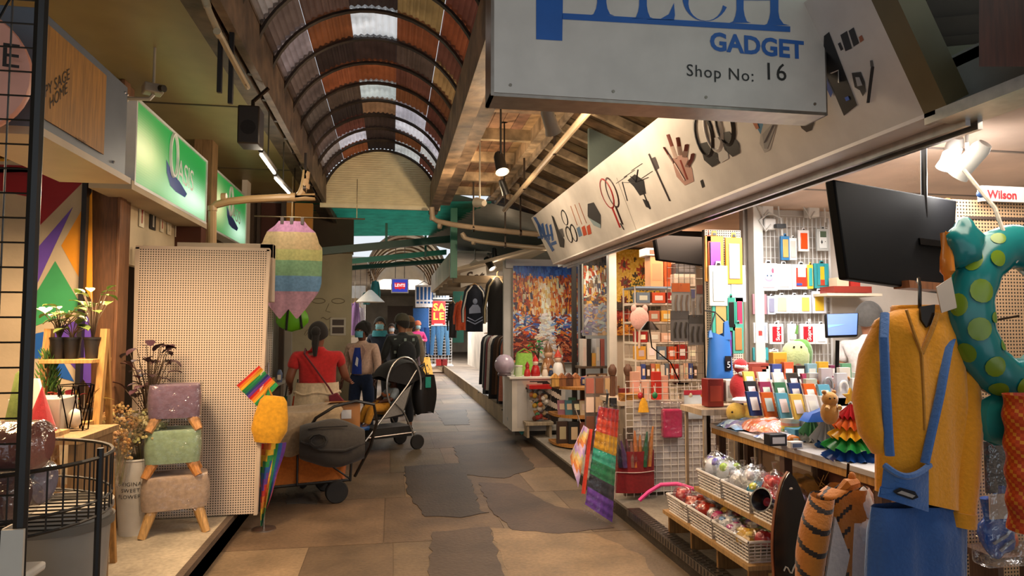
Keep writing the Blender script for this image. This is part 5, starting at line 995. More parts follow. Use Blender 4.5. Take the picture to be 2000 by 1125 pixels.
b.col('#7a3a34').tube([(-.02,-.014,.885),(0,-.02,.883),(.02,-.014,.885)],.004,5); b.build('head',root); B('#14100e','cloth').ball((0,.08,.965),(.08,.082,.075),14,8,lambda d:.06*math.sin(9*d.x)*math.cos(9*d.z)).build('hair',root)
T={n:(Cs[n][0],tuple(x*1.1+.01 for x in Cs[n][1]) if isinstance(Cs[n][1],tuple) else Cs[n][1]*1.15+.008) for n in ('hip','chest','shL','elL','shR','elR')}
skinmesh('shirt',root,T,[('hip','chest'),('chest','shL'),('shL','elL'),('chest','shR'),('shR','elR')],'cloth','#8a949a')
T={n:(Cs[n][0],tuple(x*1.06+.008 for x in Cs[n][1]) if isinstance(Cs[n][1],tuple) else Cs[n][1]*1.12+.008) for n in ('hip','thL','knL','anL','thR','knR','anR')}
skinmesh('trousers',root,T,[('hip','thL'),('thL','knL'),('knL','anL'),('hip','thR'),('thR','knR'),('knR','anR')],'cloth','#c88a28')
for s in (-1,1): B('#2a5a9a','satin').tube([(s*.09,-.3,.3),(s*.09,-.34,.31),(s*.1,-.4,.3),(s*.1,-.45,.295)],[.03,.036,.034,.026],10).build('shoe',root)
B('#c86a28','cloth').tube([(-.1,-.03,.7),(0,-.045,.68),(.1,-.03,.7)],.02,6).build('orange_collar',root)
# ================================================================ RIGHT SIDE GOODS
def rect(px0,py0,px1,py1,Y):
    a=at(px0,py1,Y); d=at(px1,py0,Y); m=at((px0+px1)/2,py1,Y); n=at((px0+px1)/2,py0,Y); return a.x,d.x,min(m.z,n.z),max(m.z,n.z)
def art(name,label,x0,x1,z0,z1,Y,nu,nv,cf,ns=0,st=(.02,.05),*,frame='#2a2018',fam='satin',cat='painting',t=.03,rz=0,rel=.004,fw=.012):
    w=x1-x0;h=z1-z0; root=thing(name,label,cat,((x0+x1)/2,Y,z0),rz)
    b=B('#fff',fam); J_=[[V(rnd.uniform(-.4,.4)*w/nu,rnd.uniform(-rel,0),rnd.uniform(-.4,.4)*h/nv) for j in range(nv+1)] for i in range(nu+1)]
    def fn(u,v):
        i=round(u*nu);j=round(v*nv); e=J_[i][j] if 0<i<nu and 0<j<nv else V(0,0,0); return V((u-.5)*w,-.002,h*v)+e
    b.surf(fn,nu,nv,colfn=cf)
    for i in range(ns):
        u,v=rnd.uniform(.03,.97),rnd.uniform(.03,.97); a=(PI/2+rnd.gauss(0,.12) if v>.5 else rnd.gauss(0,.5)); l_=rnd.uniform(*st); q=l_*rnd.uniform(.2,.45); y_=-.004-.004*rnd.random(); e=V(math.cos(a),0,math.sin(a)); g=V(-math.sin(a),0,math.cos(a)); c=V((u-.5)*w,y_,h*v); b.col(cf(u,v)).quad(c-e*l_-g*q,c+e*l_*.9-g*q*.7,c+e*l_+g*q,c-e*l_*.8+g*q*.8)
    b.col('#d8d0c0').box(-w/2,w/2,0,t,0,h); b.build('canvas',root,smooth=0)
    B(frame,'satin').box(-w/2-fw,-w/2,-.012,t,-fw,h+fw).box(w/2,w/2+fw,-.012,t,-fw,h+fw).box(-w/2,w/2,-.012,t,h,h+fw).box(-w/2,w/2,-.012,t,-fw,0).build('frame',root); return root
def street(u,v):
    r=rnd.random(); c=abs(u-.5)
    if v>.93-.06*math.sin(PI*u): return jit(pick('#1f4a9a','#2a5ab0','#3a6ab8'),.2)
    if v>.5:
        if c<.08 and v<.82: return jit(pick('#f0e0b8','#e8c880','#f4ecd8','#e0a860'),.15)
        if c<.2: return jit(pick('#d8803a','#c86a28','#e8b060','#a84a24','#d8c8a8'),.2)
        return jit(pick('#b85020','#8a3418','#d87028','#e09a40','#6a2a1c','#c8b898','#a83a1a','#3a3040'),.25)
    if v>.28:
        if c<.1: return jit(pick('#e8e4e0','#d0d4e0','#f0e8d8','#c8b8a8'),.15)
        return jit(pick('#3a5a9a','#6a8ac0','#c84a20','#e07a30','#d0d4dc','#5a2a3a','#e0c080','#8a3a24','#2a3a6a'),.25)
    if c<.16: return jit(pick('#e0d8d0','#c0bcc4','#d8b898','#a88878'),.2)
    return jit(pick('#6a1f18','#8a2c1c','#b04a28','#4a1a18','#c87a50','#3a2430'),.25)
x0,x1,z0,z1=rect(1002,708,1129,520,10.2)
art('street_painting','large unframed street painting with blue sky and orange buildings behind the souvenir counter',x0,x1,z0,z1,10.2,30,40,street,1500,(.015,.06),frame='#c8c4c0',fw=.004,t=.05)
def abst(u,v): return jit(pick('#8a8c98','#a8a4a4','#7a7088','#b09070') if v<.35 else pick('#6a5a50','#c8b8a0','#8a6a50','#d09a50','#a84a30','#5a5a6a','#e0d8c8') if v<.8 else pick('#3a3432','#4a4240','#5a4a40'),.2)
x0,x1,z0,z1=rect(1141,655,1186,487,8.9)
art('abstract_painting','narrow grey abstract painting between the black posts and the white post',x0,x1+.08,z0,z1,8.96,10,20,abst,200,(.02,.06),frame='#8a8478',fw=.01)
struct(B('#171311','satin').box(2.42,2.48,9.0,9.06,PR,2.6).box(2.54,2.60,9.0,9.06,PR,2.6).build('trim_4',smooth=0))
def flowers(px0,px1,py0,py1): pass
FL=[(.18,.72,.13,'#b84418'),(.62,.62,.16,'#a83c14'),(.2,.42,.12,'#7a2410'),(.85,.4,.11,'#6a1c10'),(.16,.12,.09,'#6a2414'),(.42,.82,.05,'#5a4a18'),(.62,.9,.05,'#5a4a18'),(.42,.55,.06,'#3a3014'),(.6,.3,.07,'#e0b82a'),(.42,.32,.07,'#e0b82a'),(.5,.18,.06,'#e8c83a'),(.72,.22,.06,'#d8a820'),(.32,.28,.05,'#e8c83a')]
def sunny(u,v):
    for i,(x,y,r,c) in enumerate(FL):
        d=math.hypot(u-x,(v-y)*1.15); 
        if d<r*(.85+.25*math.sin(9*math.atan2(v-y,u-x))): return jit('#4a3410' if d<r*.4 else c,.2)
    if v<.1: return jit('#3a3226',.2)
    if .3<u<.9 and .08<v<.5 and rnd.random()<.45: return jit(pick('#3a4a1c','#2a3414','#5a5a20'),.3)
    return jit(pick('#e0b838','#d8ac2c','#e8c450'),.08)
x0,x1,z0,z1=rect(1203,602,1290,487,8.0)
art('flower_painting','yellow flower painting with red and dark blooms on the gift shop wall',x0,x1,z0,z1,8.02,34,38,sunny,frame='#3a2c1c',fw=.008,rel=.002)
def redp(u,v): return jit(pick('#8a2414','#6a1c10','#a83a18') if v>.6 else pick('#c87a28','#5a2414','#3a1a10','#d89a3a') if v>.25 else pick('#b86a20','#8a3a14','#c88a30'),.25)
x0,x1,z0,z1=rect(1194,655,1244,607,8.0)
art('red_painting','small red brown landscape painting below the yellow flower painting',x0,x1,z0,z1,8.02,10,10,redp,160,(.01,.04),frame='#4a1c10',fw=.006,rel=.002)
# --- clothes stall
root=thing('stall_sign','white gabled board with dark script lettering over the clothes stall','sign',tuple(at(928,555,12))); O=root.location
b=B('#c8c0b4','satin'); pts=[at(x,y,12)-O for x,y in ((900,562),(951,545),(949,520),(927,506),(899,531))]; b.prism(pts,(0,.05,0)); b.build('board',root); B('#3a2a20').text('Set',.26,at(908,552,12)-O+V(0,-.004,0),(1,0,.12),(0,0,1),shear=.2,bold=.02).build('lettering',root); B('#8a8076','metal').cyl((0,.03,.3),(0,.03,.62),.012).build('hanger',root)
def hung(name,label,px0,py0,px1,py1,Y,c,trim=None,cat='jacket',sleeves=True,hang=.0,hanger='#b08858',lower=True,neck=.2):
    x0,x1,z0,z1=rect(px0,py0,px1,py1,Y); w=(x1-x0)/2; h=z1-z0; root=thing(name,label,cat,((x0+x1)/2,Y,z1)); b=B(c,'cloth')
    bw=w*(.72 if sleeves else 1)
    def g(u,v,s=-1):
        t=v; x=bw*math.cos(PI*u)*(1 if t<.9 else 1-.75*(t-.9)/.1*1.0); return (x,s*(.05+.02*math.sin(9*u+4*t))*math.sin(PI*u)*(1-.5*max(0,t-.85)/.15),-h+h*t-(.0 if t<1 else 0))
    b.surf(lambda u,v:g(u,v,-1),14,12); b.surf(lambda u,v:g(1-u,v,1),14,12)
    b.build('garment_body',root,smooth=60)
    if sleeves:
        for s in (-1,1): B(c,'cloth').tube([(s*bw*.55,0,-.03),(s*bw*.95,0,-.1*h-.03),(s*w*.97,-.01,-.55*h),(s*w*.96,-.03,-.8*h)],[.04,w*.2,w*.19,w*.14],8,flat=.8).build('sleeve',root)
    if trim:
        b=B(trim,'cloth')
        for s in (-1,1): b.tube([(s*bw*.3,-.05,-.02),(s*bw*.9,-.075,-.16*h),(s*w*.98,-.085,-.55*h),(s*w*.97,-.1,-.8*h)],.014,5)
        b.build('trim_stripe',root)
    B(hanger,'wood').tube([(-bw*.6,0,-.04),(0,0,.02),(bw*.6,0,-.04)],.012,6).tube([(0,0,.02),(0,0,.08),(.02,0,.1)],.005,5).build('hanger',root); return root,bw,h
hung('black_jacket','black jacket with tan piping hung outside the clothes stall',945,655,996,542,11,'#171617','#a89878')
r_,bw,h=hung('printed_tshirt','navy t-shirt with a pale seated figure print hung on the clothes stall',903,648,950,556,11.6,'#1c2232','#d0ccc4',cat='t-shirt')
b=B('#8a96b4','satin'); b.ball((0,-.095,-.36*h),(.04,.004,.05),10,6).poly([(-.1,-.096,-.62*h),(.1,-.096,-.6*h),(.09,-.096,-.5*h),(.05,-.096,-.43*h),(-.04,-.096,-.43*h),(-.1,-.096,-.52*h)]).tube([(-.14,-.096,-.76*h),(0,-.1,-.84*h),(.15,-.096,-.74*h)],.012,5).tube([(-.13,-.096,-.7*h),(0,-.1,-.78*h),(.14,-.096,-.68*h)],.01,5); b.build('figure_print',r_)
hung('orange_sweater','orange sweater hung beside the navy t-shirt',886,645,914,588,12.2,'#c8502a',cat='sweater')
hung('dark_hoodie','dark hoodie hung left of the orange sweater',874,660,895,590,12.6,'#221e20',cat='sweater')
struct(B('#3a7a70','plaster').box(at(885,565,14).x,at(906,565,14).x,14,14.05,1.25,2.3).build('trim_5',smooth=0))
root=thing('clothes_rail','long dark metal clothes rail along the clothes stall edge','clothes rail',(2.0,11.8,.22)); b=B('#3a3632','metal').cyl((0,-.95,1.32),(0,2.2,1.32),.014)
b.build('rail',root)
for y_ in (-.9,2.15): B('#3a3632','metal').cyl((0,y_,0),(0,y_,1.33),.014).cyl((-.25,y_,.02),(.25,y_,.02),.012).build('leg',root)
for i,(c,n) in enumerate([('#b06a54','salmon'),('#15171c','black'),('#5a3a20','rust brown'),('#3a2618','dark brown'),('#1c1a1e','charcoal'),('#c8c0b8','white trimmed'),('#5a1a20','maroon'),('#1a1c22','blue black'),('#8a8880','light grey'),('#181820','ink dark')]):
    y_=10.98+.29*i; root=thing('hung_coat',f'{n} coat on the clothes rail, {ORD[i]} from the camera end','coat',(2.0,y_,1.52),group='coats on the clothes rail')
    b=B(c,'cloth'); L_=1.05+.08*math.sin(i*2); 
    b.surf(lambda u,v:(lambda a:((.27-.05*v+.03*math.sin(5*a+i))*math.cos(a)*(1 if v<.88 else 1-.8*(v-.88)/.12),(.085+.02*math.sin(7*a+i))*math.sin(a),-.1-L_*(1-v)+.05*v))(2*PI*u),22,10); b.build('coat_body',root,smooth=60); B('#8a6a44','wood').tube([(-.18,0,-.08),(0,0,-.04),(.18,0,-.08)],.01,6).tube([(0,0,-.04),(0,0,.01),(.02,0,.03)],.005,5).build('hanger',root)
    if i in (0,5): B('#d8d0c4','cloth').tube([(-.2,-.06,-.12),(-.24,-.09,-.6),(-.22,-.09,-1.0)],.012,5).build('pale_stripe',root)
# --- souvenir counter with zebra panel
x0,x1,z0,z1=rect(1000,845,1103,745,9.0); zt=.9
root=thing('souvenir_counter','white souvenir counter with a zebra picture on its front','counter',((x0+x1)/2,9.3,PR)); w=(x1-x0); H_=zt-PR
B('#c8c2b8','satin').box(-w/2,w/2,-.3,.35,.06,H_-.03).col('#3a342c').box(-w/2+.05,w/2-.05,-.24,.3,0,.06).build('cabinet',root); B('#d8d4cc','satin').box(-w/2-.04,w/2+.3,-.34,.4,H_-.03,H_).build('counter_top',root,bev=.004)
def zeb(u,v):
    # head shape: broad top narrowing to the muzzle at lower right
    cx=.5+.22*(1-v); hw=.36*(v**.7)+.06
    if abs(u-cx)>hw or v<.06: return '#b8b4b0'
    s=math.sin(((u-cx)*9*(1+.4*v)+abs(u-cx)*14*(v-.3)+v*20)); 
    if v<.3: return '#2a2220' if v<.16 else ('#c86a3a' if s>.3 else '#2a2220')
    return '#1c1816' if s>-.05 else '#c8b8a8'
b=B('#fff','satin'); b.surf(lambda u,v:((u-.47)*w*.92+.02,-.3015,.1+(H_-.16)*v),46,46,colfn=zeb); b.build('zebra_picture',root,smooth=0)
def lump(name,label,cat,loc,parts,group=None):
    root=thing(name,label,cat,tuple(loc),group=group)
    for pn,b in parts: b.build(pn,root)
    return root
CX=(x0+x1)/2
def figurine(x,y,z,s,c1,c2,c3,label,name='figurine'):
    root=thing(name,label,'figurine',(x,y,z)); B(c1,'gloss').lathe([(.06*s,0),(.07*s,.03*s),(.05*s,.12*s),(.03*s,.15*s),(0,.16*s)],n=14).build('body',root); B(c2,'gloss').ball((0,-.005*s,.18*s),(.04*s,.04*s,.045*s),12,8).build('face',root); B(c3,'gloss').lathe([(.045*s,.2*s),(.04*s,.22*s),(.0,.29*s)],n=12).build('hat',root); return root
figurine(CX-.02,9.1,zt,1.0,'#a82020','#e8d0b8','#b82424','red christmas figurine on the souvenir counter')
figurine(CX+.3,9.12,zt,1.25,'#e0dcd8','#d8b8a0','#b04030','big white bearded gnome figurine right on the souvenir counter')
figurine(CX+.2,9.28,zt,1.6,'#8a5a38','#c8a080','#6a4a30','tall brown figurine behind the white bearded gnome')
figurine(CX-.14,9.06,zt,.7,'#b02828','#b02828','#8a2020','small plain red figurine left of the red christmas')
figurine(CX+.1,9.04,zt,.65,'#d8c8b8','#e0d0c0','#b89878','small cream animal figurine in front of the gnome')
figurine(CX+.18,9.03,zt,.55,'#24304a','#d0b8a0','#24304a','small navy figurine in front of the gnome')
figurine(CX+.36,9.3,zt,1.4,'#6a4a34','#e0d8d0','#8a6a4c','brown and white figurine at the right rear of the souvenir counter')
lump('snow_globe','round speckled lilac globe at the left end of the souvenir counter','globe',(CX-.42,9.25,zt),[('globe',B('#a898a8','gloss').ball((0,0,.15),.14,18,12)),('base',B('#6a5a60','satin').lathe([(.09,0),(.1,.02),(.08,.05),(0,.05)],n=16))])
root=thing('green_sequin_bag','pale green sequin pouch standing behind the red christmas','bag',(CX-.12,9.38,zt)); B('#8ab84a','cloth').surf(lambda u,v:(lambda a:(.15*(1-.25*v)*math.copysign(abs(math.cos(a))**.6,math.cos(a)),.06*math.sin(a),.3*v))(2*PI*u),20,6).build('pouch',root); B('#6a9a38','cloth').tube([(-.1,0,.3),(0,0,.36),(.1,0,.3)],.01,6).build('strap',root)
leafy((CX+.08,9.42,zt),26,.42,.1,['#1f8a44','#2fa050','#187038'],'bright green artificial sprig behind the figurines',.03,.07,'artificial_plant',pot='#c8c4bc',potr=.05,poth=.1)
lump('candle_jar','green and white candle jar left on the souvenir counter','jar',(CX-.26,9.06,zt),[('glass',B('#b8c8a0','gloss').lathe([(.05,0),(.055,.12),(.05,.13),(0,.13)],n=16)),('lid',B('#e0dcd0','gloss').lathe([(.056,.13),(.056,.15),(0,.15)],n=16))])
for i,(c,n) in enumerate([('#c89a50','ochre'),('#8a5a34','walnut'),('#5a3a28','dark'),('#b8885a','tan')]):
    root=thing('wooden_house',f'small {n} wooden house ornament on the curved shelf by the counter','ornament',(CX+.02+.09*i,8.14+.01*i,zt-.06)); B(c,'wood').box(-.045,.045,-.03,.03,0,.1).build('house_body',root); B(jit(c,.4),'wood').prism([(-.06,-.04,.1),(.06,-.04,.1),(0,-.04,.16)],(0,.08,0)).build('roof',root)
for i in range(3):
    root=thing('framed_box',['dark framed shadow box nearest the wooden houses','brown framed shadow box in the middle of the upper curved shelf','olive framed shadow box at the end of the upper curved shelf'][i],'frame',(2.42+.13*i,8.1,zt-.06)); B(('#4a3424','#6a4a30','#5a4c30')[i],'wood').box(-.06,.06,0,.03,0,.15).build('frame',root); B('#b8a890').box(-.045,.045,-.004,0,.015,.135).build('picture',root)
solo(B('#c86a5a','cloth').ball((0,0,.05),(.2,.1,.06),16,8,lambda d:.1*math.sin(12*d.x+5*d.y)),'folded_scarf','bundle of coral folded scarves on the upper curved shelf','scarf',(2.5,8.36,zt-.06))
# curved tier shelves
for zz,cx_,r0,r1,l in ((zt-.06,2.4,.2,.42,'upper curved wooden display shelf between the counters'),(.5,2.38,.2,.42,'middle curved wooden display shelf between the counters'),(.17,2.36,.2,.42,'lowest curved wooden display shelf near the lane')):
    root=thing('curved_shelf',l,'shelf',(cx_,8.3 if zz>.3 else 8.2,zz-.03)); b=B('#b07838','wood'); b.lathe([(0,0),(r1,0),(r1,.03),(0,.03)],n=22,a0=PI,a1=2*PI); b.box(-r1,r1,0,.2,0,.03); b.build('shelf_top',root); 
    if zz>.3: B('#5a4028','wood').box(-.03,.03,.12,.18,-(zz-.03-PR if zz<.6 else .34),0).build('post',root)
    else: B('#5a4028','wood').box(-.3,.3,-.2,.15,-(zz-.03-PR),0).build('plinth',root)
cols_=['#8a5a6a','#3a6a7a','#2a2a2a','#b8a890','#c87a60','#6a4a5a','#d8c8b0','#4a4a3a']; cn=['mauve','teal','black','beige','coral','plum','cream','olive']
for i in range(8):
    x=2.05+.085*i; y=8.02+.03*abs(i-3.5); solo(B(cols_[i]).hexa([(-.055,-.006,0),(.055,-.006,0),(.055,.004,0),(-.055,.004,0),(-.055,.034,.17),(.055,.034,.17),(.055,.044,.17),(-.055,.044,.17)]).col(jit('#d8c8b0',.3)).hexa([(-.03,-.002+.005,.06),(.03,.003,.06),(.03,.01,.06),(-.03,.01,.06),(-.03,.02,.13),(.03,.02,.13),(.03,.03,.13),(-.03,.03,.13)]),'greeting_card',f'{cn[i]} greeting card on the middle curved shelf','card',(x,y,.5),'greeting cards on the curved shelves')
for i in range(6):
    x=2.03+.13*i; cc=['#3a2a24','#1c1c20','#6a3a30','#4a4438','#2a2430','#8a6a50'][i]; cc_n=['dark brown','black','brick red','moss','aubergine','tan'][i]; b=B(cc,'satin').box(-.07,.07,-.02,.03,0,.26).col(jit('#c8b090',.3)).box(-.04,.04,-.023,-.02,.05,.2); solo(b,'souvenir_box',f'{cc_n} souvenir picture box on the lowest curved shelf','box',(x,7.92+.05*abs(i-2.5),.17),'souvenir boxes on the lowest curved shelf',bev=.003)
# ornament jar at the kerb
q=wx(1008,845,1.98); root=thing('ornament_jar','clear box of coloured baubles with a red lid at the kerb by the zebra counter','jar',(1.93,8.95,PR+.18)); 
for i in range(34): 
    bx_,by_,bz_=rnd.uniform(-.1,.1),rnd.uniform(-.09,.09),.05+.36*i/34
    B(pick('#a82424','#c8b088','#2f7a3a','#b86a30','#d8d4cc','#6a3a28','#c8a030'),'gloss').ball((bx_,by_,bz_),.036,8,6).build('bauble',root)
B('#b02424','gloss').box(-.15,.15,-.14,.14,.45,.5).build('lid',root); B('#ffffff','film').box(-.145,.145,-.135,.135,.02,.45).build('clear_case',root,smooth=0); B('#b0a088','wood').box(-.2,.17,-.16,.16,-.02,.02).box(-.18,-.15,-.14,.14,-.18,-.02).box(.12,.15,-.14,.14,-.18,-.02).build('stand',root)
for i,(dx,dz,c,n) in enumerate([(-.02,.72,'#4aa0a8','turquoise'),(-.22,.5,'#c89a68','tan'),(-.24,.3,'#8a98a0','grey'),(.0,.64,'#c8c4c0','white')]):
    q=wx(993,800,1.75)
    root=thing('wrapped_gift',f'{n} wrapped trinket bag heaped by the bauble box','bag',(1.74+dx*.3,9.1+.13*i,PR)); B(c,'satin').ball((0,0,.1+.02*i),(.09,.08,.1+.02*i),10,8,lambda d:.12*math.sin(7*d.x+5*d.z)).build('bag_body',root); B('#d8d0c8','satin').lathe([(.012,.19+.04*i),(.03,.24+.04*i)],n=8).build('tie',root)
# ================================================================ GIFT SHOP (between the white and grey posts)
def ibox(name,label,cat,px0,py0,px1,py1,Y,d,c,c2=None,group=None,zb=None,fam='satin',style='box',rz=0):
    """a boxed article whose front shows at these pixels when it stands at depth Y"""
    x0,x1,z0,z1=rect(px0,py0,px1,py1,Y); 
    if zb is not None: z1=zb+(z1-z0); z0=zb
    w=x1-x0;h=z1-z0; root=thing(name,label,cat,((x0+x1)/2,Y,z0),rz,group=group)
    if style=='box':
        B(c,fam).box(-w/2,w/2,0,d,0,h).build('carton',root,bev=min(.004,w*.05))
        if c2: B(c2,fam).box(-w*.36,w*.36,-.0015,0,h*.2,h*.75).build('printed_panel',root)
    elif style=='pack':     # hang pack: card, case behind a clear front, hook hole
        B(c,fam).box(-w/2,w/2,0,d,0,h*.9).prism([(-w*.16,0,h*.9),(w*.16,0,h*.9),(w*.12,0,h),(-w*.12,0,h)],(0,d*.3,0)).build('backing_card',root,bev=.002)
        k=B(c2 or c,'gloss'); r_=w*.06; k.prism([(-w*.32,-.006,h*.1),(w*.32,-.006,h*.1),(w*.32,-.006,h*.78),(-w*.32,-.006,h*.78)],(0,.006,0)); k.build('phone_case',root,bev=.004); 
        B('#1a1a1c','gloss').prism([(-w*.1,-.001,h*.91),(w*.1,-.001,h*.91),(w*.07,-.001,h*.96),(-w*.07,-.001,h*.96)],(0,-.004,0)).build('hang_hole',root)
    elif style=='bag':
        k=B(c,'satin'); k.surf(lambda u,v:((u-.5)*w*(1-.08*math.sin(PI*v)),-d*.5*math.sin(PI*u)*math.sin(PI*min(1,v*1.2))*(1+.2*math.sin(9*u+7*v)),h*.86*v),10,10); k.surf(lambda u,v:((.5-u)*w,.002,h*.86*v),2,2); k.build('pouch',root)
        B(c2 or '#8a2020','satin').box(-w/2,w/2,-.004,.004,h*.84,h).build('header_card',root)
    return root
# gift shop tall unit, boxes on top, wire shelves
x0,x1,z0,z1=rect(1240,760,1362,560,6.6)
root=thing('wire_shelf_unit','tall white wire shelf unit full of small gifts in the gift shop','shelf unit',((x0+x1)/2,6.75,PR)); w=x1-x0
b=B('#d8cfc4','satin')
for s in (-1,1):
    for y_ in (-.15,.2): b.cyl((s*w/2,y_,0),(s*w/2,y_,z1-PR),.009,n=6)
for k in range(10): b.cyl((-w/2,.2,.7+.11*k),(w/2,.2,.7+.11*k),.003,n=4)
for k in range(12): b.cyl((-w/2+w*k/11,.2,.6),(-w/2+w*k/11,.2,z1-PR),.003,n=4)
b.build('wire_frame',root,smooth=0)
SH=[]
for py in (740,702,668,628,592):
    z=at(1300,py,6.6).z; SH.append(z); B('#e8ddd0','satin').box(-w/2,w/2,-.16,.21,z-PR-.02,z-PR).build('shelf',root)
B('#8aa0b8','satin').box(-w/2,w/2*.3,-.18,.2,z1-PR-.02,z1-PR).build('blue_top_shelf',root)
XC=root.location.x; zt1=z1
gc=[('#e0b49a','peach'),('#c8502a','red orange'),('#d8a040','golden'),('#3a4a8a','navy'),('#a02a24','crimson'),('#e8dccc','cream'),('#4a3a30','dark brown'),('#c8b8a8','beige'),('#6a7a8a','slate'),('#b86a50','terracotta')]
for si,(z,n,hh) in enumerate(((SH[0],13,.15),(SH[1],6,.16),(SH[2],5,.12),(SH[3],5,.13),(SH[4],4,.13))):
    for i in range(n):
        c,cn=gc[(i*3+si*2)%10]; ww=w/n*.86; h=hh*rnd.uniform(.75,1.1); x=XC-w/2+w*(i+.5)/n
        b=B(c,'satin').box(-ww/2,ww/2,-.02,.02 if si==0 else .1,0,h).col(jit('#e8dccc',.3)).box(-ww*.3,ww*.3,-.022,-.02,h*.25,h*.7)
        tier=['lowest','second','third','fourth','fifth'][si]
        solo(b,'gift_card' if si==0 else 'gift_box',f'{cn} {"gift card" if si==0 else "gift box"}, {ORD[i]} from the left on the {tier} shelf of the wire unit','card' if si==0 else 'box',(x,6.6,z),'gifts on the wire shelf unit',bev=.002)
ibox('gift_carton','tall peach box with an oval print standing on the wire unit','box',1270,560,1296,500,6.6,.16,'#d8a070','#c8906a',zb=zt1)
ibox('gift_carton','orange boxed set next to the peach oval box','box',1297,558,1316,504,6.62,.16,'#c8602a','#a84a20',zb=zt1)
_q=rect(1270,560,1296,500,6.6); zz=zt1+_q[3]-_q[2]
ibox('gift_carton','flat striped box lying across the two orange boxes','box',1262,510,1310,495,6.58,.2,'#d8ccc0','#a85a4a',zb=zz)
ibox('speaker_carton','upper white box with a sketched print above the wire unit','box',1320,515,1357,497,6.5,.16,'#c8c0b4','#8a847c',zb=at(1340,515,6.5).z)
ibox('speaker_carton','dark grey middle box between two pale boxes above the wire unit','box',1320,535,1360,516,6.5,.18,'#4a4a4c','#6a6a6c',zb=at(1340,535,6.5).z)
ibox('speaker_carton','pale lower box under the dark grey box above the wire unit','box',1318,560,1360,536,6.5,.2,'#c8bcac','#a89c8c',zb=zt1)
# monitor seen from behind over the gift shop
def monitor(name,label,P4,t,cat='monitor',stand=None):
    c=sum(P4,V(0,0,0))/4; root=thing(name,label,cat,tuple(c)); n=(P4[1]-P4[0]).cross(P4[3]-P4[0]).normalized(); 
    if n.y>0: n=-n
    L_=[p-c for p in P4]; B('#08080a','black').hexa([L_[3]-n*t,L_[2]-n*t,L_[2],L_[3],L_[0]-n*t,L_[1]-n*t,L_[1],L_[0]]).build('housing',root,bev=.008)
    return root,L_,n
r_,L_,n=monitor('television','black flat television hung high in the gift shop',[at(1276,449,6.0),at(1376,452,6.1),at(1378,520,6.1),at(1285,508,6.0)],.05,'television'); B('#0a0a0c','satin').poly([p*.93+n*.002 for p in (L_[3],L_[2],L_[1],L_[0])]).build('screen',r_); B('#1c1b1c','metal').box(-.03,.03,.03,.07,-.1,.5).build('wall_bracket',r_)
# hanging tool packets
for i,(px,py,c,l) in enumerate([(1330,578,'#b85a1e','orange topped tool packet hanging first in the upper packet row'),(1354,590,'#5a5a7a','slim lilac edged packet hanging in the middle of the packet row'),(1378,582,'#6a4034','brown topped tool packet hanging last in the upper packet row'),(1328,632,'#4a4644','grey cable packet hanging lower left below the tool packets'),(1362,640,'#3a3836','black cable packet with curled leads hanging lower right')]):
    x0,x1,z0,z1=rect(px-(18 if i!=1 else 4),py+36 if i<3 else py+34,px+(18 if i!=1 else 4),py-25,5.9); root=thing('tool_packet',l,'packet',((x0+x1)/2,5.9,z0),group='packets hanging by the gift shop post'); w=x1-x0;h=z1-z0
    B('#8a8680' if i<3 else '#5e5a58','satin').box(-w/2,w/2,0,.012,0,h).build('backing_card',root); B(c,'satin').box(-w/2,w/2,-.004,0,h*.72,h).build('header',root)
    b=B('#2c2826' if i>2 else '#6a5a50','satin')
    for k in range(3): b.tube([(-w*.3+w*.3*k,-.012,h*.1),(-w*.34+w*.3*k,-.014,h*.35),(-w*.25+w*.3*k,-.012,h*.62)],.008 if w>.06 else .002,5)
    b.build('tools',root); B('#b8b4ac','metal').cyl((0,-.02,h*.95),(0,.18,h*.95),.003,n=5).build('hook',root)
x0,x1,z0,z1=rect(1305,680,1390,556,6.05); b=B('#8a867e','metal'); 
root=thing('packet_rack','grey wire rack panel the tool packets hang from','rack',((x0+x1)/2,6.1,PR)); 
for k in range(8): b.cyl((-.2+.4*k/7,0,0),(-.2+.4*k/7,0,2.05),.003,n=4)
for k in range(14): b.cyl((-.2,0,.7+.1*k),(.2,0,.7+.1*k),.003,n=4)
b.build('wire_grid',root,smooth=0)
lump('pink_fan','round pale pink plush fan by the red painting','fan',at(1249,622,6.56),[('disc',B('#e0b0a8','fleece').ball((0,0,0),(.10,.04,.115),16,10)),('ear',B('#e0b0a8','fleece').ball((-.06,0,.1),(.03,.02,.04),8,6)),('ear',B('#e0b0a8','fleece').ball((.06,0,.1),(.03,.02,.04),8,6)),('handle',B('#d8c0b0','satin').cyl((0,0,-.1),(0,.02,-.3),.012))])
root=thing('desk_lamp','thin black wire desk lamp bent over the gift shelves','lamp',tuple(at(1330,750,6.0))); b=B('#1c1816','metal').tube([(0,0,0),(-.1,0,.2),(-.28,0,.34),(-.3,0,.5)],.006,6).lathe([(.07,0),(.075,.015),(0,.02)],n=14); b.build('arm',root); B('#1c1816','metal').lathe([(.09,.5),(.04,.56),(.02,.58)],(-.3,0,0),16).build('shade',root)
zcol=at(1215,780,7.0).z
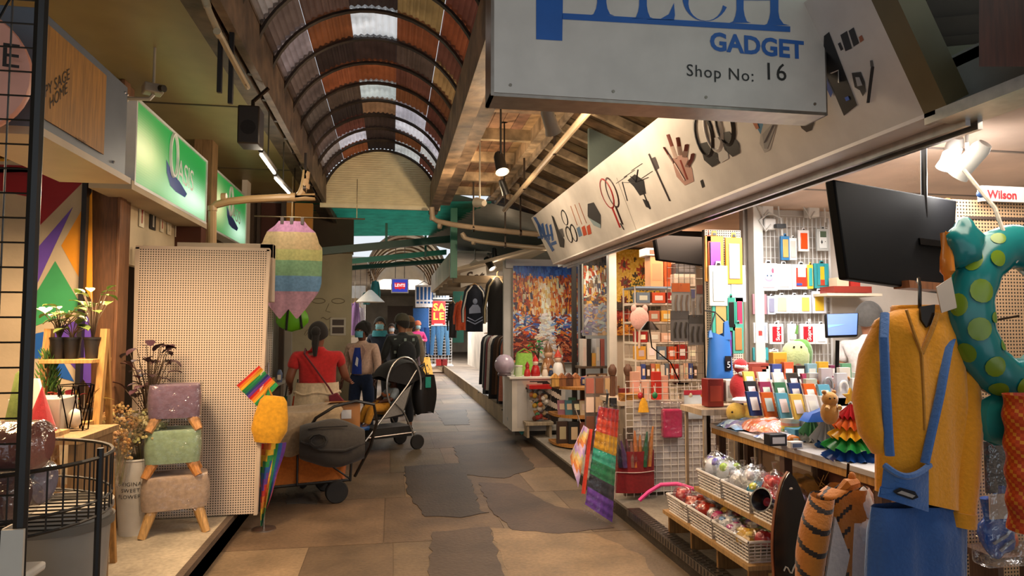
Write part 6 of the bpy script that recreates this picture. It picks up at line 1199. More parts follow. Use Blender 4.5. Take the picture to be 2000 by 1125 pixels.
# low gift table with candles and bundles, nearer the lane
root=thing('gift_table','pale gift table in front of the wire shelf unit','table',(2.55,6.35,PR)); zg=.88; B('#c8b8a4','satin').box(-.5,.45,-.35,.25,zg-PR-.04,zg-PR).build('table_top',root); 
for sx in (-.46,.41):
    for sy in (-.3,.2): B('#8a7a68','wood').box(sx-.02,sx+.02,sy-.02,sy+.02,0,zg-PR-.04).build('leg',root)
for i,(dx,c,n,h) in enumerate([(-.42,'#6a1a16','deep red',.11),(-.3,'#e0a890','pink',.26),(-.2,'#e4b49c','pale pink',.18),(-.1,'#c83020','bright red',.26),(-.02,'#e0a088','salmon',.22),(.08,'#d8ccb8','ivory',.1),(.18,'#b8a898','grey beige',.09),(.28,'#e8dcc8','cream',.08),(.38,'#c8b09c','sand',.09)]):
    b=B(c,'satin').box(-.04,.04,-.03,.03,0,h).col(jit(c,.3)).box(-.03,.03,-.033,-.03,h*.3,h*.7); solo(b,'gift_box',f'{n} upright gift box on the pale gift table','box',(2.55+dx,6.12+.02*(i%3),zg),'boxes on the pale gift table',bev=.003)
for k,l in ((0,'left'),(1,'right')):
    root=thing('wooden_bust',f'{"first" if k==0 else "second"} carved dark wooden head standing at the back {l} of the gift table','carving',(2.15+.16*k,6.5,zg)); B('#5a3a28','wood').lathe([(.03,0),(.025,.16),(.03,.2)],n=10).build('post',root); B('#5a3a28','wood').ball((0,0,.25),(.045,.045,.06),10,8,lambda d:.1*math.sin(8*d.z)).build('head',root)
root=thing('folded_paper_stack','stack of tan folded paper at the left front of the gift table','paper',(2.18,6.06,zg)); b=B('#b8803c','satin')
for k in range(6): b.M=Matrix.Rotation(.12*k-.3,4,'Z'); b.box(-.1,.1,-.06,.06,.012*k,.012*k+.009)
b.build('sheet',root)
# ================================================================ wire grid panel by the lane
x0,x1,z0,z1=rect(1235,962,1412,748,5.6); GX=(x0+x1)/2; gw=x1-x0+.12; root=thing('display_grid','white wire grid panel backed with a white sheet at the kerb','grid panel',(GX,5.6,PR)); gh=z1-PR
b=B('#d8cfc6','satin'); n=14
for k in range(n+1): b.cyl((-gw/2+gw*k/n,0,.0),(-gw/2+gw*k/n,0,gh),.0035,n=5)
k=0
while k*.055<gh: b.cyl((-gw/2,0,.04+k*.055),(gw/2,0,.04+k*.055),.003 ,n=5); k+=1
b.build('wire_grid',root,smooth=0)
B('#b8aca4','satin').hexa([(-gw*.42,.012,.05),(gw*.30,.012,.02),(gw*.30,.016,.02),(-gw*.42,.016,.05),(-gw*.42,.012,gh*.86),(gw*.46,.012,gh*.80),(gw*.46,.016,gh*.80),(-gw*.42,.016,gh*.86)]).build('white_sheet',root)
B('#5a4a3c','wood').box(-gw/2,gw/2,.05,.08,0,gh*.6).box(-gw*.1,gw*.1,.02,.3,0,.03).build('support_board',root)
x0,x1,z0,z1=rect(1203,962,1279,880,5.5); root=thing('red_pocket','dark red fabric pocket hung on the grid panel holding small umbrellas','pocket',((x0+x1)/2,5.52,z0)); w=x1-x0;h=z1-z0
b=B('#8a1a1e','cloth').surf(lambda u,v:((u-.5)*w,-.07*math.sin(PI*u)*(.5+.5*v)-.01,h*v),12,8,thick=.004); b.surf(lambda u,v:((.5-u)*w,.0,h*v*1.02),4,4); b.build('pocket_cloth',root); B('#d8b8b0','cloth').tube([((u-.5)*w,-.07*math.sin(PI*u)*.75-.016,h*.5) for u in [i/12 for i in range(13)]],.004,5).tube([(-w/2,-.01,h*.5),(-w/2-.01,-.0,-.05)],.004,5).build('white_cord',root)
for i,(dx,c,n,ln_) in enumerate([(-.13,'#2a2038','dark violet',.24),(-.10,'#5a3a6a','purple',.22),(-.06,'#6a3a3a','maroon',.23),(-.01,'#c8702a','orange',.3),(.03,'#c8782e','second orange',.26),(.07,'#1f5a34','green',.29),(.115,'#c87a34','tall orange',.33),(-.035,'#8a5a4a','brown pink',.21)]):
    root=thing('small_umbrella',f'{n} folded umbrella in clear wrap in the dark red pocket','umbrella',((x0+x1)/2+dx*1.0,5.49-.02*(i%2),z0+h*.62),group='umbrellas in the red pocket'); B(c,'cloth').tube([(0,0,0),(dx*.12,0,ln_*.5),(dx*.35,0,ln_)],[.02,.024,.006],8).build('folded_canopy',root); B('#ffffff','film').tube([(0,0,.05),(dx*.14,0,ln_*.55),(dx*.42,-.01,ln_*1.25)],[.027,.03,.012],8).build('clear_wrap',root)
x0,x1,z0,z1=rect(1297,856,1335,800,5.5); root=thing('pink_pouch','bright pink packet in clear wrap hung on the grid panel','packet',((x0+x1)/2,5.55,z0)); w=x1-x0;h=z1-z0; B('#c0285a','cloth').box(-w/2,w/2,-.04,.03,0,h).build('folded_cloth',root,bev=.015); B('#ffffff','film').box(-w/2-.006,w/2+.006,-.046,.036,-.01,h+.06).build('clear_wrap',root,bev=.01)
q=at(1257,805,5.55); root=thing('yellow_tassel','small yellow and brown broom shaped tassel hung on the grid panel','tassel',tuple(q)); B('#d89a20','cloth').tube([(0,0,.0),(0,0,.08),(0,0,.12)],[.05,.035,.012],10,flat=.5).build('bristles',root); B('#6a3018','cloth').tube([(.03,.005,.0),(.02,.005,.09)],[.02,.01],6).tube([(-.03,.005,.0),(-.02,.005,.09)],[.02,.01],6).cyl((0,0,.12),(0,0,.2),.006).build('handle',root)
ibox('toy_bag','clear toy bag with a red header and blue toys by the grid panel top','bag',1336,818,1383,762,5.56,.06,'#c8ccd0','#b83040',style='bag')
# rainbow streamers at the lane edge
q=at(1180,792,5.3); root=thing('rainbow_windsock','long rainbow folded paper windsock in clear wrap hanging at the kerb','windsock',(q.x,5.3,.92)); c7=['#b02020','#c83a1c','#d0981e','#2fa080','#1f7a4a','#2c2c36','#6a3a9a']
c4=[at(x,y,5.3)-root.location for x,y in ((1143,985),(1196,1020),(1208,800),(1170,794))]
def wsf(u,v):
    p=(c4[0].lerp(c4[1],u)).lerp(c4[3].lerp(c4[2],u),v); 
    return p+V(0,-.03*math.sin(PI*u)+.009*math.sin(u*30)*(1 if v>.6 else .3)+.004*math.sin(v*80),0)
b=B('#fff','cloth'); b.surf(wsf,24,60,thick=.004,colfn=lambda u,v:c7[0 if v>.87 else 1 if v>.74 else 2 if v>.58 else 3 if v>.46 else 4 if v>.31 else 5 if v>.18 else 6]); b.build('striped_paper',root)
b=B('#ffffff','film'); b.surf(lambda u,v:wsf(-.08+1.16*u,-.07+1.12*v)+V(0,-.02,0),10,20); b.build('clear_wrap',root); B('#15120f','satin').tube([(.02,0,.02),(.03,.0,.1),(.06,.12,.12)],.01,6).box(.05,.1,-.02,.02,-.0,.07).build('black_clip',root)
q=at(1135,835,5.25); root=thing('pastel_spinner','pale striped paper spinner with a red edge hanging left of the rainbow windsock','windsock',tuple(q)); c3=[at(x,y,5.25)-q for x,y in ((1140,830),(1113,890),(1128,952),(1150,838))]
cols7=['#c8a8c0','#b898c0','#c8b888','#d8a860','#c87840','#b04a34','#c87858']
b=B('#fff','cloth'); b.surf(lambda u,v:(c3[0].lerp(c3[1],v)).lerp(c3[3].lerp(c3[2],v),u)+V(0,.02*math.sin(6*u),0),14,10,thick=.003,colfn=lambda u,v:cols7[(int(v*10)+int(u*3))%5]); b.col('#c83a20').surf(lambda u,v:c3[3].lerp(c3[2]+V(.03,0,-.05),v)+V(.03*u,.01*math.sin(5*u),0),4,8,thick=.002); b.build('striped_sail',root)
B('#8a8076','metal').cyl((0,.01,.03),(.02,.25,.12),.004).build('hook_arm',root)
# ================================================================ GADGET SHOP
# phone case pegboard by the grey post
x0,x1,z0,z1=rect(1380,735,1456,448,4.75); root=thing('case_board','cream pegboard strip of phone cases left of the grey post','rack',((x0+x1)/2,4.78,PR)); w=x1-x0; B('#c8b8a8','peg').box(-w/2,w/2,0,.02,z0-PR,z1-PR).build('board',root,smooth=0); B('#4a443c','metal').box(-w/2,-w/2+.03,.02,.05,0,z1-PR).box(w/2-.03,w/2,.02,.05,0,z1-PR).build('upright',root)
K=[(1399,503,22,52,'#d88a1e','#8a4a9a','yellow cased purple phone case at the upper left of the case board'),(1437,507,20,53,'#d89a24','#a8a8c8','yellow cased silver phone case at the upper right of the case board'),(1407,556,22,46,'#d0ccc0','#c0c4c0','clear pale phone case in the second row of the case board'),(1442,552,22,42,'#c8ccd0','#b8c4c8','clear bluish phone case right in the second row of the case board'),(1411,628,20,62,'#3a9a84','#a8905a','tall teal phone case with a tan pattern on the case board'),(1430,612,10,38,'#2a9078','#1a1a1a','black phone case squeezed beside the tall teal case'),(1446,612,10,40,'#3a9a84','#c83a5a','pink phone case at the right of the case board'),(1424,668,13,34,'#3a3040','#6a3a8a','purple phone case low on the case board'),(1444,660,13,34,'#4a9a88','#a87848','brown phone case low right on the case board'),(1386,500,6,50,'#b8501e','#a8401a','red edge phone case at the far left of the case board')]
for i,(px,py,hw,hh,c,c2,l) in enumerate(K): ibox('phone_case_pack',l,'phone case',px-hw,py+hh/1.0*.9,px+hw*.7,py-hh,4.66-.012*(i%3),.018,c,c2,'packs on the case board',style='pack')
q=at(1408,690,4.45); root=thing('dry_bag','blue roll top dry bag hanging in front of the phone cases','bag',tuple(at(1406,738,4.4))); h=at(1406,655,4.4).z-root.location.z
b=B('#2a68b0','satin'); b.surf(lambda u,v:(lambda a:((.095-.02*v)*math.copysign(abs(math.cos(a))**.8,math.cos(a)),(.06-.03*v)*math.sin(a),h*v+.02*math.sin(a*2)*v))(2*PI*u),24,8); b.poly([(.095*math.copysign(abs(math.cos(-a))**.8,math.cos(-a)),.06*math.sin(-a),0) for a in [2*PI*i/24 for i in range(24)]]); b.prism([(.02,-.03,h*.9),(.075,-.03,h*.9),(.06,-.02,h*1.35),(.03,-.02,h*1.3)],(0,.02,0)).prism([(-.09,-.03,h*.95),(-.06,-.03,h*.95),(-.065,-.02,h*1.12),(-.08,-.02,h*1.1)],(0,.02,0)); b.build('bag_body',root); B('#16181c','gloss').box(.01,.055,-.062,-.055,h*.18,h*.52).build('label_patch',root); B('#d8d8d8').text('5',.06,(.02,-.0635,h*.25),(1,0,0),(0,0,1)).build('lettering',root); B('#1c1c1e','cloth').tube([(.05,-.0,h*1.3),(.0,.05,h*1.55),(-.07,0,h*1.1)],.006,6).tube([(0,.05,h*1.55),(0,.2,h*1.6)],.006,6).build('strap',root)
# gridwall of cases on the partition
x0,x1,z0,z1=rect(1462,790,1628,425,4.95); root=thing('grid_wall','white wire gridwall covered in phone cases on the shop partition','grid wall',((x0+x1)/2,4.95,PR)); w=x1-x0; b=B('#d0ccc8','satin')
for k in range(20): b.cyl((-w/2+w*k/19,0,.9-PR),(-w/2+w*k/19,0,z1-PR),.004,n=4)
for k in range(18): b.cyl((-w/2,0,1.0-PR+.085*k),(w/2,0,1.0-PR+.085*k),.003,n=4)
for s in (-1,1): b.cyl((s*w/2,0,0),(s*w/2,0,z1-PR),.01,n=6)
b.build('wire_grid',root,smooth=0)
K=[(1570,468,11,23,'#d8d0cc','#d84a1a','bright orange phone case high on the gridwall'),(1607,466,12,24,'#a8a8a4','#c8c8c4','grey retro handheld styled phone case high on the gridwall'),(1534,482,9,26,'#2a6a98','#c89a5a','narrow blue and tan case under the white sockets'),(1549,484,8,24,'#e0dcd8','#e0b8b0','narrow white case right of the blue and tan case'),(1485,535,9,28,'#8a4a1e','#c87a2a','brown edged case at the left of the white case row'),(1501,538,18,30,'#e4e0e0','#d8b8c8','white case with a pastel animal face print'),(1531,538,16,28,'#e8e4e2','#f0ecea','plain white case in the middle of the gridwall'),(1565,538,17,27,'#e8e4e0','#c83a2a','white case with red and blue print on the gridwall'),(1583,538,6,26,'#d8b83a','#3a9a98','narrow yellow green case by the teal case'),(1605,536,15,27,'#2f8a90','#d8a828','teal case with a plain yellow shape and red base'),(1484,592,14,22,'#a87880','#d898a8','marbled pink case in the third row'),(1507,594,8,20,'#c8c8d8','#8a8aa0','thin silver case with a pen beside the marbled case'),(1527,592,14,20,'#e8e6e6','#d8c8a0','first white boxed gadget in the third row'),(1552,592,13,20,'#e8e8ec','#d0d0e0','second white boxed gadget in the third row'),(1573,592,12,20,'#e4e4ea','#e0c060','white boxed gadget with gold print in the third row'),(1600,588,14,24,'#dcdce6','#d8b030','tall silver bag with a gold stripe in the third row'),(1486,648,14,22,'#e8e6e4','#6a8ab8','white pack with a blue red comic print in the fourth row'),(1517,650,14,22,'#ece8e6','#b02430','first white pack with a red lettered case'),(1547,648,9,20,'#e8e6e4','#d0c8c4','small white pack behind the green plush ear'),(1578,650,15,22,'#ece8e6','#b02430','second white pack with a red lettered case, right of the plush'),(1604,650,12,22,'#e8e4e2','#e8e0dc','blank white pack at the right of the fourth row'),(1486,690,15,14,'#3a9aa0','#a8d0d0','teal comic print pack low on the gridwall'),(1512,692,9,12,'#e0dcd8','#8a8480','small white pack low between the teal and yellow packs')]
for i,(px,py,hw,hh,c,c2,l) in enumerate(K):
    r_=ibox('phone_case_pack',l,'phone case',px-hw,py+hh,px+hw,py-hh,4.88-.012*(i%3),.02,c,c2,'packs on the gridwall',style='pack'); ww=(at(px+hw,py,4.88)-at(px-hw,py,4.88)).length; h=ww*hh/hw
    if 'red lettered' in l: B('#f0ecea').text('Supreme',ww*.36,(ww*.16,-.0075,h*.14),(0,0,1),(-1,0,0),bold=.02).build('lettering',r_)
    if 'handheld' in l: B('#4a5a48','gloss').box(-ww*.24,ww*.24,-.008,-.006,h*.5,h*.72).col('#3a3a3c').box(-ww*.2,-ww*.05,-.008,-.006,h*.3,h*.34).box(-ww*.15,-ww*.1,-.008,-.006,h*.25,h*.39).ball((ww*.15,-.008,h*.34),(.004,.002,.004),6,4).build('printed_buttons',r_)
    if 'animal face' in l:
        b=B('#d8a0c0').ball((-ww*.0,-.008,h*.45),(ww*.26,.003,h*.17),12,6).col('#2a6a78').ball((-ww*.1,-.011,h*.45),(.006,.002,.008),6,4).ball((ww*.1,-.011,h*.45),(.006,.002,.008),6,4).col('#c8506a').ball((ww*.2,-.009,h*.6),(ww*.06,.003,h*.08),6,4); b.build('face_print',r_)
    if 'red and blue print' in l: B('#d8d4d0').box(-ww*.22,ww*.22,-.009,-.006,h*.4,h*.72).col('#2a4a9a').box(-ww*.3,0,-.009,-.006,h*.12,h*.2).build('print',r_)
    if 'yellow shape' in l: B('#2f8a90','gloss').box(-ww*.32,-ww*.14,-.009,-.006,h*.1,h*.78).box(ww*.14,ww*.32,-.009,-.006,h*.1,h*.78).col('#a83a24').box(-ww*.14,ww*.14,-.009,-.006,h*.1,h*.28).build('print',r_)
    if 'comic print' in l: B('#b83a34').box(-ww*.2,ww*.05,-.009,-.006,h*.3,h*.5).col('#f0f0f0').box(0,ww*.22,-.009,-.006,h*.45,h*.65).build('print',r_)
# sockets and cables at the top of the gridwall
for i,(px,py) in enumerate(((1495,412),(1500,440),(1585,415))):
    root=thing('wall_socket',['upper white plug adaptor in the tangle of cables','lower white plug adaptor with a black plug','white fan shaped cable reel near the television'][i],'socket',tuple(at(px,py,4.9))); B('#d8d4ce','satin').box(-.05,.05,-.04,.04,-.04,.05).build('housing',root,bev=.012)
    B('#c8c4be','satin').tube([(0,-.04,0),(-.06,-.07,-.06),(-.1,-.05,.03),(-.02,-.06,.09),(.08,-.05,.05),(.1,-.03,-.08)],.007,6).build('cable',root)
    if i==1: B('#1a1a1c','satin').box(.02,.1,-.09,-.05,-.03,.0).build('black_plug',root)
# counter
CT=1.06; root=thing('shop_counter','long pale shop counter in front of the gridwall','counter',(2.9,3.75,PR)); B('#c8b69c','wood').box(-.42,.7,-.62,.75,CT-PR-.05,CT-PR).build('counter_top',root,bev=.004); B('#d8d0c8','satin').box(-.425,-.42,-.62,.74,CT-PR-.14,CT-PR-.05).build('white_edge',root); B('#a88a70','satin').box(-.36,.65,-.6,.72,.05,CT-PR-.05).col('#7a4a3a').box(-.365,-.36,-.55,.0,.5,.85).col('#d8c8b8').box(-.366,-.36,.1,.5,.55,.85).build('cabinet',root)
# goods on the counter
ibox('brick_chimney_toy','toy chimney with red printed bricks on the counter','toy',1462,722,1502,692,4.15,.1,'#8a3024','#a04434',zb=CT+.16)
solo(B('#d8d4d0','satin').box(-.4,.3,-.12,.12,.13,.15).box(-.38,-.36,-.1,.1,0,.13).box(.26,.28,-.1,.1,0,.13),'display_riser','white riser shelf at the back of the counter','riser',(2.75,4.25,CT))
root=thing('christmas_doll','plump christmas doll climbing beside the toy chimney','doll',tuple(at(1442,738,4.2))); root.location.z=CT; 
hS=at(1442,690,4.2).z-CT; b=B('#b01c20','fleece').ball((0,0,.1),(.06,.05,.09),12,8).ball((.01,-.01,.24),(.05,.045,.05),10,8); b.build('red_suit',root); B('#e0c0a8','skin').ball((.03,-.03,.22),(.025,.025,.025),8,6).build('face',root); B('#ece8e4','fleece').ball((.0,-.03,.02),(.065,.04,.022),12,6).build('white_hem',root); B('#ece8e4','fleece').ball((.02,-.03,.195),(.035,.02,.02),8,6).build('beard',root); B('#ece8e4','fleece').tube([(-.04,-.03,.24),(.01,-.05,.235),(.05,-.03,.24)],.012,6).build('hat_trim',root)
root=thing('avocado_plush','green and cream avocado shaped plush toy on the counter','plush toy',tuple(at(1557,712,4.3))); h=at(1550,632,4.3).z-root.location.z; root.location.z=CT+.15; 
h*=1.25
def av(d): return -.5*max(0,d.z)**1.3
b=B('#a8b078','fleece').ball((-.01,0,h*.46),(.1,.07,h*.5),18,12,av); b.build('body',root,smooth=80); B('#4a7a2a','fleece').ball((.04,.02,h*.5),(.085,.07,h*.49),16,12,av).build('green_back',root); B('#5a3018','fleece').ball((-.03,-.06,.06),(.035,.025,.04),10,8).build('stone',root); [B('#1a1412','gloss').ball(p_,.008,6,4).build('eye',root) for p_ in ((-.055,-.055,h*.6),(-.005,-.06,h*.6))]; B('#4a7a2a','fleece').tube([(0,0,h*.85),(.01,0,h*1.02)],[.012,.006],6).build('stem',root)
ibox('yellow_pouch','mustard yellow paper pouch beside the avocado plush','bag',1510,732,1538,680,4.2,.06,'#c8902a','#a87420',zb=CT+.15)
# tablet showing a blue screen
P4=[at(1612,612,3.9),at(1678,610,3.85),at(1676,656,3.8),at(1614,658,3.85)]; r_,L_,n=monitor('tablet_screen','tablet screen glowing blue behind the counter',P4,.03,'screen')
b=B('#0e4288','glow'); f=[p*.9+n*.003 for p in (L_[3],L_[2],L_[1],L_[0])]; b.poly(f); b.col('#2a68a8').poly([f[0].lerp(f[3],.35)+n*.001,f[0].lerp(f[1],.6).lerp(f[3].lerp(f[2],.6),.5)+n*.001,f[0].lerp(f[3],.5)+n*.001]); b.build('screen',r_); B('#2a2a2c','metal').cyl((0,.05,-.1),(0,.08,CT-P4[0].z+.08),.012).lathe([(.08,0),(.08,.01),(0,.015)],(0,.08,CT-(sum(P4,V(0,0,0))/4).z),14).build('stand',r_)
# rows of boxed gadgets leaning on a display rack
for r in range(3):
    for i in range(6):
        px=1478+29*i-r*4; py=770-18*r; zb=CT+.045*r; Y=3.55+.17*r+ -.06*i; 
        c,cn=[('#2a3a6a','navy'),('#c8c4c0','white'),('#c85a20','orange'),('#1c1c1e','black'),('#5a9ab0','sky blue'),('#8a2a4a','plum'),('#d8b050','yellow'),('#3a6a4a','green'),('#e0d8d0','ivory')][(i*2+r*3)%9]
        p=at(px,py,Y); b=B(c,'gloss').hexa([(-.035,0,0),(.035,0,0),(.035,.02,0),(-.035,.02,0),(-.035,.05,.13),(.035,.05,.13),(.035,.07,.13),(-.035,.07,.13)]).col(jit('#d8d0c8',.3),'satin').hexa([(-.022,.008,.03),(.022,.008,.03),(.022,.012,.03),(-.022,.012,.03),(-.022,.038,.1),(.022,.038,.1),(.022,.042,.1),(-.022,.042,.1)])
        solo(b,'gadget_box',f'{cn} gadget box, {ORD[i]} in the {["front","middle","rear"][r]} row of the counter display','box',(p.x,Y,zb),'gadget boxes on the counter display')
b=B('#b8b4b0','satin')
for r in (1,2): b.box(-.25,.75,.15+.17*(r-1)-.02,.36+.17*(r-1),.0,.045*r)
solo(b,'stepped_stand','stepped white stand under the leaning gadget boxes','stand',(2.62,3.25,CT))
for i in range(8):
    px=1585+15*i; Y=3.55; c,cn=[('#d8c8c0','pinkish'),('#c86a34','rust'),('#8a8c90','grey'),('#e0a070','apricot'),('#d8d8d4','white'),('#a8703a','brown'),('#c8a8b0','rose'),('#b0a090','taupe')][i]
    p=at(px,740,Y); root=thing('headphone_pack',f'{cn} headphone pack standing in the crowded rack under the tablet screen','headphones',(p.x,Y+.04*(i%2),CT),group='headphone packs under the tablet screen')
    B(jit('#c8c4c0',.3),'satin').box(-.034,.034,.0,.03,0,.2+.03*(i%3)).build('backing_card',root); B(c,'satin').tube([(.025*math.cos(t*PI/8),-.012,.13+.035*math.sin(t*PI/8)+.02*(i%3)) for t in range(9)],.008,6).ball((-.025,-.012,.12+.02*(i%3)),(.01,.01,.016),6,4).ball((.025,-.012,.12+.02*(i%3)),(.01,.01,.016),6,4).build('headband',root)
root=thing('hamster_plush','tan hamster plush toy sitting at the counter edge','plush toy',tuple(at(1620,792,3.2))); root.location.z=CT; b=B('#b8843e','fleece').ball((0,0,.055),(.045,.045,.06),14,10).ball((0,-.005,.125),(.04,.04,.038),12,8); b.build('body',root); [B('#a87434','fleece').ball((s*.028,0,.16),.012,8,6).build('ear',root) for s in (-1,1)]; [B('#1a1210','gloss').ball(p_,.005,6,4).build('eye',root) for p_ in ((-.022,-.038,.132),(.0,-.043,.134))]; [B('#c89a58','fleece').tube(q_,.012,6).build('arm',root) for q_ in ([(-.03,-.03,.09),(-.05,-.05,.08)],[(.03,-.035,.09),(.02,-.055,.085)])]
solo(B('#2458a8','gloss').hexa([(-.06,-.04,0),(.06,-.04,0),(.06,.04,0),(-.06,.04,0),(-.02,-.02,.04),(.08,-.02,.07),(.08,.05,.07),(-.02,.05,.04)]),'blue_charger','blue wedge shaped charger stand left of the hamster plush','charger',(at(1588,785,3.3).x,3.3,CT))
ibox('red_carton','tall dark red box under the blue dry bag','box',1382,795,1414,740,4.5,.1,'#7a1e1a','#a03a2c'); ibox('white_carton','white box right of the tall dark red box','box',1418,785,1444,742,4.5,.1,'#b8b0a8','#8a8078')
solo(B('#a8947c','wood').box(-.22,.22,-.1,.25,0,.04).box(-.2,-.18,-.09,-.07,-.72,0).box(.18,.2,-.09,-.07,-.72,0).box(-.2,-.18,.2,.22,-.72,0).box(.18,.2,.2,.22,-.72,0),'side_shelf','small wooden side shelf under the dry bag','shelf',(at(1415,796,4.5).x,4.5,at(1415,796,4.5).z-.04))
# shopkeeper, seated behind the counter
person('shopkeeper with short grey hair and light shirt behind the counter, turned away',(at(1697,640,4.68).x,4.68,PR),PI*.7,{},1.62,'#8a5a40','#4a4642','short',('#c8c0bc','short'),('#2a2a30','trousers'),wide=1.05)
solo(B('#8a3024','satin').box(-.16,.16,-.1,.1,0,.05).col('#d8c0a0').box(-.1,.0,-.05,.05,.05,.12).col('#b03028').box(.02,.1,-.05,.05,.05,.1),'wall_box','red lined box on the small wall shelf right of the gridwall','box',tuple(at(1650,573,4.8))); solo(B('#d8c8b0','satin').box(-.22,.25,-.1,.2,-.02,0),'wall_shelf','small pale wall shelf under the red lined box','shelf',tuple(at(1650,574,4.8)))
# ================================================================ TOY TABLE AND BASKET TIERS
TZ2=.88
root=thing('toy_table','weathered white topped toy table beside the shop counter','table',(2.38,3.7,PR)); L_=.85
B('#b8b4b4','satin').box(-.16,.15,-L_,L_,TZ2-PR-.03,TZ2-PR).build('table_top',root,bev=.003); B('#b08040','wood').box(-.15,-.12,-L_,L_,TZ2-PR-.07,TZ2-PR-.03).box(.11,.14,-L_,L_,TZ2-PR-.07,TZ2-PR-.03).build('apron',root)
for y_ in (-L_+.05,0,L_-.05): B('#5a4030','wood').box(-.13,-.08,y_-.025,y_+.025,0,TZ2-PR-.05).box(.08,.13,y_-.025,y_+.025,0,TZ2-PR-.05).build('leg',root)
def tp(px,py,X=None): # point on the table top under a pixel
    p=fl(px,py,TZ2); return p
root=thing('yellow_plush','fluffy yellow animal plush lying on the far end of the toy table','plush toy',(2.42,4.4,TZ2)); b=B('#d8b04a','fleece').ball((0,0,.075),(.12,.09,.075),18,12,lambda d:.05*math.sin(7*d.x+5*d.y)).ball((-.09,-.02,.09),(.07,.065,.07),14,10); b.build('body',root); B('#d8a838','fleece').tube([(.1,0,.06),(.16,-.02,.05),(.19,-.03,.02)],[.04,.03,.02],8).build('tail',root); B('#3a2a20','fleece').ball((-.06,-.03,.15),(.022,.012,.02),8,6).build('ear',root); B('#1a1210','gloss').ball((-.14,-.06,.1),.008,6,4).build('eye',root)
def flatbag(loc,w,d,h,c,label,stripes=None,rz=0,film=True,name='toy_bag',cat='bag',group=None):
    root=thing(name,label,cat,loc,rz,group=group); b=B(c,'satin'); 
    sx=[0]
    def fn(u,v): return ((u-.5)*w,(v-.5)*d,h*(.15+.85*math.sin(PI*u)**.6*math.sin(PI*v)**.6)+.012*math.sin(13*u+5*v)*math.sin(9*v))
    b.surf(fn,16,10,colfn=(lambda u,v:stripes[int((v*.9+u*.35)*len(stripes)*1.6)%len(stripes)]) if stripes else None); b.col(c).quad((-w/2,-d/2,0),(w/2,-d/2,0),(w/2,d/2,0),(-w/2,d/2,0)); b.build('contents',root)
    if film:
        f=B('#ffffff','film'); f.surf(lambda u,v:V(*fn(u,v))*1.0+V((u-.5)*w*.15,(v-.5)*d*.15,.008+.01*math.sin(17*u-7*v)),10,8); f.build('clear_wrap',root)
    return root
flatbag((2.33,4.3,TZ2),.26,.3,.06,'#8ab0d8','bag of pale blue and violet toys at the far corner of the toy table',['#8ab0d8','#c8d0e0','#7a78b8','#a8c8e0','#3a68b0'])
flatbag((2.4,4.1,TZ2),.28,.36,.09,'#d87030','large clear bag of orange and pink packs on the toy table',['#d87030','#e08a6a','#d89a98','#c85a24','#e8b8a8'],.1)
flatbag((2.32,3.82,TZ2),.22,.26,.03,'#d0d4e0','flat clear bag with blue writing near the toy table edge',['#d8dce6','#5a7ab8','#e0d8d0','#c8d0e0'])
root=thing('toy_figure_box','tall brown card box with a dark figure print at the back of the toy table','box',(2.52,4.05,TZ2)); B('#7a5a44','satin').box(-.06,.06,-.08,.1,0,.16).build('carton',root); B('#2a2420').box(-.065,-.06,-.05,.05,.04,.13).build('printed_panel',root)
ibox('tissue_carton','light blue carton lying behind the paper tree','box',1552,842,1605,820,3.75,.12,'#4a90b0','#c8d0d0',zb=TZ2); 
root=thing('rainbow_tin','round rainbow striped tin on the toy table','tin',(2.42,3.88,TZ2)); b=B('#fff','gloss')
for k,c in enumerate(['#b82838','#d8d4cc','#6a9a5a','#d8c050','#d89078','#d8d4cc']): b.col(c).lathe([(.055,.018*k),(.055,.018*k+.018)],n=20)
b.col('#d8d0c4').poly([(.055*math.cos(2*PI*k/20),.055*math.sin(2*PI*k/20),.108) for k in range(20)]); b.build('tin_body',root); B('#d8d0c0','gloss').lathe([(.057,.1),(.057,.118),(0,.12)],n=20).build('lid',root)
ibox('black_box','small black and white box near the toy table edge','box',1504,880,1538,857,3.6,.07,'#1c1e26','#c8c8cc',zb=TZ2)
ibox('white_tag_box','little white box in front of the black and white box','box',1545,892,1570,878,3.5,.04,'#d0ccc8','#4a5a7a',zb=TZ2)
root=thing('orange_snack_pack','small orange packet beside the black and white box','packet',(2.3,3.66,TZ2)); B('#d8802a','satin').ball((0,0,.025),(.04,.03,.025),10,6,lambda d:.1*math.sin(9*d.x)).build('packet_body',root); B('#e8e0d0','satin').box(-.015,.015,-.031,-.027,.015,.035).build('label_patch',root)
def foldtree(loc,n,rs,label,h,star=None,name='paper_tree'):
    root=thing(name,label,'decoration',loc); 
    for k in range(n):
        r0,r1,z0,z1,c=rs[k]; b=B(c,'gloss'); b.surf(lambda u,v:(lambda a:(lambda r_:(r_*math.cos(a),r_*math.sin(a),z0+(z1-z0)*v+.012*math.cos(14*a)*(1-v)))((r0+(r1-r0)*v)*(1+.12*math.cos(14*a)*(1-v*.5))))(2*PI*u),84,5); b.build('tier',root)
    B('#8a7a60','satin').cyl((0,0,0),(0,0,h),.006).build('stem',root)
    if star: B(star,'gloss').prism([(.045*(1 if k%2==0 else .42)*math.sin(k*PI/5),-.008,h+.03+.045*(1 if k%2==0 else .42)*math.cos(k*PI/5)) for k in range(10)],(0,.016,0)).build('star',root)
    return root
p=at(1652,885,2.78); foldtree((2.34,3.2,TZ2),5,[(.135,.05,.0,.075,'#1f4a9a'),(.135,.045,.055,.13,'#1f7a34'),(.105,.04,.11,.17,'#d8a02a'),(.085,.03,.16,.225,'#c85a24'),(.06,.004,.21,.28,'#a82024')],'rainbow tissue paper tree with a yellow star on the near end of the toy table',.285,'#d8a83a')
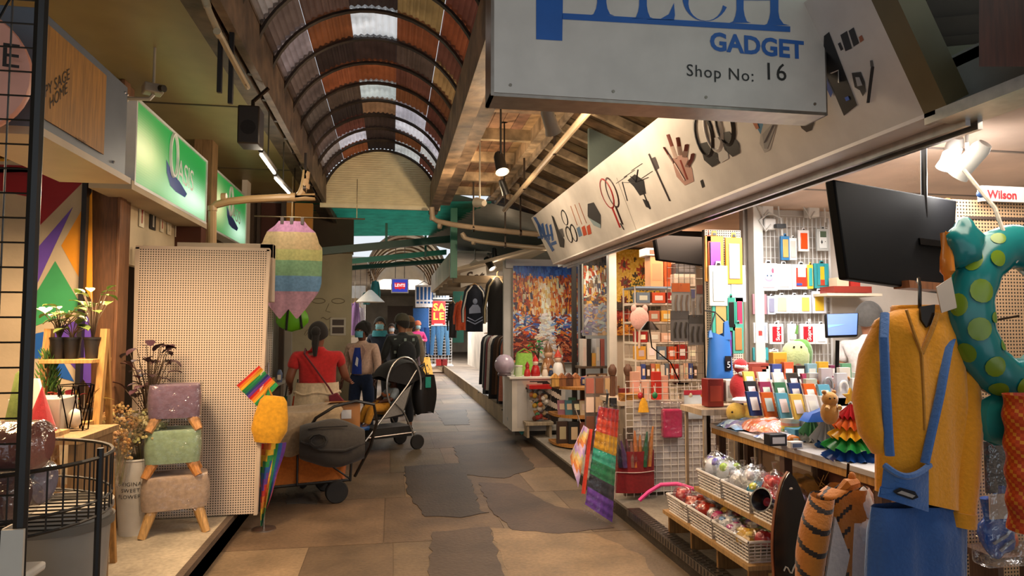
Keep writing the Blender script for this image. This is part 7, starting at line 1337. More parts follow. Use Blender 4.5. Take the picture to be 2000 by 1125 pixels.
foldtree((2.42,3.52,TZ2),2,[(.06,.03,.0,.05,'#2a5a94'),(.085,.02,.04,.15,'#8a8c8e')],'silver crumpled paper ball on a blue paper base',.12,name='paper_decoration')
foldtree((2.46,3.72,TZ2),2,[(.07,.03,.0,.05,'#c8ccc8'),(.07,.02,.045,.13,'#5a9a6a')],'green and white folded paper decoration beside the silver ball',.1,name='paper_decoration')
lump('red_foil_pack','crumpled red foil pack right of the rainbow paper tree','packet',(2.48,3.0,TZ2),[('foil',B('#9a1828','gloss').ball((0,0,.03),(.07,.06,.035),12,8,lambda d:.2*math.sin(11*d.x+8*d.y)))])
# white slatted baskets
def basket(x0,x1,y0,y1,z0,z1,label,c='#d8cfc6'):
    root=thing('plastic_basket',label,'basket',((x0+x1)/2,(y0+y1)/2,z0)); X=(x1-x0)/2;Y=(y1-y0)/2;h=z1-z0; t=.006
    b=B(c,'satin'); b.box(-X+.015,X-.015,-Y+.015,Y-.015,0,.008)
    def wall(p,q):
        p=V(*p);q=V(*q); o=V(p.x,p.y,0); n=max(3,int((q-p).length/.035))
        def w3(u,z): # walls lean out a little
            k=(.9+.1*z/h); pt=p.lerp(q,u); return V(pt.x*k,pt.y*k,z)
        for zz in [h*i/6 for i in range(7)]: b.tube([w3(0,zz),w3(1,zz)],.0045 if 0<zz<h*.99 else .007,4)
        for i in range(n+1): b.tube([w3(i/n,0),w3(i/n,h)],.0035,4)
    c4=[(-X,-Y),(X,-Y),(X,Y),(-X,Y)]
    for i in range(4): wall(c4[i],c4[(i+1)%4])
    b.build('slatted_tub',root,smooth=0)
    b=B(c,'satin'); 
    for i in range(4): p=c4[i];q=c4[(i+1)%4]; b.tube([(*p,h),(*q,h)],.009,6)
    b.build('rim',root); return root
yl=lambda y:3.5+(y-3.2)*.727
yu=lambda y:3.25+(y-3.12)*.7
lowY=[(4.28,4.74),(3.8,4.26),(3.2,3.78)]; upY=[(4.15,4.62),(3.66,4.13),(3.12,3.64)]
lowY=[(yl(a),yl(c)) for a,c in lowY]; upY=[(yu(a),yu(c)) for a,c in upY]
LZ,UZ=.27,.50
for i,(a,c) in enumerate(lowY): basket(1.92,2.18,a,c,LZ,LZ+.115,f'white slatted basket of toys on the lower tier, {["farthest from","middle from","nearest to"][i]} the camera')
for i,(a,c) in enumerate(upY): basket(2.0,2.24,a,c,UZ,UZ+.115,f'white slatted basket of toys on the upper tier, {["farthest from","middle from","nearest to"][i]} the camera')
root=thing('tier_stand','rough wooden stepped stand carrying the white toy baskets','stand',(2.05,3.97,PR)); b=B('#b08a58','wood').box(-.15,.15,-.5,.68,LZ-PR-.025,LZ-PR).build('lower_shelf',root); B('#b08a58','wood').box(-.06,.21,-.74,.36,UZ-PR-.025,UZ-PR).build('upper_shelf',root)
for y_ in (-.46,-.1,.26,.62): B('#8a6438','wood').box(-.13,.1,y_-.01,y_+.01,0,LZ-PR-.025).build('leg',root)
for y_ in (-.68,-.2,.3): B('#8a6438','wood').box(.16,.2,y_-.02,y_+.02,0,UZ-PR-.025).build('rear_leg',root)
B('#c8a868','satin').hexa([(-.02,-.48,.02),(.0,-.48,.02),(.0,-.3,.02),(-.02,-.3,.02),(-.02,-.48,.1),(.0,-.48,.1),(.0,-.3,.1),(-.02,-.3,.1)]).build('brace',root)
# toys in the baskets
def toyball(loc,r,c,spots,label,wrap=True,name='toy_ball'):
    root=thing(name,label,'toy',loc,group='toys in the lower baskets'); b=B(c,'gloss').ball((0,0,r),r,14,10)
    for k in range(12):
        a=k*2.4; z=1-2*(k+.5)/12; q=math.sqrt(1-z*z); d=V(q*math.cos(a),q*math.sin(a),z); b.col(spots).ball(V(0,0,r)+d*r*.97,(r*.16,)*3,6,4)
    b.build('ball',root)
    if wrap: B('#ffffff','film').ball((0,0,r),(r*1.25,r*1.3,r*1.12),10,7,lambda d:.12*math.sin(7*d.x+9*d.y+5*d.z)).build('clear_wrap',root)
    return root
zt=LZ+.03
toyball((2.06+.03,yl(3.98),zt+.03),.05,'#d8b04a','#2a2018','yellow ball with black spots in clear wrap in a lower basket')
toyball((2.0+.03,yl(4.06),zt+.02),.045,'#e0e0e4','#8a8c98','white ball with grey spots in clear wrap in a lower basket')
toyball((1.98+.03,yl(3.92),zt+.02),.048,'#c83a78','#4a1a30','pink ball with dark spots in clear wrap in a lower basket')
toyball((2.07+.03,yl(3.86),zt+.03),.04,'#d04a7a','#d8d0d4','rose ball with white spots in clear wrap in a lower basket')
def lumpy(loc,r,c,c2,label,group,wrap=True,name='wrapped_toy'):
    root=thing(name,label,'toy',loc,group=group); a_=rnd.uniform(0,6); b=B(c,'gloss').ball((0,0,r[2]),r,12,8,lambda d:.16*math.sin(6*d.x+a_)*math.cos(7*d.y+a_)); b.build('toy_body',root)
    k=B(c2,'gloss')
    for i in range(3): k.ball((r[0]*.6*math.cos(a_+i*2.1),r[1]*.6*math.sin(a_+i*2.1),r[2]*1.6),(r[0]*.35,r[1]*.35,r[2]*.4),8,6)
    k.build('toy_detail',root)
    if wrap: B('#ffffff','film').ball((0,0,r[2]*1.05),(r[0]*1.25,r[1]*1.2,r[2]*1.3),12,8,lambda d:.2*math.sin(8*d.x+5*d.z+a_)*math.cos(6*d.y)).lathe([(.008,r[2]*2.2),(.02,r[2]*2.9)],n=7).build('clear_wrap',root)
    return root
for (x,y,c,c2,l,r) in [(1.97,4.62,'#a82028','#c83a3a','red wrapped toy at the far end of the lower tier',(.05,.06,.04)),(2.06,4.5,'#3aa0a8','#7ac8c8','turquoise wrapped toy near the far end of the lower tier',(.06,.05,.03)),(1.98,4.36,'#b02818','#d84a28','scarlet wrapped toy in the far lower basket',(.07,.07,.045)),(2.08,4.32,'#c8c8d0','#a0a8b8','silver wrapped toy in the far lower basket',(.05,.05,.04)),(1.97,4.16,'#c03020','#e06040','vermilion wrapped toy in the middle lower basket',(.06,.06,.04)),(1.96,3.7,'#d8dce0','#6a9ad0','white and blue wrapped toy in the near lower basket',(.06,.06,.035)),(2.06,3.68,'#c8d8c8','#5ab080','pale green wrapped toy in the near lower basket',(.06,.06,.035)),(1.95,3.56,'#dcd8e4','#c85a98','white and pink wrapped toy in the near lower basket',(.06,.06,.035)),(2.07,3.54,'#e0e0e4','#8a6ab8','white and violet wrapped toy in the near lower basket',(.06,.06,.04)),(1.96,3.38,'#d8a83a','#e8c86a','golden yellow wrapped toy in the near lower basket',(.07,.07,.04)),(2.08,3.38,'#a8c888','#5aa068','leaf green wrapped toy in the near lower basket',(.06,.06,.04)),(2.0,3.26,'#b83038','#d87878','red wrapped toy at the near end of the lower tier',(.05,.04,.035)),(2.02,3.84,'#c8b8c0','#d83a78','mauve wrapped toy in the middle lower basket',(.05,.04,.03))]: lumpy((x+.04,yl(y),LZ+.05+rnd.uniform(0,.03)),tuple(q*1.15 for q in r),c,c2,l,'toys in the lower baskets')
for (x,y,c,c2,l,r) in [(2.1,4.5,'#c8ccd8','#5a4ab0','clear bag with violet toys at the far end of the upper tier',(.07,.07,.07)),(2.12,4.32,'#d0d4d8','#a8c850','clear bag with lime toys in the far upper basket',(.07,.07,.065)),(2.1,4.02,'#d8d8dc','#b8bcc8','crumpled clear bag in the middle upper basket',(.07,.08,.06)),(2.12,3.88,'#e0e0e0','#c8c0c8','second crumpled clear bag in the middle upper basket',(.07,.07,.07)),(2.1,3.74,'#4aa0c0','#d8d840','aqua and yellow patterned pack in the middle upper basket',(.07,.06,.05)),(2.12,3.56,'#b02428','#d83a3a','red toys heaped in the near upper basket',(.07,.07,.075)),(2.08,3.46,'#c03038','#e8a0a0','red and pink toys in the near upper basket',(.05,.05,.05)),(2.12,3.34,'#8a78b8','#b8a8d8','lilac packets in the near upper basket',(.06,.06,.06)),(2.1,3.22,'#a83038','#3a2a3a','dark red toy by the camera end of the upper tier',(.05,.05,.05))]: lumpy((x,yu(y),UZ+.05),tuple(q*1.15 for q in r),c,c2,l,'toys in the upper baskets')
root=thing('toy_horn','black toy megaphone horn sticking out of the near upper basket','toy',(1.99,3.4,UZ+.12)); b=B('#15131a','gloss').xf(ry=-1.2,rz=.4); b.lathe([(.02,-.1),(.03,0),(.058,.06),(.066,.075),(.058,.075),(.03,.02),(0,.0)],n=18); b.build('horn_bell',root); b=B('#8a2a3a','satin').xf(ry=-1.2,rz=.4); b.lathe([(0,.02),(.024,.022),(.0,.04)],n=12); b.build('inner_cone',root)
root=thing('pink_pool_noodle','bright pink bendy tube hanging over the far lower basket','toy',(1.97,4.62,LZ+.1)); B('#e0408a','satin').tube([(.12,-.1,.06),(.03,.0,.08),(-.06,.08,.06),(-.14,.12,.0),(-.2,.14,-.06)],.014,8).build('bendy_tube',root)
for i,(y,c,n) in enumerate([(4.66,'#a8b02a','lime'),(4.56,'#1f6a34','dark green'),(4.48,'#2a7a3a','green')]): 
    root=thing('play_ball',f'{n} play ball under the far upper basket','ball',(2.22,y-.1,LZ)); B(c,'gloss').ball((0,0,.05),.05,14,10).build('ball',root); B(jit(c,.3),'gloss').lathe([(.0505,.048),(.0505,.052)],n=20).build('seam',root)
for i in range(2):
    root=thing('shredded_bag',['brown bag of straw under the toy table front','second brown bag of straw nearer the camera under the toy table'][i],'bag',(2.42,3.75-.4*i,UZ+.0)); b=B('#a87838','cloth').ball((0,0,.09),(.09,.16,.09),16,10,lambda d:.15*math.sin(9*d.y+5*d.x)*math.cos(7*d.z)); b.build('bag_body',root); k=B('#c89850','cloth')
    for j in range(70): a=rnd.uniform(0,6.28); p0_=V(.085*math.cos(a),.15*math.sin(a),.09+rnd.uniform(-.05,.08)); k.tube([p0_,p0_+V(rnd.gauss(0,.03),rnd.gauss(0,.03),rnd.gauss(.01,.03))],.002,3)
    k.build('straw',root)['kind']='stuff'
    solo(B('#8a6a44','wood').box(-.08,.08,-.18,.18,UZ-PR-.02,UZ-PR).box(-.07,-.04,-.02,.02,0,UZ-PR-.02).box(.04,.07,-.02,.02,0,UZ-PR-.02),'low_bench',['low wooden bench under the farther straw bag','low wooden bench under the nearer straw bag'][i],'bench',(2.42,3.75-.4*i,PR))
# black pointed balance board
root=thing('skim_board','black pointed wooden board standing on end at the near basket','board',tuple(at(1562,1210,2.95))); root.location.z=PR; o=root.location; zt=at(1560,925,2.95).z-PR
def wb(t): return .125*math.sin(PI*min(1,(1-t)*.95+.0))**.62 if t>.47 else .125
n=22; pts=[(wb(i/n),0,zt*i/n) for i in range(n+1)]+[(-wb(i/n),0,zt*i/n) for i in range(n,-1,-1)]
pts=[p for p in pts]; b=B('#0f0d0d','gloss').prism([(x,-.006,z) for x,y,z in pts],(0,.008,0)); b.build('black_face',root); B('#8a5030','wood').prism([(x*1.05,.002,z*1.004) for x,y,z in pts],(0,.012,0)).build('wooden_edge',root); b=B('#8a4a20'); b.col('#c8c0b0').tube([(-.08+.012*i,-.009,zt*.42+.018*math.sin(i*1.3)) for i in range(14)],.004,5).ball((.0,-.007,zt*.9),(.012,.002,.006),6,4); b.build('lettering',root); root.rotation_euler=(-.06,0,.25)
x0,x1,z0,z1=rect(1527,1180,1590,1085,2.75); ibox('brown_carton','brown cardboard carton with red print in front of the black board','box',1520,1180,1592,1086,2.75,.14,'#a8783c','#c8b090',zb=PR)
B('#a83a24').text('TIKI COCKTAIL',.03,(-.07,-.003,.1),(1,0,0),(0,0,1)) if False else None
# ================================================================ HANGING COSTUMES
Yc=2.42
def cpt(px,py,Y=Yc): return at(px,py,Y)
root=thing('yellow_costume','mustard yellow hooded fleece costume with blue dungaree legs hanging at the near right','costume',tuple(cpt(1790,600))); O=root.location.copy()
prof=[(598,1772,1832),(612,1735,1862),(630,1704,1880),(680,1706,1880),(720,1708,1884),(780,1710,1888),(840,1712,1890),(900,1712,1892),(955,1712,1894)]
def edges(py,P=prof):
    for i in range(len(P)-1):
        if P[i][0]<=py<=P[i+1][0]: f=(py-P[i][0])/(P[i+1][0]-P[i][0]); return P[i][1]+(P[i+1][1]-P[i][1])*f,P[i][2]+(P[i+1][2]-P[i][2])*f
    return P[-1][1:]
def shell(P,dep,fold,seed,slant=0):
    y0,y1=P[0][0],P[-1][0]
    def fn(u,v):
        py=y1-(y1-y0)*v; a,c=edges(py,P); A=cpt(a,py);C=cpt(c,py); ang=2*PI*u; m=(A+C)/2; hw=(C.x-A.x)/2
        k=dep*(1-.35*max(0,v-.85)/.15); 
        yy=-k*math.sin(ang)*(1+fold*math.sin(5*ang+seed+3*v)+fold*.7*math.sin(11*ang+2*v))
        return V(m.x-hw*math.cos(ang),m.y+yy,m.z-slant*(1-v)**1.5*(1-math.cos(ang))*.5)-O
    return fn
b=B('#d88e0c','fleece'); f=shell(prof,.085,.10,.5,.10); b.surf(f,48,26); b.poly([f(i/48,1) for i in range(48)][::-1]); b.build('yellow_top',root,smooth=80)
def sleeve(P,label,r):
    b=B('#d88e0c','fleece'); b.tube([at(x,y,Yc+dy)-O for x,y,dy in P],r,14); return b.build('sleeve',root,smooth=80)
sleeve([(1728,640,0),(1704,700,-.01),(1694,780,-.03),(1702,840,-.05),(1722,875,-.05)],'l',[.046,.052,.056,.05,.042]); sleeve([(1860,640,0),(1882,720,-.01),(1888,830,-.03),(1884,940,-.04),(1878,1020,-.045)],'r',[.046,.054,.058,.052,.045])
b=B('#cc860c','fleece'); b.tube([at(1880,1000,Yc-.045)-O,at(1878,1028,Yc-.045)-O],.051,14); b.build('cuff',root)
b=B('#d88e0c','fleece'); 
b.surf(lambda u,v:(lambda a:cpt(1800+52*math.cos(a)*(1-.25*v),622-22*math.sin(PI*v)-8*v)-O+V(0,.07*math.sin(a)+.02,0))(2*PI*u),24,8,thick=.01); b.build('hood',root,smooth=80)
b=B('#a87014','fleece'); b.tube([at(x,y,Yc-.092)-O for x,y in ((1770,605),(1785,650),(1800,690),(1803,760),(1806,840))],.006,6).tube([at(x,y,Yc-.085)-O for x,y in ((1832,612),(1818,650),(1800,690))],.01,6); b.build('front_seam',root)
BL='#2a5088'
prof2=[(905,1718,1898),(960,1708,1895),(1000,1702,1890),(1060,1694,1888),(1180,1690,1886),(1300,1690,1884)]
b=B(BL,'fleece')
f2=shell([(985,1702,1885),(1040,1696,1884),(1120,1692,1884),(1300,1690,1882)],.08,.14,1.7)
b.surf(f2,40,20); b.build('blue_legs',root,smooth=80)
b=B('#3a64a0','fleece')
def strap(P): b.tube([at(x,y,Yc+dy)-O for x,y,dy in P],.017,8,flat=.45)
strap([(1728,612,-.02),(1726,660,-.085),(1730,760,-.1),(1736,870,-.105),(1738,890,-.1)]); strap([(1866,636,-.03),(1852,680,-.085),(1836,770,-.1),(1818,850,-.11),(1806,905,-.11)]); b.build('blue_strap',root)
b=B('#34609c','fleece'); PB=[(1713,905),(1740,930),(1775,928),(1808,903),(1816,905),(1818,980),(1802,1000),(1765,1000),(1725,968)]
def pf(u,v):
    x0=1716+10*v; x1=1814; py=1000-(1000-908)*v+ (22*math.sin(PI*u) if v>.8 else 14*math.sin(PI*u)*v)-(30*(1-u) if v<.4 else 0)*(1-v); return at(x0+(x1-x0)*u,py,Yc-.105-.05*math.sin(PI*u)*(.4+.6*v))-O
b.surf(pf,16,12,thick=.012); b.build('bib_pocket',root,smooth=80)
b=B('#3a64a0','fleece'); b.tube([pf(i/12,1)+V(0,-.004,0) for i in range(13)],.012,6); b.build('pocket_hem',root)
b=B('#15141a','cloth').poly([pf(u,v)+V(0,-.012,0) for u,v in ((.2,.50),(.3,.24),(.62,.2),(.74,.3),(.66,.52),(.34,.62))][::1]); b.col('#a8a098').poly([pf(u,v)+V(0,-.016,0) for u,v in ((.27,.48),(.36,.3),(.6,.26),(.66,.34),(.56,.48),(.36,.55))]); b.build('patch',root)
b=B('#1c1714','gloss'); b.tube([cpt(1790,640)-O,cpt(1778,600)-O+V(0,-.05,0),cpt(1778,560)-O+V(0,-.05,0),cpt(1783,545)-O+V(0,-.03,0),cpt(1792,550)-O+V(0,-.0,0)],.007,8).tube([cpt(1730,640)-O,cpt(1786,606)-O+V(0,-.03,0),cpt(1850,640)-O],.012,8); b.prism([cpt(x,y)-O+V(0,-.075,0) for x,y in ((1770,600),(1798,596),(1796,630),(1782,640),(1772,625))],(0,.01,0)); b.build('hanger',root)
# tiger costume
q=at(1648,950,2.75); root=thing('tiger_costume','orange tiger striped fleece costume with a cream front hanging under the table end','costume',tuple(q)); O2=root.location.copy()
def tpnt(px,py,dy=0): return at(px,py,2.75+dy)-O2
b=B('#b06a1c','fleece')
Pt=[(950,1622,1690),(965,1598,1700),(1000,1590,1704),(1080,1580,1706),(1180,1570,1708)]
def tf(u,v):
    py=1180-230*v; a,c=edges(py,Pt); A=tpnt(a,py);C=tpnt(c,py); ang=2*PI*u; m=(A+C)/2; return V(m.x-(C.x-A.x)/2*math.cos(ang),m.y-.08*math.sin(ang)*(1+.1*math.sin(6*ang+3*v)),m.z)
b.surf(tf,60,110,colfn=lambda u,v:('#1f130c' if (math.sin(v*34+3*math.sin(u*19))>.72 and (u<.22 or u>.42)) else '#c8bcb0' if .24<u<.40 and v<.72 else '#b06a1c')); b.build('body',root,smooth=80)
b=B('#b06a1c','fleece')
def sl(u,v):
    P_=[tpnt(1606,968,-.03),tpnt(1594,1020,-.07),tpnt(1584,1080,-.08),tpnt(1578,1150,-.08)]; i=min(2,int(v*3)); p=P_[i].lerp(P_[i+1],v*3-i); r_=.05+.012*math.sin(PI*v); return p+V(r_*math.cos(2*PI*u),r_*math.sin(2*PI*u),.01*math.sin(2*PI*u))
b.surf(sl,24,70,colfn=lambda u,v:'#1f130c' if math.sin(v*26+2*math.sin(u*6.28))>.72 else '#b06a1c'); b.build('sleeve',root,smooth=80)
b=B('#d8d0c8','fleece').ball(tpnt(1688,985,-.06),(.035,.03,.07),12,8,lambda d:.1*math.sin(9*d.x+8*d.z)).ball(tpnt(1690,1035,-.07),(.035,.03,.05),12,8,lambda d:.1*math.sin(9*d.x+8*d.z)); b.build('white_fur_trim',root); B('#b06a1c','fleece').tube([tpnt(1640,962,-.02),tpnt(1655,948,-.03),tpnt(1672,944,-.02)],[.02,.03,.025],8).ball(tpnt(1664,935,-.02),(.02,.012,.03),8,6).build('hood',root); B('#c8bcb0','fleece').prism([tpnt(1632,1010,-.1),tpnt(1660,1085,-.11),tpnt(1640,1180,-.11),tpnt(1606,1180,-.11)],(0,.012,0)).build('cream_panel',root); B('#2a2420','metal').tube([tpnt(1625,960),tpnt(1655,938),tpnt(1690,960)],.008,6).tube([tpnt(1655,938),tpnt(1657,905)],.006,6).build('hanger',root)
# ================================================================ TELEVISION, INFLATABLE RING, NEAR RIGHT DISPLAY
P4=[at(1610,355,2.72),at(1850,395,2.95),at(1838,575,2.95),at(1637,547,2.72)]; r_,L_,n=monitor('television','large black television seen from behind hanging over the counter',P4,-.05,'television')
m=(L_[0]+L_[1]+L_[2]+L_[3])/4; ex=(L_[1]-L_[0]).normalized(); ez=(L_[0]-L_[3]).normalized()
B('#0b0b0d','matte').poly([p*.985+n*.001 for p in (L_[3],L_[2],L_[1],L_[0])]).build('back_panel',r_)
b=B('#0e0e10','satin'); c=ex*.1-ez*.02+n*.012
b.hexa([c-ex*.22-ez*.13-n*.01,c+ex*.24-ez*.13-n*.01,c+ex*.24+ez*.1-n*.01,c-ex*.22+ez*.1-n*.01,c-ex*.2-ez*.12+n*.02,c+ex*.22-ez*.12+n*.02,c+ex*.22+ez*.09+n*.02,c-ex*.2+ez*.09+n*.02]); b.build('electronics_cover',r_,bev=.006)
b=B('#5a5a5e','metal')
for k in range(6): b.ball(c+ex*(-.15+.06*k)+ez*(.05-.05*(k%2))+n*.023,.005,6,4)
b.build('screw',r_); B('#232120','metal').hexa([c+ex*.02+n*.02,c+ex*.36+n*.03,c+ex*.36+n*.05,c+ex*.02+n*.05,c+ex*.02+ez*.03+n*.02,c+ex*.36+ez*.03+n*.03,c+ex*.36+ez*.03+n*.05,c+ex*.02+ez*.03+n*.05]).cyl(c+ex*.1+ez*.1+n*.03,V((c+ex*.1+n*.03).x,(c+ex*.1+n*.03).y,2.49-r_.location.z),.014).build('ceiling_bracket',r_)
B('#7a4a2c','wood').hexa([c*0-ez*.235-ex*.03+n*.0,-ez*.235+ex*.42,-ez*.235+ex*.42+n*.08,-ez*.235-ex*.03+n*.08,-ez*.2-ex*.03,-ez*.2+ex*.42,-ez*.2+ex*.42+n*.08,-ez*.2-ex*.03+n*.08]).build('wooden_batten',r_)
# perforated shelf board with sports brand header
x0,x1,z0,z1=rect(1856,1130,2120,392,3.0); root=thing('perforated_board','tan perforated board with a sports brand header at the far right','display board',((x0+x1)/2,3.02,PR)); w=x1-x0; B('#c8a078','peg').box(-w/2,w/2,0,.02,z0-PR,z1-PR).build('board',root,smooth=0); B('#a8642c','wood').box(-w/2-.02,-w/2,-.02,.03,0,z1-PR).build('side_post',root)
hh=z1-PR; B('#d8ccc0','satin').box(-w/2+.18,w/2,-.03,0,hh-.01,hh+.07).build('header_strip',root); B('#a82028').text('Wilson',.06,(-w/2+.21,-.032,hh+.006),(1,0,0),(0,0,1),bold=.03).build('lettering',root); B('#24406a','satin').ball((-w/2+.17,-.03,hh+.025),(.025,.012,.02),10,6).build('blue_badge',root); B('#4a3a30').box(-w/2+.08,w/2,-.004,0,hh-.1,hh-.085).build('slot_rail',root); B('#3a3430','metal').cyl((-w/2+.25,0,hh-.62),(-w/2+.25,-.14,hh-.6),.006,n=6).build('display_hook',root)
q=at(1985,612,2.35); root=thing('inflatable_ring','teal inflatable swim ring with green spots hanging at the right edge','swim ring',tuple(q)); b=B('#156e70','gloss')
R1,R2=.215,.088
def tor(a,t,k=1.0): return V((R1+R2*k*math.cos(t))*math.cos(a),-R2*k*math.sin(t)*.9,(R1*1.25+R2*k*math.cos(t))*math.sin(a)*1.0)
b.surf(lambda u,v:tor(2*PI*u,2*PI*v,1+.03*math.cos(24*PI*u)),64,18); b.build('ring_tube',root,smooth=80)
k=B('#6a8420','gloss')
for (a,t,ra,rt) in [(2.5,.6,.14,.35),(2.85,1.3,.16,.5),(3.05,.4,.13,.4),(3.35,1.2,.15,.5),(3.6,.4,.12,.4),(3.9,1.2,.14,.45),(2.3,1.4,.12,.35),(4.2,.6,.12,.4),(4.45,1.3,.1,.35),(2.05,.8,.1,.3),(3.22,2.1,.1,.3),(3.75,2.2,.1,.3)]:
    c0=tor(a,t,1.02); pts=[tor(a+ra*math.cos(x*PI/7),t+rt*math.sin(x*PI/7),1.025) for x in range(14)]; c0=tor(a,t,1.07); pts=[tor(a+ra*math.cos(x*PI/7),t+rt*math.sin(x*PI/7),1.045) for x in range(14)]; k.add([c0]+pts,[(0,1+i,1+(i+1)%14) for i in range(14)])
k.build('green_spot',root)
b=B('#156e70','gloss').ball((-.245,-.02,.27),(.075,.055,.1),14,10,lambda d:.25*math.sin(5*math.atan2(d.z,d.x))*.5); b.build('crest',root,smooth=80); B('#c87828','gloss').ball((-.31,-.0,.22),(.02,.03,.12),10,8,lambda d:.2*math.sin(12*d.z)).build('orange_fin',root); B('#1f8078','gloss').ball((-.02,.0,-.42),(.17,.06,.12),14,10,lambda d:.12*math.sin(6*d.x)).build('tail',root); B('#c8bcae','cloth').tube([(-.05,-.05,.2),(-.1,-.02,.42),(-.12,.1,.6)],.008,6).tube([(-.05,-.05,.2),(0.02,-.07,.3)],.008,6).build('hanging_cord',root); B('#b8a898','satin').prism([(-.36,-.02,.0),(-.3,-.03,.02),(-.32,-.03,.14),(-.38,-.02,.1)],(0,.004,0)).build('price_tag',root)
q=at(1948,1040,2.5); root=thing('glove_pack','clear hanging pack of blue rubber sports gloves with a card header','gloves',tuple(q)); b=B('#1c4a94','gloss').ball((0,0,0),(.085,.04,.1),16,10,lambda d:.1*math.sin(6*d.x+4*d.z)); b.tube([(-.05,-.02,.06),(-.07,-.02,.15)],.022,8).tube([(0,-.02,.08),(0,-.02,.2)],.022,8).tube([(.05,-.02,.06),(.06,-.02,.17)],.022,8); b.build('gloves',root,smooth=80); B('#8a9098','gloss').tube([(-.06,-.042,-.03),(0,-.045,.0),(.05,-.04,.05)],.006,5).tube([(-.03,-.042,-.06),(.03,-.045,-.02)],.006,5).build('grey_print',root); B('#b8a898','satin').box(-.08,.075,-.05,-.045,.07,.17).build('card_label',root); B('#22242c','satin').box(-.07,.05,-.03,-.02,.17,.38).build('dark_insert',root); B('#ffffff','film').box(-.1,.1,-.055,.04,-.13,.48).build('clear_bag',root,bev=.02)
q=at(2022,960,2.2); root=thing('honeycomb_decoration','orange red honeycomb paper decoration at the right edge','decoration',(q.x,2.2,.8)); b=B('#c84a1c','satin'); b.surf(lambda u,v:(.09*math.cos(2*PI*u)*(1+.05*math.cos(30*v)),.09*math.sin(2*PI*u)*(1+.05*math.cos(30*v)),.5*v),40,40,colfn=lambda u,v:'#d88a2a' if (int(u*40)+int(v*40))%4==0 else '#c03c1a' if (int(u*40)+int(v*40))%2 else '#d05020'); b.build('paper_body',root); B('#c8bcae','cloth').cyl((0,0,.5),(0,0,.95),.004).build('hanging_cord',root)
q=at(1950,1120,2.9); root=thing('orange_ball','small orange ball low behind the glove pack','ball',(q.x,2.85,.5)); B('#c8501c','satin').ball((0,0,.05),.05,12,8).build('ball',root); B('#5a4030','wood').box(-.15,.2,-.1,.1,-.03,0).box(-.13,-.1,-.08,.08,-.38,-.03).box(.15,.18,-.08,.08,-.38,-.03).build('stand',root)
# ================================================================ extra goods in the far lane and on shelves
for i,(px,py0,py1,Y,c,n,l) in enumerate([(693,590,655,15,'#7a5a8a','dress','purple patterned dress hung at the left shops down the lane'),(703,600,650,16,'#a8a0b0','dress','pale grey dress hung beside the purple dress'),(733,548,590,17,'#1f6a6a','jacket','teal jacket hung high at the left shops down the lane'),(716,570,595,16.5,'#2a5a5a','sweater','dark teal sweater hung left of the teal jacket')]):
    root,bw,h=hung(n,l,px-9,py1,px+9,py0,Y,c,cat=n)
    B('#8a8680','metal').cyl((0,0,.08),(0,0,3.05-root.location.z),.006).build('cord',root)
for i,(px,c,n) in enumerate([(690,'#c8902a','amber'),(700,'#c8b8a8','cream'),(745,'#b8a090','sand'),(756,'#d8d4cc','white')]):
    a=at(px,700,18.5); b=B(c,'satin').box(-.28,.28,-.1,.1,0,1.1+.2*(i%2)).col(jit(c,.3)).box(-.2,.2,-.105,-.1,.3,.9)
    solo(b,'display_stand',f'{n} display stand by the left shops far down the lane','display stand',(a.x,18.5+.3*i+(2.2 if i>1 else 0),.1 if a.x<-1 else 0))
a=at(723,590,15.5); root=thing('lamp_shade','white cone lamp shade hung over the left shops far down the lane','lamp',tuple(a)); B('#e0dcd4','satin').lathe([(.32,0),(.06,.25),(.03,.27)],n=18).build('shade',root); B('#4a443c','metal').cyl((0,0,.26),(0,0,3.0-a.z),.008).build('cord',root)
solo(B('#c8c0b0','satin').box(-.12,.12,0,.01,0,.28).col('#4a3a30').box(-.09,.09,-.002,0,.03,.13).box(-.09,.09,-.002,0,.16,.25),'notice','small printed notice on the partition with the drawn face','notice',tuple(at(660,655,11.18)))
for i,(px,c,n) in enumerate([(1142,'#d8ccc0','cream'),(1151,'#2a2422','black'),(1160,'#c89a4a','gold'),(1168,'#b8b4b4','grey'),(1177,'#a05a50','rose')]):
    x0,x1,z0,z1=rect(px-4,715,px+4,662 if i!=2 else 690,8.78); b=B(c,'satin').box(-(x1-x0)/2,(x1-x0)/2,0,.18,0,z1-z0).col(jit(c,.4)).box(-(x1-x0)*.3,(x1-x0)*.3,-.002,0,(z1-z0)*.2,(z1-z0)*.7); solo(b,'frame_stack',f'{n} edged picture frame standing under the abstract painting','frame',((x0+x1)/2,8.78,z0),'frames under the abstract painting')
x0,x1,z0,z1=rect(1136,722,1184,716,8.78); solo(B('#5a4a3c','wood').box(-.2,.2,-.03,.25,-.03,0).box(-.19,-.16,.2,.25,-.3,-.03).box(.16,.19,.2,.25,-.3,-.03),'frame_shelf','dark wooden shelf under the picture frames','shelf',((x0+x1)/2,8.78,at(1160,715,8.78).z))
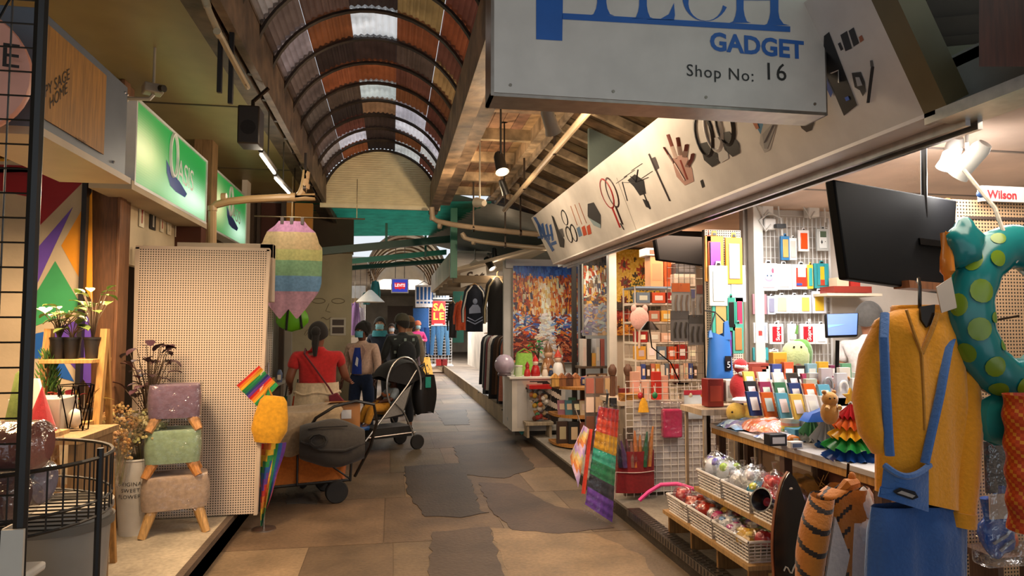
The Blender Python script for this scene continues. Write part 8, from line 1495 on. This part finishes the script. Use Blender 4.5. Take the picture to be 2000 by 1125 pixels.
# small goods on the gadget counter's rear riser and floor of the gift shop
cs=[('#c8c4c0','white'),('#3a4a8a','navy'),('#c85a3a','coral'),('#2a2a2c','black'),('#8ab0c0','pale blue'),('#d8a83a','amber'),('#7a3a5a','wine'),('#5a8a6a','sage')]
for i in range(8):
    c,n=cs[i]; x=2.42+.085*i; b=B(c,'gloss').box(-.034,.034,-.02,.02,0,.09+.012*(i%3)).col(jit('#e8e4e0',.2)).box(-.024,.024,-.0215,-.02,.02,.07)
    solo(b,'charger_box',f'{n} charger box in the row on the white riser shelf','box',(x,4.17,CT+.15),'charger boxes on the white riser shelf',bev=.003)
for i in range(7):
    c,n=cs[(i*3+1)%8]; x=2.12+.12*i; b=B(c,'satin').hexa([(-.05,-.05,0),(.05,-.05,0),(.05,.05,0),(-.05,.05,0),(-.045,-.045,.16+.03*(i%3)),(.045,-.045,.16+.03*(i%3)),(.045,.045,.16+.03*(i%3)),(-.045,.045,.16+.03*(i%3))]).col(jit('#d8c8b0',.3)).box(-.03,.03,-.052,-.05,.04,.12)
    solo(b,'storage_carton',f'{n} carton on the floor behind the display grid','box',(x,6.0+.02*(i%2),PR),'cartons behind the display grid',bev=.004)
for i in range(5):
    c,n=[('#b02a2a','red'),('#2a7a4a','green'),('#d8c8a8','cream'),('#c87a2a','orange'),('#5a6a9a','blue')][i]
    root=thing('hanging_trinket',f'{n} trinket hung along the top of the display grid','trinket',(GX-gw/2+.12+.13*i if i<2 else GX-gw/2+.35+.11*i,5.57,PR+gh-.13)); B(c,'gloss').ball((0,0,.03),(.025,.018,.03),10,6).build('charm',root); B('#c8c0b8','metal').cyl((0,0,.06),(0,.025,.11),.003,n=5).build('cord',root)

for i in range(7):
    c,n=cs[(i*5+2)%8]; x=2.06+.1*i; h=.1+.02*(i%3); b=B(c,'satin').box(-.04,.04,-.02,.02,0,h).col(jit('#d8c8b0',.3)).box(-.028,.028,-.0215,-.02,h*.2,h*.75)
    solo(b,'picture_tile',f'{n} picture tile along the back of the upper curved shelf','tile',(x,8.28,zt-.06) if False else (x,8.24,.9-.06),'picture tiles on the upper curved shelf',bev=.003)
for i in range(6):
    c,n=cs[(i*3+4)%8]; x=2.1+.11*i; h=.16+.03*(i%2); b=B(c,'satin').box(-.045,.045,-.02,.02,0,h).col(jit('#c8b8a0',.3)).box(-.03,.03,-.0215,-.02,h*.2,h*.75)
    solo(b,'notebook',f'{n} notebook standing at the back of the middle curved shelf','book',(x,8.26,.5),'notebooks on the middle curved shelf',bev=.003)
root=thing('card_spinner','slim white card stand full of small prints between the curved shelves and the grid','stand',(2.12,6.75,PR)); B('#d8d0c8','metal').cyl((0,0,0),(0,0,.95),.012).lathe([(0,0),(.16,0),(.15,.02),(0,.03)],n=18).build('pole',root)
for k in range(4):
    for j in range(3): B(jit(pick('#8a5a44','#c8a880','#4a3a34','#b87060','#6a7a80','#d8c8b0'),.2),'satin').box(-.14+.1*j-.04,-.14+.1*j+.04,-.05,-.035,.2+.19*k,.35+.19*k).build('print',root)
B('#c8c0b8','metal').box(-.19,.15,-.035,-.025,.16,.94).build('backing_wire',root)
